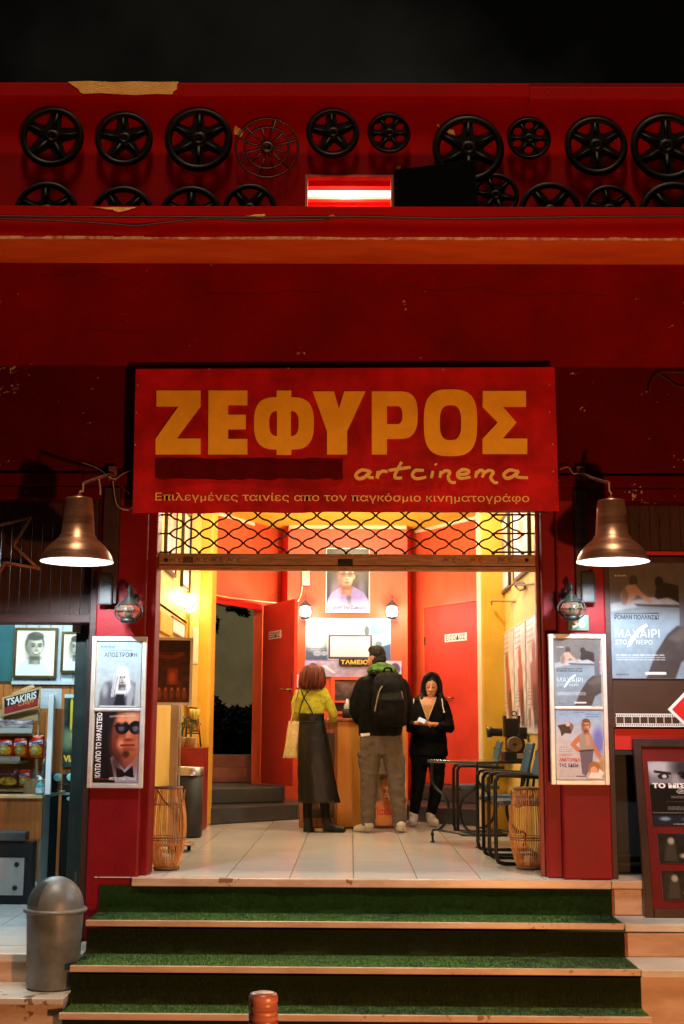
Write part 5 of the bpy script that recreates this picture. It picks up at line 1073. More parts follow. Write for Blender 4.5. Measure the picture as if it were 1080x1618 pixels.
pbox(mb,795,1137,821,1140,-.042,-.02); mb.tube([pq(812,1131)+V((0,0,.018))+V((.02*math.cos(a),0,.02*math.sin(a))) for a in [i*math.pi/8 for i in range(16)]],.006,n=6,closed=True); mb.build('reel_arm',PRJ,pr,bevel=.003)
mb = MB(); mb.lathe([(.035,0),(.035,-.09),(.045,-.09),(.045,-.13),(.036,-.13),(.03,-.11),(.001,-.11)],pq(793,1157)+V((0,0,0)),axis=(1,0,0),n=24); mb.build('lens',PRJ,pr)
mb = MB(); pbox(mb,820,1149,831,1168,-.05,.07); mb.build('lamp_house',PRJ,pr,bevel=.01)
cdl = pq(811,1176)+V((0,-.075,0)); mb = MB(); mb.lathe([(.068,.02),(.068,-.012),(.060,-.02),(.001,-.022)],cdl,axis=(0,1,0),n=36); mb.build('dial',TAN,pr)
mb = MB(); mb.lathe([(.014,-.02),(.012,-.035),(.001,-.036)],cdl,axis=(0,1,0),n=16); mb.tube(spline([cdl+V((.08*math.cos(a),-.0,.08*math.sin(a))) for a in [rad(-70+i*20) for i in range(8)]],3),.012,n=6); mb.build('knob',PRJ,pr)
mb = MB(); pbox(mb,814,1190,827,1198,-.115,-.101); mb.build('plate',METAL,pr)
# ================================================================ wicker lanterns
WICK = M('honey_rattan', (.66,.29,.075), .5, var=.2, scale=30, stretch=(1,1,.3)); WICKD = M('dark_rattan_ring', (.20,.085,.03), .55, var=.2)
def wicker(px, ybase, label, flip=1):
    c = PZ(px,ybase-6,0); H = .575; t = thing('wicker_lantern', label, 'floor lantern', (c.x,c.y,0), 'tall wicker floor lanterns at the pillars')
    prof = lambda z: .076+.014*(z/H)+.050*max(0,math.sin(math.pi*min(1,max(0,z/H)**.9)))**.9
    mb = MB(); r2 = random.Random(px); n = 46
    for k in range(n):
        a = 2*math.pi*k/n + r2.uniform(-.02,.02); w_ = r2.uniform(-.02,.02)
        mb.tube([(c.x+prof(H*j/12)*math.cos(a+w_*j/12), c.y+prof(H*j/12)*math.sin(a+w_*j/12), .01+(H-.02)*j/12) for j in range(13)], r2.uniform(.0026,.0040), n=5)
    mb.build('cane_body',WICK,t)
    for z,r_ in ((.012,.010),(H-.012,.009),(H*.36,.0035),(H*.385,.0035),(H*.78,.003)): mb = MB(); mb.tube([(c.x+(prof(z)+.002)*math.cos(a),c.y+(prof(z)+.002)*math.sin(a),z) for a in [2*math.pi*i/36 for i in range(36)]],r_,n=6,closed=True); mb.build('ring',WICKD,t)
    mb = MB(); mb.lathe([(.001,.004),(.075,.004),(.075,.02),(.001,.02)],c,n=28); mb.build('base',WICKD,t)
    mb = MB(); a0 = rad(-150 if flip>0 else 180); pts = []
    for i in range(15):
        a = a0+rad(i*9*flip+ (30 if flip>0 else 0)); pts.append((c.x+(prof(H*.9)+.012)*math.cos(a),c.y+(prof(H*.9)+.012)*math.sin(a),H-.03-.12*math.sin(math.pi*i/14)))
    mb.tube(pts,.006,n=6); mb.build('rope_handle',WICKD,t)
    mb = MB(); mb.lathe([(.001,.025),(.030,.025),(.030,.09),(.001,.09)],c,n=20); mb.build('candle',M('cream_candle',(.6,.5,.35),.5),t)
wicker(262,1380,'wicker floor lantern with rope handle under the silver display stand',1); wicker(835,1379,'wicker floor lantern beside the tubular chairs',-1)
# ================================================================ display stand, bin, cabinet on the kiosk-side wall
ds = 10.1; base = PZ(273,1345,0); t = thing('display_stand','silver pole display stand holding a dark orange poster','display stand',(base.x,base.y,0))
mb = MB(); mb.lathe([(.001,.05),(.17,.05),(.175,.056),(.17,.066),(.001,.066)],base,n=40); mb.build('base_plate',M('brown_base_plate',(.30,.16,.07),.4),t)
for k in range(4):
    a = rad(20+90*k); c = base+V((.13*math.cos(a),.13*math.sin(a),0)); mb = MB(); mb.lathe([(.001,-.012),(.022,-.012),(.024,0),(.022,.012),(.001,.012)],c+V((0,0,.0245)),axis=(1,.3,0),n=16); mb.box(c+V((-.014,-.014,.03)),c+V((.014,.014,.05))); mb.build('castor',BLACK,t)
pxp = 264; top = P(pxp,1112,ds); xq = P(pxp,1180,ds).x
mb = MB(); mb.box((xq-.036,base.y-.02,.066),(xq+.030,base.y+.02,top.z)); mb.tube([(xq+.045,base.y,.066),(xq+.045,base.y,top.z)],.008,n=8); mb.build('pole',METAL,t,bevel=.006)
fr = flat_frame(238,1007,302,1114,ds-.05); fr = Frame(fr.o+V((0,-.0,0)),V((1,.10,0)),(0,0,1),fr.w,fr.h)
mb = MB()
for a in ((0,0,.022,fr.h),(fr.w-.022,0,fr.w,fr.h),(.022,0,fr.w-.022,.022),(.022,fr.h-.022,fr.w-.022,fr.h)): fr.slab(mb,*a,-.02,.012)
fr.slab(mb,.022,.022,fr.w-.022,fr.h-.022,-.02,-.004); mb.build('frame',ALU,t,bevel=.003)
art = Art(70,110,(58,22,12),1.7).grad((40,18,12),(70,28,14)).noise(.5,9).lines(.1,.2,.9,.28,3,(140,56,30),.8).line([(.08,.25),(.5,.28),(.8,.22)],.03,(126,44,24),.7).poly([(.36,.45),(.66,.45),(.68,.72),(.34,.72)],(140,50,24),.03,.8).ell(.5,.6,.1,.09,(170,84,50),soft=.8)
for k in range(5): art.ell(.14+.18*k,.86,.07,.09,(150,74,44),soft=.6,al=.7).ell(.14+.18*k,.79,.03,.025,(180,110,80),soft=.6)
art.onto('poster',Frame(fr.p(.024,.024),fr.u,fr.v,fr.w-.048,fr.h-.048),t,.002,label='dark brown poster with a row of small orange figures')
c = PZ(298,1323,0); t = thing('waste_bin','tall black waste bin with brushed metal rim against the yellow wall','bin',(c.x,c.y,0))
mb = MB(); r_ = .118; mb.lathe([(.001,.004),(r_*.92,.004),(r_,.02),(r_,.56),(.001,.56)],c,n=36); mb.build('body',BLACK,t)
mb = MB(); mb.lathe([(r_*1.05,.555),(r_*1.05,.625),(r_*.96,.63),(r_*.94,.56)],c,n=36); mb.build('rim',METAL,t)
x0,x1 = LX+.004,XH(321,12.45); t = thing('red_cabinet','narrow red cabinet beside the black bin','cabinet',((x0+x1)/2,Y(12.6),0)); ztc = ZH(1183,12.4)
mb = MB(); mb.box((x0,Y(12.4),.004),(x1,Y(12.95),ztc)); CABRED = M('shaded_red_cabinet',(.22,.008,.006),.5)  # red darkened to hold the shade the cabinet stands in
bd = mb.build('body',CABRED,t,bevel=.005)
mb = MB(); mb.box((x0+.02,Y(12.4)-.014,.03),(x1-.02,Y(12.4)-.001,ztc-.03)); mb.build('door',CABRED,t,bevel=.004)
def pot(px, label, flower=False):
    c = V((P(px,1180,12.55).x,Y(12.55),ztc+.001)); t = thing('flower_pot',label,'potted plant',c); mb = MB(); mb.lathe([(.001,0),(.034,0),(.044,.085),(.047,.09),(.047,.10),(.040,.10),(.038,.08),(.001,.075)],c,n=24); mb.build('pot',M('cream_pot',(.55,.40,.20),.6),t)
    mb = MB(); r2 = random.Random(px)
    for k in range(9):
        a = r2.uniform(0,6.28); h = r2.uniform(.10,.24); e = c+V((.07*math.cos(a),.05*math.sin(a),.08+h)); mb.tube(spline([c+V((0,0,.08)),c+V((.02*math.cos(a),.02*math.sin(a),.08+h*.6)),e],3),.003,n=5)
        for j in range(3):
            q = e+V((r2.uniform(-.03,.03),r2.uniform(-.03,.03),r2.uniform(-.04,.02))); u = V((r2.uniform(-1,1),r2.uniform(-1,1),r2.uniform(-.4,.8))).normalized()*.035; w_ = u.orthogonal().normalized()*.012
            mb.add([q,q+u*.5+w_,q+u,q+u*.5-w_],[(0,1,2,3)])
    mb.build('leaves',M('dark_plant_leaf',(.05,.10,.02),.5),t)
    if flower:
        mb = MB(); fc = c+V((.03,0,.32)); mb.tube(spline([c+V((0,0,.08)),c+V((.02,0,.2)),fc+V((0,0,-.05))],4),.004,n=5); mb.build('stem',M('green_stem',(.08,.16,.03),.5),t)
        mb = MB()
        for k in range(7): a = 2*math.pi*k/7; mb.ball(fc+V((.028*math.cos(a),.028*math.sin(a),.0)),(.022,.022,.055),n=8,k=6,rot=Matrix.Rotation(.25*math.cos(a),3,'Y')@Matrix.Rotation(-.25*math.sin(a),3,'X'))
        mb.build('bloom',M('yellow_petal',(.72,.62,.10),.5,sheen=.2),t)
pot(287,'small cream pot with dark leaves on the red cabinet'); pot(301,'cream pot with a big yellow bloom on the red cabinet',True)
t = thing('picture_easel','small dark easel frame with pictures on the red cabinet','easel',(P(306,1180,12.75).x,Y(12.75),ztc)); mb = MB(); a,b,c2_,d2_ = P(292,1178,12.72),P(297,1118,12.78),P(311,1119,12.78),P(317,1180,12.72)
for q in (a,d2_): q.z = ztc+.004
mb.tube([a,b],.008,n=6); mb.tube([b,c2_],.008,n=6); mb.tube([c2_,d2_],.008,n=6); mb.tube([a.lerp(b,.35),d2_.lerp(c2_,.35)],.007,n=6); mb.build('frame',BLKF,t)
art = Art(30,40,(150,90,40),1.3).noise(.5,6).ell(.5,.4,.25,.25,(60,40,30)); art.onto('picture',Frame(a.lerp(b,.38)+V((.01,-.01,0)),(1,0,0),(0,0,1),(d2_-a).x*.75,.22),t,.0)
# left wall: framed pictures, sconce, panels
def side_frame_l(d0, d1, z0, z1, off=.014): return Frame((LX+off,Y(d0),z0),(0,1,0),(0,0,1),d1-d0,z1-z0)
def dl_(px): return abs(LX)*F_PX*1.0148/(555.5-px)
for k,(pa,pb,y0,y1) in enumerate(((251,268,800,913),(279,291,838,936))):
    d0,d1 = dl_(pa),dl_(pb); z1_ = P(pa,y0,d0).z; z0_ = P(pb,y1,d1).z; fr = side_frame_l(d0,d1,z0_,max(z1_,z0_+.8)); t = thing('framed_picture',('brownish framed picture high on the kiosk-side lobby wall, nearest the street','pale framed picture high on the kiosk-side lobby wall, above the lit sconce')[k],'framed picture',fr.p(fr.w/2,0,0),'framed pictures high on the kiosk-side wall')
    art = Art(50,60,(190,170,150),1.2).grad((150,84,50) if k==0 else (200,186,160),(222,214,214)).noise(.15,8); art.onto('print',Frame(fr.p(.03,.03),fr.u,fr.v,fr.w-.06,fr.h-.06),t,.004); mb = MB()
    for a in ((0,0,.03,fr.h),(fr.w-.03,0,fr.w,fr.h),(.03,0,fr.w-.03,.03),(.03,fr.h-.03,fr.w-.03,fr.h)): fr.slab(mb,*a,-.012,.016)
    mb.build('frame',BLKF,t)
c = P(284,948,dl_(285)); c.x = LX+.10; t = thing('candle_sconce','brass sconce with a bright bulb on the kiosk-side lobby wall','wall lamp',c)
mb = MB(); mb.ball(c+V((0,0,.02)),(.026,.026,.045)); mb.build('bulb',M('sconce_bulb',(1,1,1),emit=(1,.85,.6),es=40),t)
mb = MB(); mb.tube(spline([c+V((0,0,-.03)),c+V((-.01,0,-.09)),c+V((-.06,0,-.10)),c+V((-.098,0,-.07))],5),.009,n=6); mb.lathe([(.03,-.03),(.022,-.02),(.001,-.02)],c+V((0,0,-.0)),n=16); mb.build('arm',BRASS,t)
lamp('POINT','sconce_light',(c.x+.05,c.y-.03,c.z+.03),11,(1,.80,.5),.03)
fr = Frame((P(299,966,13.0).x-.03,Y(12.98),P(299,966,13).z),(1,0,0),(0,0,1),.075,.17); mb = MB(); fr.slab(mb,0,0,fr.w,fr.h,-.0,.03); t = thing('emergency_light','small glowing white emergency light on the pilaster','emergency light',fr.p(.03,0,0)); mb.build('casing',GLOW_W,t,bevel=.004); mb = MB(); fr.slab(mb,.02,-.02,fr.w-.02,-.001,-.0,.02); mb.build('bracket',CREAM,t)
mb = MB(); mb.tube([P(236,947,dl_(236)),P(295,986,dl_(294))],.010,n=6)
for q in mb.v: q.x = max(q.x, LX+.002)
mb.build('wall_rail',M('brown_rail',(.18,.09,.03),.5),None,label='thin brown rail running along the kiosk-side lobby wall',cat='rail')
d0,d1 = dl_(244),dl_(264); fr = side_frame_l(d0,d1,P(264,1006,d1).z,P(264,977,d1).z,.01); t = thing('notice_panel','plain pale yellow panel on the wall above the display stand','notice panel',fr.p(fr.w/2,0,0)); mb = MB(); fr.slab(mb,0,0,fr.w,fr.h,-.008,.02); mb.build('panel',LOBBY_STRONG,t,bevel=.004)
d0,d1 = dl_(266),dl_(286); fr = side_frame_l(d0,d1,P(286,1008,d1).z,P(286,988,d1).z+.0,.012); t = thing('framed_certificate','small framed white certificate beside the pale yellow panel','framed certificate',fr.p(fr.w/2,0,0)); art = Art(30,30,(226,222,216),1).lines(.15,.2,.85,.8,6,(110,100,110)); art.onto('print',fr,t,.003); mb = MB()
for a in ((-.015,-.015,0,fr.h+.015),(fr.w,-.015,fr.w+.015,fr.h+.015),(0,-.015,fr.w,0),(0,fr.h,fr.w,fr.h+.015)): fr.slab(mb,*a,-.008,.01)
mb.build('frame',OAK_D,t)
fr = flat_frame(304,993,313,1049,13.045); mb = MB(); fr.slab(mb,0,0,fr.w,fr.h,0,.06); fr.slab(mb,.012,.02,fr.w-.012,fr.h-.02,.06,.066); t = thing('electric_panel','pale yellow electric panel on the yellow column','electric panel',fr.p(fr.w/2,0,0)); mb.build('casing',CREAM,t,bevel=.004)
# ================================================================ night garden behind the exit door
TERRA = M('terracotta_step', (.30,.10,.06), .5, var=.15); NIGHTWALL = M('olive_grey_screen_wall', (.26,.25,.17), .9, var=.1, scale=1, bump=.1)
mb = MB(); mb.box((-9,Y(15.75),.20),(1,Y(26),.50)); mb.build('garden_path', TERRA, kind='structure')
mb = MB(); q = on_seg(A,Bd,.0)[0]; mb.box((-3.2,Y(15.60),.345),(-.98,Y(15.74),.52)); mb.box((-3.2,Y(15.75),.505),(-.98,Y(16.4),.66)); gs = mb.build('garden_steps', TERRA, None, label='terracotta steps leading up into the night garden', cat='steps')
mb = MB(); mb.box((-9,Y(24),.5),(1,Y(24.2),7)); mb.build('screen_wall', NIGHTWALL, None, label='tall olive grey wall far behind the open exit door', cat='wall')
def foliage(mb, c, r, n, size, seed, m=0):
    r2 = random.Random(seed); c = V(c)
    for _ in range(n):
        u = V((r2.gauss(0,1),r2.gauss(0,1),r2.gauss(0,1))).normalized()*(r2.random()**.4); q = c+V((u.x*r[0],u.y*r[1],u.z*r[2])); a = V((r2.uniform(-1,1),r2.uniform(-1,1),r2.uniform(-1,1))).normalized()*size*r2.uniform(.6,1.3); b = a.orthogonal().normalized()*size*.38
        mb.add([q-a,q+b,q+a,q-b],[(0,1,2,3)],m)
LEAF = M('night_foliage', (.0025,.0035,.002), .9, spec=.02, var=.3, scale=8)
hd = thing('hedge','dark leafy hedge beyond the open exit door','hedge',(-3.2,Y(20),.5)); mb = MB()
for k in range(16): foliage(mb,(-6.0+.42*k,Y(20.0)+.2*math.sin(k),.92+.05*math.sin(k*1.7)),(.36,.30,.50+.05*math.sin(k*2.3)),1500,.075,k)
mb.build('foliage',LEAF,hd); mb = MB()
for k in range(16): mb.tube([(-6.0+.42*k,Y(20.0),.49),(-6.0+.42*k,Y(20.0),1.0)],.02,n=6)
mb.build('stem',M('hedge_stem',(.05,.035,.02),.8),hd)
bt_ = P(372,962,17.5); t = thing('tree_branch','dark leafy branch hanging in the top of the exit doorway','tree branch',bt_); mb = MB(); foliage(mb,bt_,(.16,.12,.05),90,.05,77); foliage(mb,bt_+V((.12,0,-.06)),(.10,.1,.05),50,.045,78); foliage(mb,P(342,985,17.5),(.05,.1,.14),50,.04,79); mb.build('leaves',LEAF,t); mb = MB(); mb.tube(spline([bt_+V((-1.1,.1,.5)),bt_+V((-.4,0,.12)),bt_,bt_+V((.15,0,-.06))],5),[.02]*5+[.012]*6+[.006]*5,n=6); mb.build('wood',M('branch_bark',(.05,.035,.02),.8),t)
lamp('POINT','garden_fill',(-3.4,Y(19.4),3.6),130,(.9,1.0,.62),.3)  # unseen fill added to brighten the wall behind the exit
# ================================================================ the kiosk on the left
KW = 12.0
PALEBLUE = M('pale_blue_planks', (.42,.50,.54), .5, var=.08); TEAL = M('teal_wall', (.02,.11,.12), .5, var=.08); PINE = M('varnished_pine', (.48,.17,.04), .4, scale=4, stretch=(12,12,.8), col2=(.30,.09,.02), gap=.22, coat=.2)
PINE_L = M('light_pine', (.62,.40,.20), .4, scale=4, stretch=(1,10,10), var=.08); GREYPAN = M('grey_laminate', (.36,.35,.33), .4, var=.05); DGREEN = M('dark_green_door_post', (.022,.036,.034), .35, var=.15, scale=8)
K = thing('kiosk', 'open snack kiosk room with pale blue plank wall beside the cinema entrance', 'kiosk', (-3.2,1.5,ZT))
mb = MB(); zsp = ZH(1079,KW); xk = XH(15,KW); planks(mb,xk,-1.88,Y(KW),zsp,2.6,.115,.05,.006); mb.build('plank_wall',PALEBLUE,K)
mb = MB(); mb.box((xk,Y(KW)-.025,zsp-.03),(-1.88,Y(KW)+.04,zsp-.001)); mb.build('dado_rail',PALEBLUE,K)
mb = MB(); planks(mb,-4.98,-1.88,Y(KW)+.004,ZT,zsp-.031,.09,.05,.005); mb.build('pine_panel',PINE,K)
mb = MB(); mb.box((-4.98,Y(KW)-.0,zsp),(xk-.003,Y(KW)+.05,2.6)); mb.box((XL-.1,.31,ZT),(XL,Y(KW),2.6)); mb.box((-4.98,.31,ZT),(-4.9,Y(KW)-.01,2.6)); mb.build('teal_wall',TEAL,K)
mb = MB(); mb.box((-1.88,.34,ZT),(-1.84,Y(KW)+.05,2.6)); mb.build('side_wall',TEAL,K)
mb = MB(); mb.box((-5,.31,2.45),(-1.84,Y(KW)+.05,2.6)); mb.build('ceiling',CREAM,K)
for (x,y) in ((-2.9,1.35),(-2.75,2.55)):
    t = thing('ceiling_tube_light','cool white fluorescent tube light on the kiosk ceiling, '+('above the counter' if y<2 else 'near the portraits'),'ceiling light',(x,y,2.38)); mb = MB(); mb.box((x-.6,y-.05,2.40),(x+.6,y+.05,2.448)); mb.build('batten',WHITE_IN,t); mb = MB(); mb.tube([(x-.58,y,2.38),(x+.58,y,2.38)],.016,n=10); mb.build('tube',M('cool_tube_glow',(.9,1,1),emit=(.75,.95,1.0),es=18),t)
    l = lamp('AREA','kiosk_tube_light',(x,y,2.35),38,(.74,.94,1.0),.5); l.data.shape='RECTANGLE'; l.data.size=1.1; l.data.size_y=.12
def portrait(px, label, hairc, turn, sk):
    fr = flat_frame(*px, KW-.03); t = thing('framed_portrait',label,'framed portrait',fr.p(fr.w/2,0,0),'framed portraits on the pale blue planks'); mb = MB(); w_=.022
    for a in ((0,0,w_,fr.h),(fr.w-w_,0,fr.w,fr.h),(w_,0,fr.w-w_,w_),(w_,fr.h-w_,fr.w-w_,fr.h)): fr.slab(mb,*a,-.025,.012)
    mb.build('frame',M('dark_gilt_frame',(.10,.06,.02),.35,metal=.4),t)
    art = Art(70,84,(226,220,190),1.2).grad((220,214,186),(232,228,204)).noise(.03).poly([(.02,1),(.08,.74),(.30,.62),(.52,.66),(.80,.74),(.92,1)],(206,216,214),.05).head(.48,.36,.24,sk,hairc,(116,112,100),turn,smile=turn>0)
    art.ell(.5,.16,.18,.055,hairc,-8,.4); art.onto('print',Frame(fr.p(w_,w_),fr.u,fr.v,fr.w-2*w_,fr.h-2*w_),t,.002)
portrait((20,992,88,1071),'framed monochrome portrait of a smiling man in a pale shirt',(74,72,66),.6,(172,166,146))
portrait((95,998,146,1063),'framed monochrome portrait half hidden behind the dark green door post',(60,58,54),-.5,(164,160,146))
fr = flat_frame(97,1097,134,1212,KW-.02); t = thing('film_poster','dark green poster with yellow letters on the pine wall','poster',fr.p(fr.w/2,0,0)); art = Art(50,110,(40,60,54),2.5).noise(.5,10).grad.__self__.poly([(.2,.08),(.5,.06),(.5,.5),(.2,.5)],(20,22,20),.02).poly([(.6,.06),(.9,.06),(.9,.5),(.6,.5)],(130,130,60),.03).ell(.3,.62,.3,.14,(110,130,100),soft=.8).ell(.4,.58,.09,.05,(170,140,110),soft=.5).line([(0,.02),(1,.02)],.03,(170,200,200)).line([(.33,.12),(.33,.22)],.06,(190,180,50)).line([(.33,.28),(.33,.45)],.05,(190,180,50))
art.onto('print',fr,t,.003,extra=lambda m_,f,z: f.text(m_,'VIA',.06,.84,.60,.93,z+.002,2,bold=.05),mats=[WHITE_PAPER,YELLOW_INK])
# counter
zct = ZH(1259,10.5); xc0,xc1 = -4.4,XH(71,10.5); xs1 = XH(94,11.2)
kc = thing('kiosk_counter','pine fronted kiosk counter with light edge and grey side','counter',((xc0+xc1)/2,Y(10.9),ZT))
mb = MB(); mb.prism([(xc0,Y(10.5),zct-.028),(xc1,Y(10.5),zct-.028),(xs1+.05,Y(10.95),zct-.028),(xs1+.05,Y(11.3),zct-.028),(xc0,Y(11.3),zct-.028)],(0,0,.028)); mb.build('counter_top',PINE_L,kc,bevel=.004)
zm = ZH(1329,10.55); mb = MB(); mb.box((xc0,Y(10.55),zm),(xc1-.01,Y(10.6),zct-.029)); mb.build('front_panel',PINE,kc,bevel=.003)
mb = MB(); mb.lathe([(.012,0),(.01,-.012),(.001,-.013)],P(13,1272,10.549),axis=(0,1,0),n=12); mb.build('knob',METAL,kc)
mb = MB(); a=(xc1-.009,Y(10.55)); b=(xs1,Y(11.0)); mb.hexa([(a[0],a[1],ZT+.002),(b[0],b[1],ZT+.002),(b[0]-.02,b[1]+.02,ZT+.002),(a[0]-.02,a[1]+.02,ZT+.002)],[(a[0],a[1],zct-.029),(b[0],b[1],zct-.029),(b[0]-.02,b[1]+.02,zct-.029),(a[0]-.02,a[1]+.02,zct-.029)]); mb.build('side_panel',GREYPAN,kc)
xb1 = XH(59,10.4); mb = MB(); mb.box((xc0,Y(10.42),ZT+.002),(xb1,Y(10.549),ZH(1334,10.42))); mb.box((xb1+.0,Y(10.61),ZT+.002),(xc1-.035,Y(11.25),zct-.03)); lowb = mb.build('black_base',BLACK,kc,bevel=.004)
fr = flat_frame(-60,1355,36,1414,10.415); mb = MB(); fr.slab(mb,0,0,fr.w,fr.h,-.004,.008); gp = mb.build('grey_panel',GREYPAN,kc,bevel=.003)
for px,py in ((26,1366),(23,1403)): mb = MB(); mb.lathe([(.020,0),(.018,-.012),(.008,-.014),(.001,-.009)],P(px,py,10.407),axis=(0,1,0),n=16); mb.build('bolt',BLACK,gp)
mb = MB(); mb.box((xc0,Y(10.38),ZH(1333,10.38)+.004),(XH(48,10.38),Y(10.5),ZH(1317,10.38))); mb.build('bench_pad',M('dark_grey_pad',(.05,.055,.055),.5),kc,bevel=.012)
# glass case
GLASS = bpy.data.materials.new('case_glass'); GLASS.use_nodes = True; tt = GLASS.node_tree; tt.nodes.clear(); oo=tt.nodes.new('ShaderNodeOutputMaterial'); m1=tt.nodes.new('ShaderNodeMixShader'); tr_n=tt.nodes.new('ShaderNodeBsdfTransparent'); gl=tt.nodes.new('ShaderNodeBsdfGlossy'); gl.inputs['Roughness'].default_value=.03; fz=tt.nodes.new('ShaderNodeFresnel'); fz.inputs[0].default_value=1.5; tr_n.inputs[0].default_value=(.93,.97,.96,1)
tt.links.new(fz.outputs[0],m1.inputs[0]); tt.links.new(tr_n.outputs[0],m1.inputs[1]); tt.links.new(gl.outputs[0],m1.inputs[2]); tt.links.new(m1.outputs[0],oo.inputs[0])
gz = ZH(1116,10.56); gc = thing('glass_case','glass snack case with white corner post on the kiosk counter','display case',(XH(40,10.7),Y(10.9),zct))
mb = MB(); x=XH(79,10.56); mb.box((x-.022,Y(10.55),zct+.001),(x+.022,Y(10.59),gz+.08)); mb.build('corner_post',WHITE_IN,gc,bevel=.003)
mb = MB(); mb.box((xc0,Y(10.565),zct+.002),(x-.023,Y(10.571),gz)); mb.build('front_glass',GLASS,gc)
mb = MB(); b=(XH(100,11.15),Y(11.15)); mb.hexa([(x+.023,Y(10.58),zct+.002),(b[0],b[1],zct+.002),(b[0]-.006,b[1],zct+.002),(x+.02,Y(10.587),zct+.002)],[(x+.023,Y(10.58),gz-.03),(b[0],b[1],gz-.03),(b[0]-.006,b[1],gz-.03),(x+.02,Y(10.587),gz-.03)]); mb.build('side_glass',GLASS,gc)
fr = flat_frame(63,1088,96,1119,10.60); art = Art(40,36,(206,216,222),.95).lines(.1,.35,.8,.75,4,(160,170,178)).noise(.03); t = thing('paper_sheet','blank looking white sheet taped above the glass case','paper sheet',fr.p(fr.w/2,0,0)); art.onto('sheet',fr,t,.0)
# chip rack
rk = thing('chip_rack','light wooden chip rack with slanted brand board on the kiosk counter','rack',(XH(30,10.85),Y(10.85),zct)); dk = 10.78
def kp(x,y,dd=0): return P(x,y,dk+dd)
mb = MB(); 
for (x0,y0,x1,y1) in ((-30,1203,32,1206),(-30,1159,52,1162),(-30,1247,40,1250)): a=kp(x0,y1);b=kp(x1,y0); mb.box((a.x,Y(dk)-.06,a.z),(b.x,Y(dk)+.28,b.z))
mb.build('shelf',PINE_L,rk)
mb = MB(); a=kp(56,1262);b=kp(60,1125); mb.box((a.x,Y(dk)+.0,zct+.001),(b.x,Y(dk)+.03,b.z)); a=kp(-30,1138);b=kp(61,1121); mb.box((a.x,Y(dk)-.02,a.z),(b.x,Y(dk)-.001,b.z)); mb.build('post',PINE_L,rk)
mb = MB(); a=kp(-40,1262,.3);b=kp(71,1125,.3); mb.box((a.x,a.y,zct+.001),(b.x,a.y+.02,b.z)); mb.build('back_board',PINE,rk)
quad = lambda pts,dd: [kp(x,y,dd) for x,y in pts]
mb = MB(); mb.prism(quad([(3,1102),(65,1085),(61,1117),(4,1132)],-.05),(0,.018,0)); mb.prism(quad([(17,1096),(51,1081),(54,1086),(22,1099)],-.015),(0,.012,0)); sgn = mb.build('brand_board',PINE_L,rk)
mb = MB(); mb.add(quad([(6.5,1104),(62,1089),(60,1103),(6.5,1118)],-.052),[(3,2,1,0)],0); mb.add(quad([(6.5,1118),(60,1103),(59,1115),(6.5,1128)],-.052),[(3,2,1,0)],1)
o_=kp(9,1116,-.054); uu=(kp(57,1103.5,-.054)-o_); f2=Frame(o_,uu,(0,0,1),uu.length,kp(0,1100,-.054).z-kp(0,1112,-.054).z); f2.text(mb,'TSAKIRIS',0,.02,1,1,0,2,bold=.03); o_=kp(28,1119,-.054); uu=(kp(53,1111,-.054)-o_); f2=Frame(o_,uu,(0,0,1),uu.length,kp(0,1100,-.054).z-kp(0,1109.5,-.054).z); f2.text(mb,'Chips',0,.0,1,1,0,3,bold=.0)
mb.build('brand_print',[BLACK_INK,M('brick_red_ink',(.42,.035,.04),.4),WHITE_INK,M('orange_script_ink',(.85,.42,.08),.4)],sgn)
for (x0,y0,x1,y1) in ((-30,1150,50,1158),(-30,1195,31,1203)): fr = flat_frame(x0,y0,x1,y1,dk-.07); Art(60,8,(214,206,206),.12).lines(.45,.3,.95,.7,2,(60,60,150)).lines(.1,.3,.4,.7,2,(170,50,60)).onto('price_strip',fr,rk,.0)
def bag(px, label, kind, dd):
    fr = flat_frame(*px, dk+dd); art = Art(36,44,(190,40,14),1.2)
    if kind == 'red': art.grad((200,50,16),(176,30,12)).ell(.5,.66,.40,.26,(236,170,30)).ell(.42,.64,.22,.15,(246,226,160)).poly([(.08,.30),(.92,.18),(.92,.36),(.08,.48)],(224,226,236),.03).lines(.14,.34,.88,.30,3,(34,40,110),1).ell(.5,.9,.4,.06,(214,110,20)).noise(.2,4)
    elif kind == 'silver': art.grad((120,100,110),(190,180,190)).noise(.4,4).poly([(0,.55),(1,.5),(1,.8),(0,.85)],(214,210,216),.04).lines(.1,.6,.9,.75,2,(60,60,150))
    else: art.grad((90,20,10),(40,16,12)).ell(.5,.7,.42,.24,(226,170,40)).noise(.4,4).lines(.1,.3,.9,.4,2,(190,180,190))
    t = thing('chip_bag',label,'chip bag',fr.p(fr.w/2,0,0),'snack bags in the chip rack'); art.onto('bag',fr,t,.0,bulge=.035,extra=(lambda m_,f,z: f.text(m_,'TSAKIRIS',.14,.27,.88,.40,z+.037,2,bold=.03)) if kind=='red' else None,mats=[M('red_foil',(.4,.05,.02),.3),BLUE_INK],thick=.004)
bag((44,1162,69,1198),'red and yellow chip bag at the pine back end of the middle shelf','red',-.02); bag((20,1164,43,1197),'red and yellow chip bag in the middle of the middle shelf','red',-.03); bag((-6,1164,20,1197),'red and yellow chip bag cut by the photo edge on the middle shelf','red',-.02)
bag((6,1137,52,1154),'flat silvery snack bag on the top shelf','silver',-.03); bag((-24,1134,8,1152),'mauve silvery snack bag at the photo edge of the top shelf','silver',-.02); bag((28,1216,47,1243),'small red chip bag beside the dark bag on the bottom shelf','red',.02); bag((-24,1214,-2,1243),'dark crisp bag cut by the photo edge on the bottom shelf','dark',.0); bag((70,1168,78,1197),'narrow silvery packet at the corner post end of the middle shelf','silver',.05)
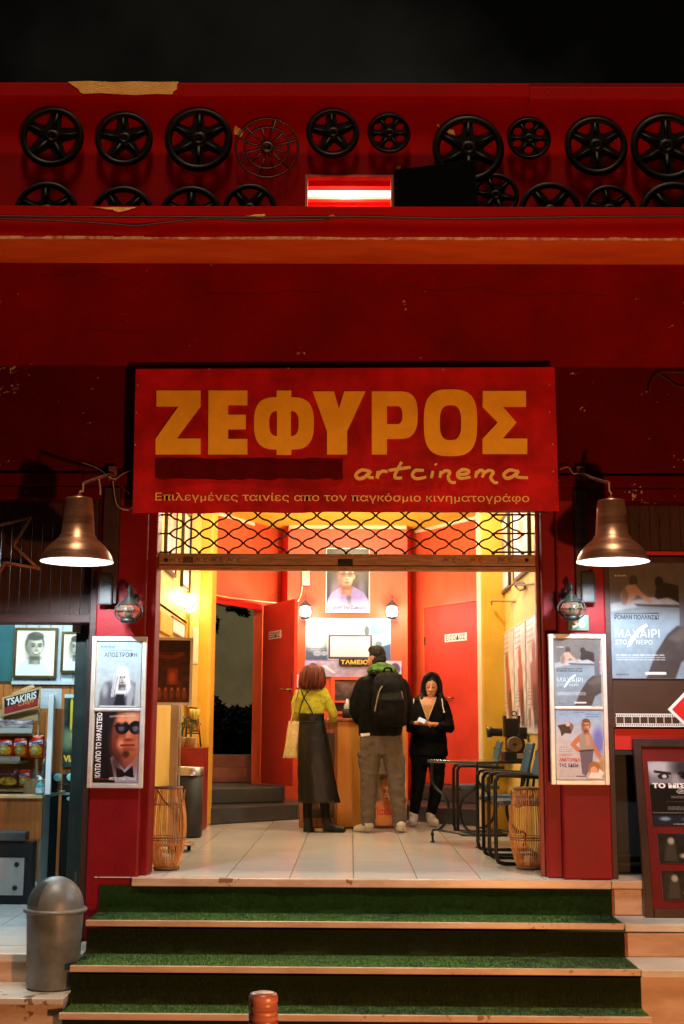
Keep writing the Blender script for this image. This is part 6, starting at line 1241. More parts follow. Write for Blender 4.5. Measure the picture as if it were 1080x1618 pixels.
for k,(x0_,x1_) in enumerate(((-8,10),(12,28),(30,46))):
    fr = flat_frame(x0_,1122,x1_,1136,dk+.16); t = thing('sweet_box',('dark red','purple','brown')[k]+' sweet box behind the silvery bags under the brand board','sweet box',fr.p(fr.w/2,0,0),'sweet boxes on the rack top'); mb = MB(); fr.slab(mb,0,-.07,fr.w,fr.h,-.06,0); mb.build('carton',M('sweet_carton',((.25,.02,.02),(.14,.04,.16),(.16,.07,.03))[k],.4,var=.3,scale=25),t,bevel=.003)
bag((-4,1214,29,1243),'dark chip bag with yellow crisps on the bottom shelf','dark',-.02)
def bottle(px, y0, y1, r, label, col, capc, cat='bottle', pump=False, d=10.72):
    c = P(px,y1,d); c.z = zct+.001; h = P(px,y0,d).z-c.z; t = thing('bottle' if not pump else 'pump_bottle',label,cat,c)
    mb = MB(); mb.lathe([(.001,0),(r,.0),(r,h*.5),(r*.8,h*.6),(r*.35,h*.72),(r*.33,h*.85),(.001,h*.85)],c,n=20); mb.build('body',col,t)
    mb = MB(); mb.lathe([(r*.42,h*.84),(r*.42,h*1.0),(.001,h*1.0)],c,n=16)
    if pump: mb.tube([c+V((0,0,h*.98)),c+V((0,0,h*1.05)),c+V((-.03,0,h*1.06))],.006,n=6)
    mb.build('cap',capc,t)
    mb = MB(); mb.lathe([(r*1.01,h*.12),(r*1.01,h*.42)],c,n=20); mb.build('label_band',WHITE_INK if not pump else M('aqua_white_label',(.5,.7,.75),.4),t)
bottle(55,1200,1247,.034,'clear bottle with amber cap behind the glass case',M('clear_liquor',(.40,.42,.48),.1,trans=.4),M('amber_cap',(.55,.38,.06),.4),d=10.9); bottle(68,1200,1247,.034,'bluish bottle next to the amber capped one',M('bluish_glass',(.25,.45,.55),.1,trans=.4),M('blue_grey_cap',(.3,.4,.5),.4),d=10.92); bottle(62,1228,1259,.034,'turquoise hand gel pump bottle at the counter edge',M('turquoise_gel',(.12,.52,.62),.12,trans=.25),WHITE_INK,'pump bottle',True,d=10.53)
fr = flat_frame(36,1231,60,1259,10.66); t = thing('wooden_box','small light wooden box with rope handle on the counter','box',fr.p(fr.w/2,0,0)); mb = MB(); fr.slab(mb,0,0,fr.w,fr.h*.85,-.16,0); mb.build('body',PINE_L,t,bevel=.004); mb = MB(); mb.tube(spline([fr.p(.02,fr.h*.3,.008),fr.p(.02,fr.h*.9,.01),fr.p(.05,fr.h,.01),fr.p(.07,fr.h*.5,.008)],5),.006,n=6); mb.build('handle',PINE_L,t)
c = P(110,1276,11.35); t = thing('coffee_machine','black coffee machine with turquoise lights on the kiosk worktop','coffee machine',c); mb = MB(); xa_,xb_=XH(101,11.35),XH(134,11.35); z0_=zct-.02; mb.box((xa_,Y(11.35),z0_+.001),(xb_,Y(11.7),P(0,1222,11.35).z)); mb.box((xa_-.01,Y(11.33),P(0,1240,11.33).z),(xb_,Y(11.349),P(0,1238,11.33).z)); mb.build('body',BLACK,t,bevel=.01); TQ = M('turquoise_glow',(.2,.6,.6),emit=(.2,.8,.85),es=.25)
for y_,h_ in ((1228,.035),(1262,.02)): mb = MB(); mb.ball(P(112,y_,11.34),(.04,.02,h_)); mb.build('lamp',TQ,t)
t = thing('worktop','dark worktop with pale edge under the coffee machine','worktop',(XH(115,11.4),Y(11.5),ZT)); mb = MB(); mb.box((xa_-.05,Y(11.32),z0_-.02),(xb_+.3,Y(11.85),z0_)); mb.build('top',PALEBLUE,t); mb = MB(); mb.box((xa_-.0,Y(11.36),ZT+.002),(xb_+.28,Y(11.84),z0_-.021)); mb.build('cabinet',BLACK,t)
# door post
t = thing('glass_door_post','dark green door post with steel hinge cap at the kiosk opening','door post',(XH(122,9.05),Y(9.05),ZT)); xa_,xb_ = XH(115,9.05),XH(133,9.05); mb = MB(); mb.box((xa_,Y(9.02),ZT+.002),(xb_,Y(9.08),ZH(990,9.05))); mb.box((xb_+.001,Y(8.98),ZT+.002),(xl0-.012,Y(9.02),ZH(986,9.0))); mb.build('post',DGREEN,t,bevel=.005); mb = MB(); a=P(115,1000,9.0); b=P(129,983,9.0); mb.box((a.x,Y(8.97),a.z),(b.x,Y(9.018),b.z)); mb.build('hinge_cap',METAL,t,bevel=.003)
# ================================================================ right-hand poster board
BROWN = M('dark_brown_board', (.045,.020,.014), .45, var=.1, scale=3)
fr = flat_frame(963,881,1180,1149,8.80); t = thing('poster_board','dark brown board with big film poster, film strip print and red diamond','poster board',fr.p(fr.w/2,0,0))
mb = MB(); fr.slab(mb,0,0,fr.w,fr.h,-.03,0); bd = mb.build('board',BROWN,t)
mb = MB(); fr.slab(mb,0,0,.018,fr.h,.0005,.016); fr.slab(mb,.018,fr.h-.02,fr.w,fr.h,.0005,.016); mb.build('edge',DARKBEAM,t)
fp = flat_frame(967,889,1095,1072,8.79); knife_art(120,168).onto('poster',fp,t,.004,extra=knife_text,mats=[WHITE_PAPER,BLACK_INK,PALE_INK],label='large blue-grey poster with two dark figures and a raised fist')
mb = MB(); f2 = flat_frame(973,1128,1180,1148,8.793); fw=f2.w; hh=f2.h; fcell=.0545
for y0,y1 in ((0,.006),(hh-.006,hh),(.019,.022),(hh-.022,hh-.019)): f2.slab(mb,0,y0,fw,y1,.0,.002)
x = 0.0
while x < fw: f2.slab(mb,x,.0225,x+.0035,hh-.0225,0,.002); x += fcell
x = .004
while x < fw:
    for y0 in (.007,hh-.0185): f2.slab(mb,x,y0,x+.006,y0+.0115,0,.0018)
    x += .0125
mb.build('film_strip',WHITE_INK,t)
c = P(1100,1121,8.785); r_=P(1100,1121,8.785).x-P(1055,1121,8.785).x
mb = MB(); mb.prism([c+V((-r_,0,0)),c+V((0,0,-r_)),c+V((r_,0,0)),c+V((0,0,r_))],(0,.006,0),0); r3=r_-.028; mb.prism([c+V((-r3,-.003,0)),c+V((0,-.003,-r3)),c+V((r3,-.003,0)),c+V((0,-.003,r3))],(0,.0028,0),1); mb.build('diamond_sign',[WHITE_INK,BRIGHT_RED],t)
# leaning framed board
bl_ = PZ(1020,1450,-.219); tl_2 = P(988,1167,8.76); vv = (tl_2-bl_); vv.x = 0
fr = Frame(bl_,(1,0,0),vv,.78,vv.length); t = thing('leaning_board','dark framed red board with black film posters leaning on the marble stairs','framed board',bl_+V((.39,0,0)))
w_=.055; mb = MB()
for a in ((0,0,w_,fr.h),(fr.w-w_,0,fr.w,fr.h),(w_,0,fr.w-w_,w_),(w_,fr.h-w_,fr.w-w_,fr.h)): fr.slab(mb,*a,-.04,.006)
mb.build('frame',M('dark_walnut_frame',(.035,.014,.010),.4,scale=6,bump=.1,coat=.15),t,bevel=.004)
mb = MB(); fr.slab(mb,w_,w_,fr.w-w_,fr.h-w_,-.03,-.012); mb.build('backing',M('worn_maroon_felt',(.15,.016,.014),.85,scale=6,spec=.1,col2=(.10,.010,.009),gap=.2),t)
mb = MB(); fr.slab(mb,w_,w_,fr.w-w_,fr.h-w_,.0,.003); 
def sub(px0,py0,px1,py1):
    n_ = fr.n; q=[hit(px0,py0,fr.p(0,0,-.010),n_),hit(px0,py1,fr.p(0,0,-.010),n_)]; x0=(q[0]-fr.o).dot(fr.u); yt_=(q[0]-fr.o).dot(fr.v); yb_=(q[1]-fr.o).dot(fr.v); s_=(hit(px1,py0,fr.p(0,0,-.010),n_)-q[0]).dot(fr.u); return Frame(fr.p(x0,yb_,-.010),fr.u,fr.v,s_,yt_-yb_)
f1 = sub(1023,1203,1104,1305); art = Art(80,100,(14,13,15),1.27).noise(.3).grad.__self__
art.poly([(0,0),(1,0),(1,.34),(0,.36)],(120,118,130),.05).ell(.2,.1,.3,.12,(176,176,190),soft=.9).ell(.75,.1,.3,.16,(50,48,54),soft=.9).ell(.28,.235,.11,.045,(20,20,22)).ell(.30,.235,.045,.03,(190,190,196),soft=.5).ell(.72,.235,.11,.045,(14,14,16)).line([(.12,.16),(.42,.19)],.02,(24,24,26)).line([(.58,.19),(.9,.16)],.02,(16,16,18)).poly([(.46,.2),(.56,.2),(.6,.4),(.42,.4)],(150,148,158),.05,.8).poly([(0,.38),(1,.34),(1,1),(0,1)],(10,10,11),.02).line([(.5,.455),(.7,.455)],.003,(200,200,200),0).ell(.60,.47,.09,.032,(190,190,190)).ell(.60,.47,.075,.024,(14,14,14)).line([(.55,.475),(.65,.465)],.006,(190,190,190)).lines(.4,.53,.8,.565,3,(150,150,150)).lines(.3,.63,.9,.635,1,(120,120,120)).lines(.32,.71,.95,.75,3,(140,140,140)).lines(.02,.80,1,.80,1,(150,150,150)).poly([(.02,.84),(.98,.84),(.98,.99),(.02,.99)],(20,28,40),.02).ell(.25,.89,.1,.03,(110,140,170),soft=.9).ell(.7,.9,.12,.03,(70,90,120),soft=.9).lines(.4,.97,.7,.97,1,(220,220,220))
art.onto('poster',f1,t,.002,extra=lambda m_,f,z: f.text(m_,'ΤΟ ΜΙΣΟΣ',.05,.335,.95,.425,z+.002,2,bold=.05),mats=[WHITE_PAPER,WHITE_INK],label='black poster with a dark stare and white Greek title')
for k,(px,sd) in enumerate((((1038,1317,1112,1364),3),((1044,1376,1118,1423),9))):
    f1 = sub(*px); art = Art(60,40,(20,20,20),.63); art.rs = np.random.RandomState(sd); art.noise(.8,7).poly([(.1,.9),(.2,.2),(.36,.3),(.4,.95)],(52,50,48),.06).ell(.28,.25,.07,.12,(150,146,140),soft=.6).ell(.7,.35,.1,.18,(110,106,100),soft=.7).poly([(.55,1),(.62,.5),(.85,.5),(.95,1)],(40,38,38),.05).ell(.55,.75,.1,.08,(160,156,150),soft=.8).lines(.03,.93,.12,.93,1,(220,220,220)); art.onto('photograph',f1,t,.002,label=('black and white still below the poster','lowest black and white still')[k])
# ================================================================ people
SKIN = M('skin', (.50,.26,.17), .5, var=.05, scale=30); SKIN_F = M('skin_warm', (.46,.21,.12), .5, var=.05, scale=30)
def hand(mb, wrist, fwd, nrm, thumb=1, curl=.5, s=1.0):
    """palm, four unequal curled fingers and a side thumb; nrm points out of the palm"""
    f = V(fwd).normalized(); n = V(nrm); n = (n-f*n.dot(f)).normalized(); a = f.cross(n)*thumb; w = V(wrist)
    mb.capsule(w-f*.03,.026*s,w+f*.025,.024*s)
    for o in (-.024,-.008,.008,.024): mb.capsule(w+f*.02+a*o*.7*s,.015*s,w+f*.082*s+a*o*s,.0125*s)
    for o,L in ((-.029,.058),(-.010,.070),(.010,.074),(.029,.064)):
        p = w+f*.085*s+a*o*s; d1 = (f*math.cos(curl)+n*math.sin(curl)); d2 = (f*math.cos(curl*2)+n*math.sin(curl*2)); d3 = (f*math.cos(curl*2.7)+n*math.sin(curl*2.7)); q = p+d1*L*.45*s; r_ = q+d2*L*.32*s
        mb.capsule(p,.0098*s,q,.009*s,n=8); mb.capsule(q,.009*s,r_,.0082*s,n=8); mb.capsule(r_,.0082*s,r_+d3*L*.26*s,.0072*s,n=8)
    p = w+f*.022*s+a*.024*s; d1 = (f*.62+a*.75+n*.25).normalized(); d2 = (f*.9+a*.25+n*.35).normalized()
    mb.capsule(p,.0135*s,p+d1*.040*s,.011*s,n=8); mb.capsule(p+d1*.040*s,.011*s,p+d1*.040*s+d2*.032*s,.009*s,n=8)
class Fig:
    def __init__(s, d): s.d = d; s.k = d/(F_PX*1.012)
    def p(s, x, y, dd=0): return P(x, y, s.d+dd)
    def chain(s, mb, pts):
        for (x0,y0,e0,r0),(x1,y1,e1,r1) in zip(pts[:-1],pts[1:]): mb.capsule(s.p(x0,y0,e0),r0*s.k,s.p(x1,y1,e1),r1*s.k,n=14)
    def ball(s, mb, x, y, dd, rx, ry, rz, rot=None): mb.ball(s.p(x,y,dd),(rx*s.k,ry*s.k,rz*s.k),n=18,k=12,rot=rot)
    def rings(s, mb, rows, n=32, power=2.4, fold=0, nf=9, seed=0):
        o = []
        for ri,(x,y,dd,rx,ry) in enumerate(rows):
            c = s.p(x,y,dd); ring = []
            t_ = ri/max(1,len(rows)-1)
            for j in range(n):
                a = 2*math.pi*j/n; ca,sa = math.cos(a),math.sin(a); e = 1+fold*t_*math.sin(nf*a+seed)+fold*.5*t_*math.sin((nf+4)*a+seed*2)
                ring.append(c+V((rx*s.k*e*math.copysign(abs(ca)**(2/power),ca), ry*s.k*e*math.copysign(abs(sa)**(2/power),sa),0)))
            o.append(ring)
        mb.loft(o)
    def dense(s, rows, k=4):
        o=[]; arr=np.array(rows,float)
        for i in range(len(rows)-1):
            for j in range(k):
                t=j/k; e=t*t*(3-2*t)*.5+t*.5; o.append(tuple(arr[i]*(1-e)+arr[i+1]*e))
        return o+[tuple(arr[-1])]
def floor_clamp(mb, z=.004):
    for v in mb.v: v.z = max(v.z, z)
    return mb
def figure_body(F, parts, name_thing, mat, extra=None):
    mb = MB(); parts(mb)
    return floor_clamp(remeshed(mb,.0065,3)).build('body', mat, name_thing)
def strand_hair(F, rows, n=64, amp=.05, seed=1):
    mb = MB(); o=[]; r2 = random.Random(seed); ph = [r2.uniform(-1,1) for _ in range(n)]
    for ri,(x,y,dd,rx,ry) in enumerate(rows):
        c = F.p(x,y,dd); o.append([c+V((rx*F.k*math.cos(2*math.pi*j/n)*(1+amp*ph[j]*min(1,.25+ri*.15)), ry*F.k*math.sin(2*math.pi*j/n)*(1+amp*ph[j]*min(1,.25+ri*.15)), -.012*max(0,ph[(j*7)%n])*(1 if ri==len(rows)-1 else 0))) for j in range(n)])
    mb.loft(o); return mb
def strands(F, rows, name, mat, parent, n, seed, r=.0032, spread=.05, flick=.35, arc=(0,360)):
    """loose locks lying on a hair shape"""
    r2 = random.Random(seed); mb = MB(); arr = np.array(rows, float)
    for _ in range(n):
        a = rad(r2.uniform(*arc)); k = 1+r2.uniform(-.01,spread); end = r2.uniform(.8,1.06); w = r2.uniform(-.25,.25); pts = []
        for i in range(9):
            t = .06+(end-.06)*i/8; q = [np.interp(min(t,1)*(len(arr)-1), range(len(arr)), arr[:,c]) for c in range(5)]
            e = k + flick*max(0,t-.72)*r2.uniform(.2,1.0)
            pts.append(F.p(q[0]+q[3]*e*math.cos(a+w*t), q[1]+max(0,t-1)*40, q[2]+q[4]*F.k*e*math.sin(a+w*t)))
        mb.tube(pts, [r*1.0]*7+[r*.7,r*.3], n=4)
    return mb.build(name, mat, parent)
# ---- the man with the backpack
BLACKCLOTH = M('black_jacket_cloth', (.0035,.0035,.004), .85, var=.2, scale=20, bump=.1, bscale=200, spec=.12); KHAKI = M('taupe_cargo_cotton', (.125,.100,.086), .85, var=.05, scale=14, bump=.2, bscale=160, spec=.2); WHITESHOE = M('white_leather_shoe', (.62,.56,.48), .45, var=.08); GREENH = M('green_hood_cotton', (.085,.19,.045), .85, var=.15, scale=14, bump=.2, bscale=120, spec=.2); HAIRB = M('dark_brown_hair', (.007,.0045,.0035), .6, spec=.2, var=.4, scale=10, stretch=(3,3,.5), bump=.4, bscale=120)
F = Fig(12.52); man = thing('person','person in black jacket with green hood and taupe cargo trousers facing the ticket counter','person',(F.p(604,1300).x,Y(12.52),0))
def man_parts(mb):
    F.ball(mb,595,1038,0,12,14.5,17); F.ball(mb,589,1045,.035,9,10,10.5); F.ball(mb,581.5,1047,.045,3,4,3); F.chain(mb,[(597,1046,.0,8.5),(602,1066,-.02,10)]); F.ball(mb,584.5,1044,.0,2.2,3.4,5.0)
    F.rings(mb,[(602,1066,0,14,10),(603,1076,0,30,13),(603,1100,0,31,15),(602,1140,0,27,14),(602,1170,0,28,15)]); F.chain(mb,[(575,1078,0,9),(561,1120,.02,7.5),(574,1140,.28,5.5)]); F.chain(mb,[(632,1080,0,9),(644,1122,.02,7.5),(630,1141,.28,5.5)])
    F.chain(mb,[(588,1175,0,14),(584,1240,.01,10),(582,1303,.02,6)]); F.chain(mb,[(618,1175,0,14),(626,1240,.01,10),(631,1303,.02,6)])
    hand(mb,F.p(574,1140,.29),(.3,1,0),(0,0,-1),1,.25); hand(mb,F.p(630,1141,.29),(-.3,1,0),(0,0,-1),-1,.25)
figure_body(F,man_parts,man,SKIN)
mb = MB(); F.ball(mb,596,1035,.004,13.2,15.8,16.0); F.ball(mb,598,1041,-.035,12.2,9.5,13.5); F.ball(mb,590,1027,.03,9,10,7); F.chain(mb,[(598,1045,-.05,9.5),(600,1051,-.045,8)])
hm = remeshed(mb,.006,2,.0022,(90,90,40)); hm.build('hair',HAIRB,man)
mb = MB(); F.rings(mb,F.dense([(604,1061,-.01,13,11),(604,1067,-.01,24,14),(604,1076,-.01,35,17),(604,1095,-.01,38.5,20),(603,1120,0,39,21),(602,1143,0,36,20),(600,1158,0,34,19.5),(600,1163,0,32.5,18.5)],3)); F.chain(mb,[(574,1080,-.005,11.5),(564,1104,.0,11.5),(561,1124,.02,10.5),(567,1136,.16,9.5),(574,1139,.27,8)]); F.chain(mb,[(633,1082,-.005,12),(641,1106,.0,11.5),(644,1126,.02,10.5),(638,1138,.16,9.5),(630,1140,.27,8)])
remeshed(mb,.010,3,.008,(14,14,11)).build('jacket',BLACKCLOTH,man)
mb = MB(); F.chain(mb,[(583,1061,.03,4.5),(587,1056,-.05,5),(597,1052,-.095,5.5),(608,1052,-.10,5.5),(618,1055,-.07,5),(626,1062,.01,4)]); F.ball(mb,606,1058,-.10,18,7,6.5); F.ball(mb,605,1053,-.06,15,8,5)
remeshed(mb,.007,3,.006,(22,22,30)).build('hood',GREENH,man)
mb = MB(); F.rings(mb,F.dense([(600,1156,0,31,16.5),(601,1168,0,33,18),(602,1180,0,34,19),(603,1192,.0,32,17)],3)); F.chain(mb,[(586,1186,0,17),(583,1222,.005,14.6),(582,1250,.01,13.2),(581,1280,.015,12),(582,1302,.015,11.6)]); F.chain(mb,[(619,1186,0,17),(625,1222,.005,14.8),(627,1250,.01,13.2),(630,1280,.015,12),(631,1302,.015,11.4)]); F.ball(mb,571,1203,-.0,6,9,14); F.ball(mb,635,1203,-.0,5,9,14); mb.obox(F.p(569,1192,0),(5*F.k,0,0),(0,9*F.k,0),(0,0,3*F.k))
for v in mb.v: v.z = max(v.z,.06)
floor_clamp(remeshed(mb,.009,2,.010,(16,16,22),5),.045).build('trousers',KHAKI,man)
for pts,lab in (([(582,1306,.0,8),(571,1309,.06,7),(563,1310,.07,5.5)],0),([(632,1306,.0,8),(634,1309,.07,7),(636,1310,.13,5.5)],1)):
    mb = MB(); F.chain(mb,pts); F.ball(mb,pts[0][0],pts[0][1]-3,-.005,9,10,8); floor_clamp(remeshed(mb,.006,3),.004).build('shoe',WHITESHOE,man)
mb = MB(); mb.loft([[F.p(x,y,e) for x,y,e in ((569,1159,-.145),(584,1158,-.15),(584,1162,-.15),(570,1164,-.145))],[F.p(x,y,e) for x,y,e in ((569,1159,-.135),(584,1158,-.14),(584,1162,-.14),(570,1164,-.135))]],sm=False); mb.build('shirt_hem',WHITE_PAPER,man)
# backpack
PACK = M('black_nylon', (.0035,.003,.003), .6, var=.25, scale=12, bump=.2, bscale=180, spec=.10); bp = thing('backpack','bulging black backpack with pale zip worn on the back of the man','backpack',F.p(614,1146,-.2))
mb = MB(); F.rings(mb,F.dense([(612,1062,-.17,13,7),(613,1067,-.18,20,11),(614,1080,-.20,24,15),(615,1105,-.21,27,17),(615,1130,-.21,27.5,17),(615,1143,-.20,26,15),(615,1147,-.19,22,11)],4),power=3.2); F.rings(mb,F.dense([(617,1098,-.29,17,7),(618,1106,-.31,20,9),(618,1132,-.31,21,10),(618,1141,-.29,19,8)],3),power=3.4)
remeshed(mb,.009,2,.006,(18,18,14),9).build('pack',PACK,bp)
mb = MB(); mb.tube(spline([F.p(604,1084,-.315),F.p(599,1092,-.325),F.p(595,1108,-.335),F.p(592,1124,-.33)],6),.0065,n=6); ZIPM = M('pale_zip',(.30,.25,.2),.4); mb.build('zip',ZIPM,bp); mb = MB(); mb.tube(spline([F.p(634,1092,-.33),F.p(637,1108,-.335),F.p(638,1124,-.33)],6),.004,n=6); mb.build('zip',ZIPM,bp)
mb = MB(); mb.tube(spline([F.p(606,1064,-.20),F.p(608,1056,-.24),F.p(617,1056,-.24),F.p(619,1064,-.20)],5),.009,n=6); mb.build('grab_loop',PACK,bp)
for pts in ([(596,1066,-.16),(589,1064,-.12),(583,1070,.02),(580,1084,.12)],[(627,1068,-.16),(632,1068,-.12),(634,1074,.02),(634,1088,.12)]):
    mb = MB(); mb.tube(spline([F.p(*q) for q in pts],5),.018,n=8); mb.build('shoulder_strap',PACK,bp)
# ---- the woman in the leather skirt
LIME = M('lime_yellow_knit', (.46,.44,.035), .8, var=.12, scale=18, bump=.25, bscale=160, spec=.2); LEATHER = M('black_leather', (.0032,.0028,.0026), .38, var=.2, scale=10, bump=.25, bscale=60, spec=.34); REDHAIR = M('copper_red_hair', (.24,.040,.012), .5, var=.5, scale=7, stretch=(6,6,.6), bump=.5, bscale=50, col2=(.035,.006,.003), gap=.12, spec=.3)
F = Fig(12.50); wo_ = thing('person','person with red bobbed hair in lime jumper and long black leather skirt','person',(F.p(495,1300).x,Y(12.5),0))
def wom_parts(mb):
    F.ball(mb,494,1069,.02,11,13.5,16); F.ball(mb,498,1075,.06,8,9,9); F.chain(mb,[(493,1076,0,6),(492,1092,0,7)]); F.rings(mb,[(492,1090,0,12,8),(492,1098,0,21,11),(492,1128,0,17,10),(494,1165,0,20,13)])
    F.chain(mb,[(470,1099,0,6),(466,1122,0,5.2),(470,1140,.10,4)]); F.chain(mb,[(512,1099,0,6),(526,1130,.03,5),(524,1137,.30,3.8)]); F.chain(mb,[(485,1170,0,11),(485,1235,0,7),(487,1300,0,5)]); F.chain(mb,[(505,1170,0,11),(512,1235,0,7),(514,1300,0,5)])
    hand(mb,F.p(470,1141,.11),(.35,.6,-.7),(1,0,0),1,.5,.9); hand(mb,F.p(524,1137,.31),(-.3,1,.0),(0,0,-1),-1,.3,.9)
figure_body(F,wom_parts,wo_,SKIN)
RH=F.dense([(494,1050.5,.0,4,5),(494,1052.5,.0,10,11),(494,1057,.0,15.5,16),(493,1066,-.005,18.6,18),(493,1075,-.01,19.8,18),(492.5,1081,-.01,19.6,17.5),(492,1085.5,-.01,17.5,16),(491.5,1089,-.01,13.5,13)],3)
hr_=strand_hair(F,RH,72,.05,4).build('hair',REDHAIR,wo_); strands(F,RH,'loose_strands',REDHAIR,hr_,90,6,.0105,.05,.8); strands(F,RH,'dark_strands',M('dark_auburn_hair',(.05,.008,.004),.5,spec=.25),hr_,80,9,.0085,.06,.9)
mb = MB(); F.rings(mb,F.dense([(492,1085,0,9,8),(492,1089,0,17,10),(491.5,1095,0,22.5,12.5),(491.5,1106,0,22.5,13.5),(492,1118,0,20.5,13),(492,1130,0,19.2,12.5)],3),power=2.2); F.chain(mb,[(472,1097,0,8),(467,1112,.0,7.5),(466,1124,.01,6.6),(469,1139,.09,5)]); F.chain(mb,[(510,1096,0,8.8),(519,1113,.01,8.4),(526,1128,.03,7.4),(526,1135,.18,6.2),(524,1137,.27,5.2)])
remeshed(mb,.008,3,.006,(16,16,18),2).build('jumper',LIME,wo_)
mb = MB(); rows=F.dense([(492,1127,0,20,13.6),(492,1140,0,20.2,13.8),(493,1152,0,22,15.5),(494,1168,-.005,24.4,18),(496,1190,-.005,26,20),(498,1220,0,28.3,21.5),(501,1248,0,30.8,22.5),(503,1268,0,32.8,23)],4); F.rings(mb,rows,n=72,power=2.1,fold=.035,nf=7,seed=1)
from mathutils import noise as _nz
for i,v in enumerate(mb.v): 
    q=_nz.noise(V((v.x*10,v.y*10,v.z*16))); v.x += q*.006; v.y += q*.010
mb.build('skirt',LEATHER,wo_)
mb = MB(); mb.tube([(p_.x,p_.y,p_.z) for p_ in [F.p(492+20.6*math.cos(a),1141,20.6*F.k*.68*math.sin(a)) for a in [2*math.pi*i/40 for i in range(40)]]],.006,n=6,closed=True); mb.build('waist_seam',LEATHER,wo_)
for pts in ([(472,1128,-.075),(475,1116,-.092),(480,1102,-.100),(487,1092,-.096),(495,1085,-.072)],[(494,1128,-.092),(488,1116,-.098),(480,1102,-.102),(477,1094,-.094),(475,1087,-.066)]):
    mb = MB(); mb.tube(spline([F.p(x,y,e-.012) for x,y,e in pts],5),.0062,n=6); mb.build('strap',LEATHER,wo_)
for pts,sh in (([(486,1262,.0,8),(485,1280,0,7.2),(486,1302,0,6.5)],[(486,1296,.0,8),(487,1308,.0,7),(492,1311,.05,5.5)]),([(512,1262,.0,8),(513,1280,.0,7.2),(515,1300,0,6.3)],[(515,1296,.0,8),(518,1306,.0,7.5),(530,1309,-.02,6.5),(541,1311,-.03,5)])):
    mb = MB(); F.chain(mb,pts); remeshed(mb,.007,2).build('stocking',M('sheer_black_tights',(.012,.007,.006),.7,spec=.1),wo_)
    mb = MB(); F.chain(mb,sh); mb.obox(F.p(sh[1][0]-3,1310,0),(5*F.k,0,0),(0,5*F.k,0),(0,0,4*F.k)); floor_clamp(remeshed(mb,.006,3),.004).build('ankle_boot',LEATHER,wo_)
tt_ = thing('tote_bag','cream cotton tote bag hanging from the shoulder of the red haired woman','tote bag',F.p(458,1197,0)); mb = MB(); rows_ = []
for i in range(13):
    t = i/12; y0=1140+57*t; xl_=456-9.5*t; xr_=474-5*t; row=[]
    for j in range(24):
        a = 2*math.pi*j/24; e = (.35+.65*math.sin(math.pi*min(1,t*.9+.12)))*.03; u_=math.cos(a); row.append(F.p((xl_+xr_)/2+(xr_-xl_)/2*math.copysign(abs(u_)**.7,u_)+.5*math.sin(7*t+a*3),y0+(1.2*math.sin(3*a) if i in (0,12) else 0),math.sin(a)*e-.02))
    rows_.append(row)
mb.loft(rows_); mb.build('bag',M('cream_cotton',(.62,.47,.20),.85,var=.1,scale=14,bump=.25,bscale=90,spec=.2),tt_)
for dd_ in (-.045,.01):
    mb = MB(); mb.tube(spline([F.p(459,1142,dd_),F.p(464,1118,dd_),F.p(468,1098,dd_-.02),F.p(471,1089.5,-.03)],5),.007,n=6); mb.build('strap',M('cream_strap',(.6,.42,.2),.8),tt_)
# ---- the woman with the phone
HAIRK = M('glossy_black_hair', (.004,.0035,.004), .42, var=.4, scale=8, stretch=(6,6,.5), bump=.4, bscale=60, spec=.2); HOODIE = M('black_hoodie_fleece', (.0035,.0035,.0045), .9, var=.2, scale=20, bump=.15, bscale=200, spec=.1); TANTOP = M('tan_top', (.42,.22,.07), .8, var=.08, scale=20)
F = Fig(13.38); w2 = thing('person','person with long black hair in dark hoodie looking down at a phone','person',(F.p(672,1300).x,Y(13.38),0))
Rt = Matrix.Rotation(rad(-16),3,'X')
def w2_parts(mb):
    F.ball(mb,681,1084,.01,10.5,12.5,15,Rt); F.ball(mb,680.5,1094,-.035,7.2,8,8.5); F.ball(mb,680.3,1099,-.062,3.8,4,3.8); F.chain(mb,[(680.5,1086,-.083,1.2),(680.2,1091.5,-.104,2.2)]); F.ball(mb,677,1091,-.082,2.0,2,1.2); F.ball(mb,684,1091,-.082,2.0,2,1.2); F.ball(mb,680.2,1096.3,-.088,3.4,1.6,1.1)
    F.chain(mb,[(681,1098,.0,6),(679,1112,.0,7)]); F.rings(mb,[(678,1106,0,12,8),(678,1113,0,22,11),(678,1150,0,20,12),(677,1190,0,23,14)]); F.chain(mb,[(658,1114,0,6.5),(650,1147,-.03,5.5),(659,1143,-.20,3.9)]); F.chain(mb,[(702,1114,0,6.5),(707,1148,-.03,5.5),(688,1146,-.20,3.9)])
    F.chain(mb,[(664,1190,0,11),(659,1240,0,7),(654,1288,0,5)]); F.chain(mb,[(690,1190,0,11),(690,1240,0,7),(681,1290,0,5)])
    hand(mb,F.p(661,1142.5,-.215),(.95,-.30,.10),(.1,-.2,-.9),1,.55,.92); hand(mb,F.p(686,1144.5,-.215),(-.95,-.3,.05),(0,-.25,1),1,.18,.92)
figure_body(F,w2_parts,w2,SKIN_F)
EYE = M('dark_eye',(.015,.008,.006),.3); LIP = M('muted_lip',(.26,.06,.045),.5)
for x in (676.6,684.6):
    mb = MB(); F.ball(mb,x,1086.2,-.077,2.0,1.0,.7); mb.build('eye',EYE,w2); mb = MB(); mb.tube([F.p(x-2.6,1082.6,-.079),F.p(x,1081.9,-.084),F.p(x+2.6,1082.8,-.078)],.0022,n=5); mb.build('eyebrow',HAIRK,w2)
mb = MB(); F.ball(mb,680.2,1096.2,-.0925,3.1,.9,.9); mb.build('lips',LIP,w2)
mb = MB(); F.ball(mb,681.5,1078,.035,13.2,14,16); F.ball(mb,682,1090,.06,13,9,18)
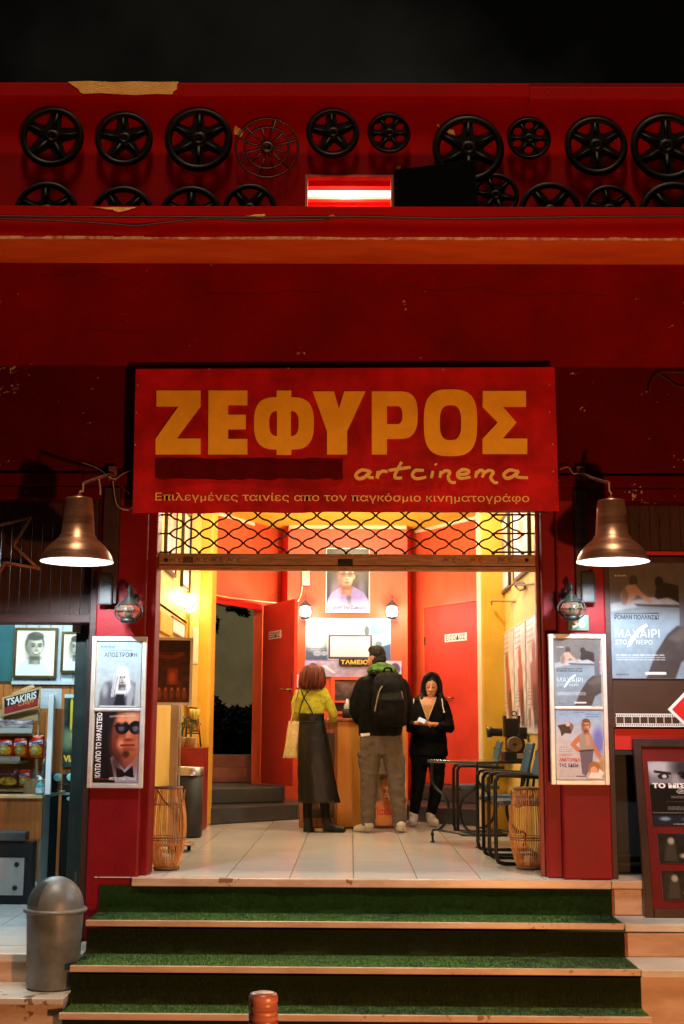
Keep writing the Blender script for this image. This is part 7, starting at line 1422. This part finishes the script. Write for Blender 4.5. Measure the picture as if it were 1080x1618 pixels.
for sd in (-1,1): F.chain(mb,[(681.5+sd*1.5,1065,-.035,3.6),(681.5+sd*8.5,1069,-.035,4.4),(681.5+sd*13.2,1080,-.02,4.0),(681.5+sd*14,1094,-.015,4.2),(681+sd*14.5,1106,-.035,4.2),(681+sd*13.5,1114,-.06,2.2)])
F.chain(mb,[(694,1098,.0,6),(701,1107,-.01,4),(707,1108.5,-.0,1.6)])
hk=remeshed(mb,.0065,2,.005,(45,45,6),2).build('hair',HAIRK,w2)
mb = MB(); r2 = random.Random(5)
for _ in range(46):
    sd = r2.choice((-1,1)); o_ = r2.uniform(-2.5,2.5); e_ = r2.uniform(-.03,.03); yy = r2.uniform(1104,1119)
    mb.tube(spline([F.p(681.5+sd*2,1063,-.03+e_),F.p(681.5+sd*10,1070,-.03+e_),F.p(681.5+sd*14+o_*.5,1084,-.015+e_),F.p(681.5+sd*14.5+o_,1098,-.02+e_),F.p(681.5+sd*14+o_*1.4,yy,-.05+e_)],3),[.006]*10+[.004,.002,.001],n=4)
mb.build('loose_strands',HAIRK,hk)
mb = MB(); TR=[(679,1104,.01,13,9),(678.5,1108,.0,21,12),(678,1114,0,25.5,14),(678,1130,0,26,15),(677.5,1150,0,25.5,15),(677,1170,0,29,16.5),(676.5,1188,0,31,17.5),(676.5,1195,0,30,17)]; F.rings(mb,F.dense(TR,3)); F.chain(mb,[(659,1114,0,9.5),(651,1134,0,9.5),(648,1149,-.03,9),(654,1147,-.14,7.5),(658,1145,-.19,6)]); F.chain(mb,[(700,1114,0,9.5),(706,1134,0,9.5),(709,1149,-.03,9),(698,1149,-.14,7.5),(691,1147,-.19,6)])
F.chain(mb,[(660,1108,-.03,6),(664,1104,.03,7),(678,1102,.10,8),(693,1104,.03,7),(697,1108,-.03,6)])
remeshed(mb,.009,3,.007,(14,14,13),7).build('hoodie',HOODIE,w2)
def front(x, y):
    arr = np.array(TR); xc=np.interp(y,arr[:,1],arr[:,0]); rx=np.interp(y,arr[:,1],arr[:,3]); ry=np.interp(y,arr[:,1],arr[:,4]); u_=min(.95,abs(x-xc)/rx)
    return -ry*F.k*(1-u_**2.4)**(1/2.4)-.012
def vneck(y0, y1, yv, xl_, xr_, xm, ytop, inset, mat, name, off):
    mb = MB(); rows_=[]
    for i in range(15):
        y = y0+(y1-y0)*i/14; t=(y-ytop)/(yv-ytop); a=xl_+(xm-xl_)*t+inset; b=xr_+(xm-xr_)*t-inset
        if b<a: a=b=(a+b)/2
        rows_.append([F.p(a+(b-a)*j/8,y,front(a+(b-a)*j/8,y)-off) for j in range(9)])
    mb.loft(rows_,caps=False,closed=False); mb.build(name,mat,w2)
vneck(1101,1119,1138,662,689,675,1103,0,SKIN_F,'neckline_skin',.004); vneck(1117,1137,1138,662,689,675,1103,0,TANTOP,'top',.007)
for pts in ([(663,1104),(675,1138)],[(688.5,1104),(675.4,1138)]):
    mb = MB(); (x0,y0),(x1,y1)=pts; mb.tube([F.p(x0+(x1-x0)*i/10,y0+(y1-y0)*i/10,front(x0+(x1-x0)*i/10,y0+(y1-y0)*i/10)-.008) for i in range(11)],.0065,n=6); mb.build('zip_edge',M('pale_zip_tape',(.45,.36,.26),.6),w2)
for (x0,y0,x1,y1) in ((653.5,1104,650.5,1127),(697.5,1104,701,1125)):
    mb = MB(); q=[F.p(x0+(x1-x0)*i/8+.4*math.sin(i),y0+(y1-y0)*i/8,front(x0,min(max(y0,1112),1130))-.045) for i in range(9)]; mb.tube(q,.0052,n=6); mb.ball(q[-1],.010); mb.build('drawstring',WHITE_PAPER,w2)
mb = MB(); F.rings(mb,F.dense([(676,1184,0,28,15),(676,1200,0,28,15.5),(676,1210,0,26,14)],3)); F.chain(mb,[(663,1203,0,13.5),(660,1240,-.01,10.5),(656,1268,0,8.6),(654,1283,0,7.6)]); F.chain(mb,[(690,1203,0,13.5),(690,1240,-.015,10.8),(685,1268,0,9),(681,1284,0,8)]); remeshed(mb,.009,2,.006,(16,16,20),4).build('trousers',HOODIE,w2)
for sh in ([(653,1291,.01,7.5),(652,1297,-.04,7),(651,1299,-.10,6)],[(680,1291,.01,7.5),(682,1297,-.04,7.2),(687,1299,-.10,6.2)]):
    mb = MB(); F.chain(mb,sh); F.ball(mb,sh[0][0],1287,.0,7.5,8,8); floor_clamp(remeshed(mb,.006,3),.004).build('shoe',WHITESHOE,w2)
ph = thing('phone','small white edged phone in the hands of the black haired woman','phone',F.p(667,1141,-.28)); c = F.p(666,1138.5,-.275); ux=V((.036,-.008,-.016)); uy=V((.012,.02,.020)); uz=ux.cross(uy).normalized()*.004; mb = MB(); mb.obox(c,ux,uy,uz); mb.build('casing',WHITE_PAPER,ph,bevel=.003); mb = MB(); mb.obox(c+uz*1.3,ux*.9,uy*.9,uz*.2); mb.build('screen',M('dim_phone_screen',(.3,.3,.35),.2,emit=(.8,.85,1),es=.5),ph)
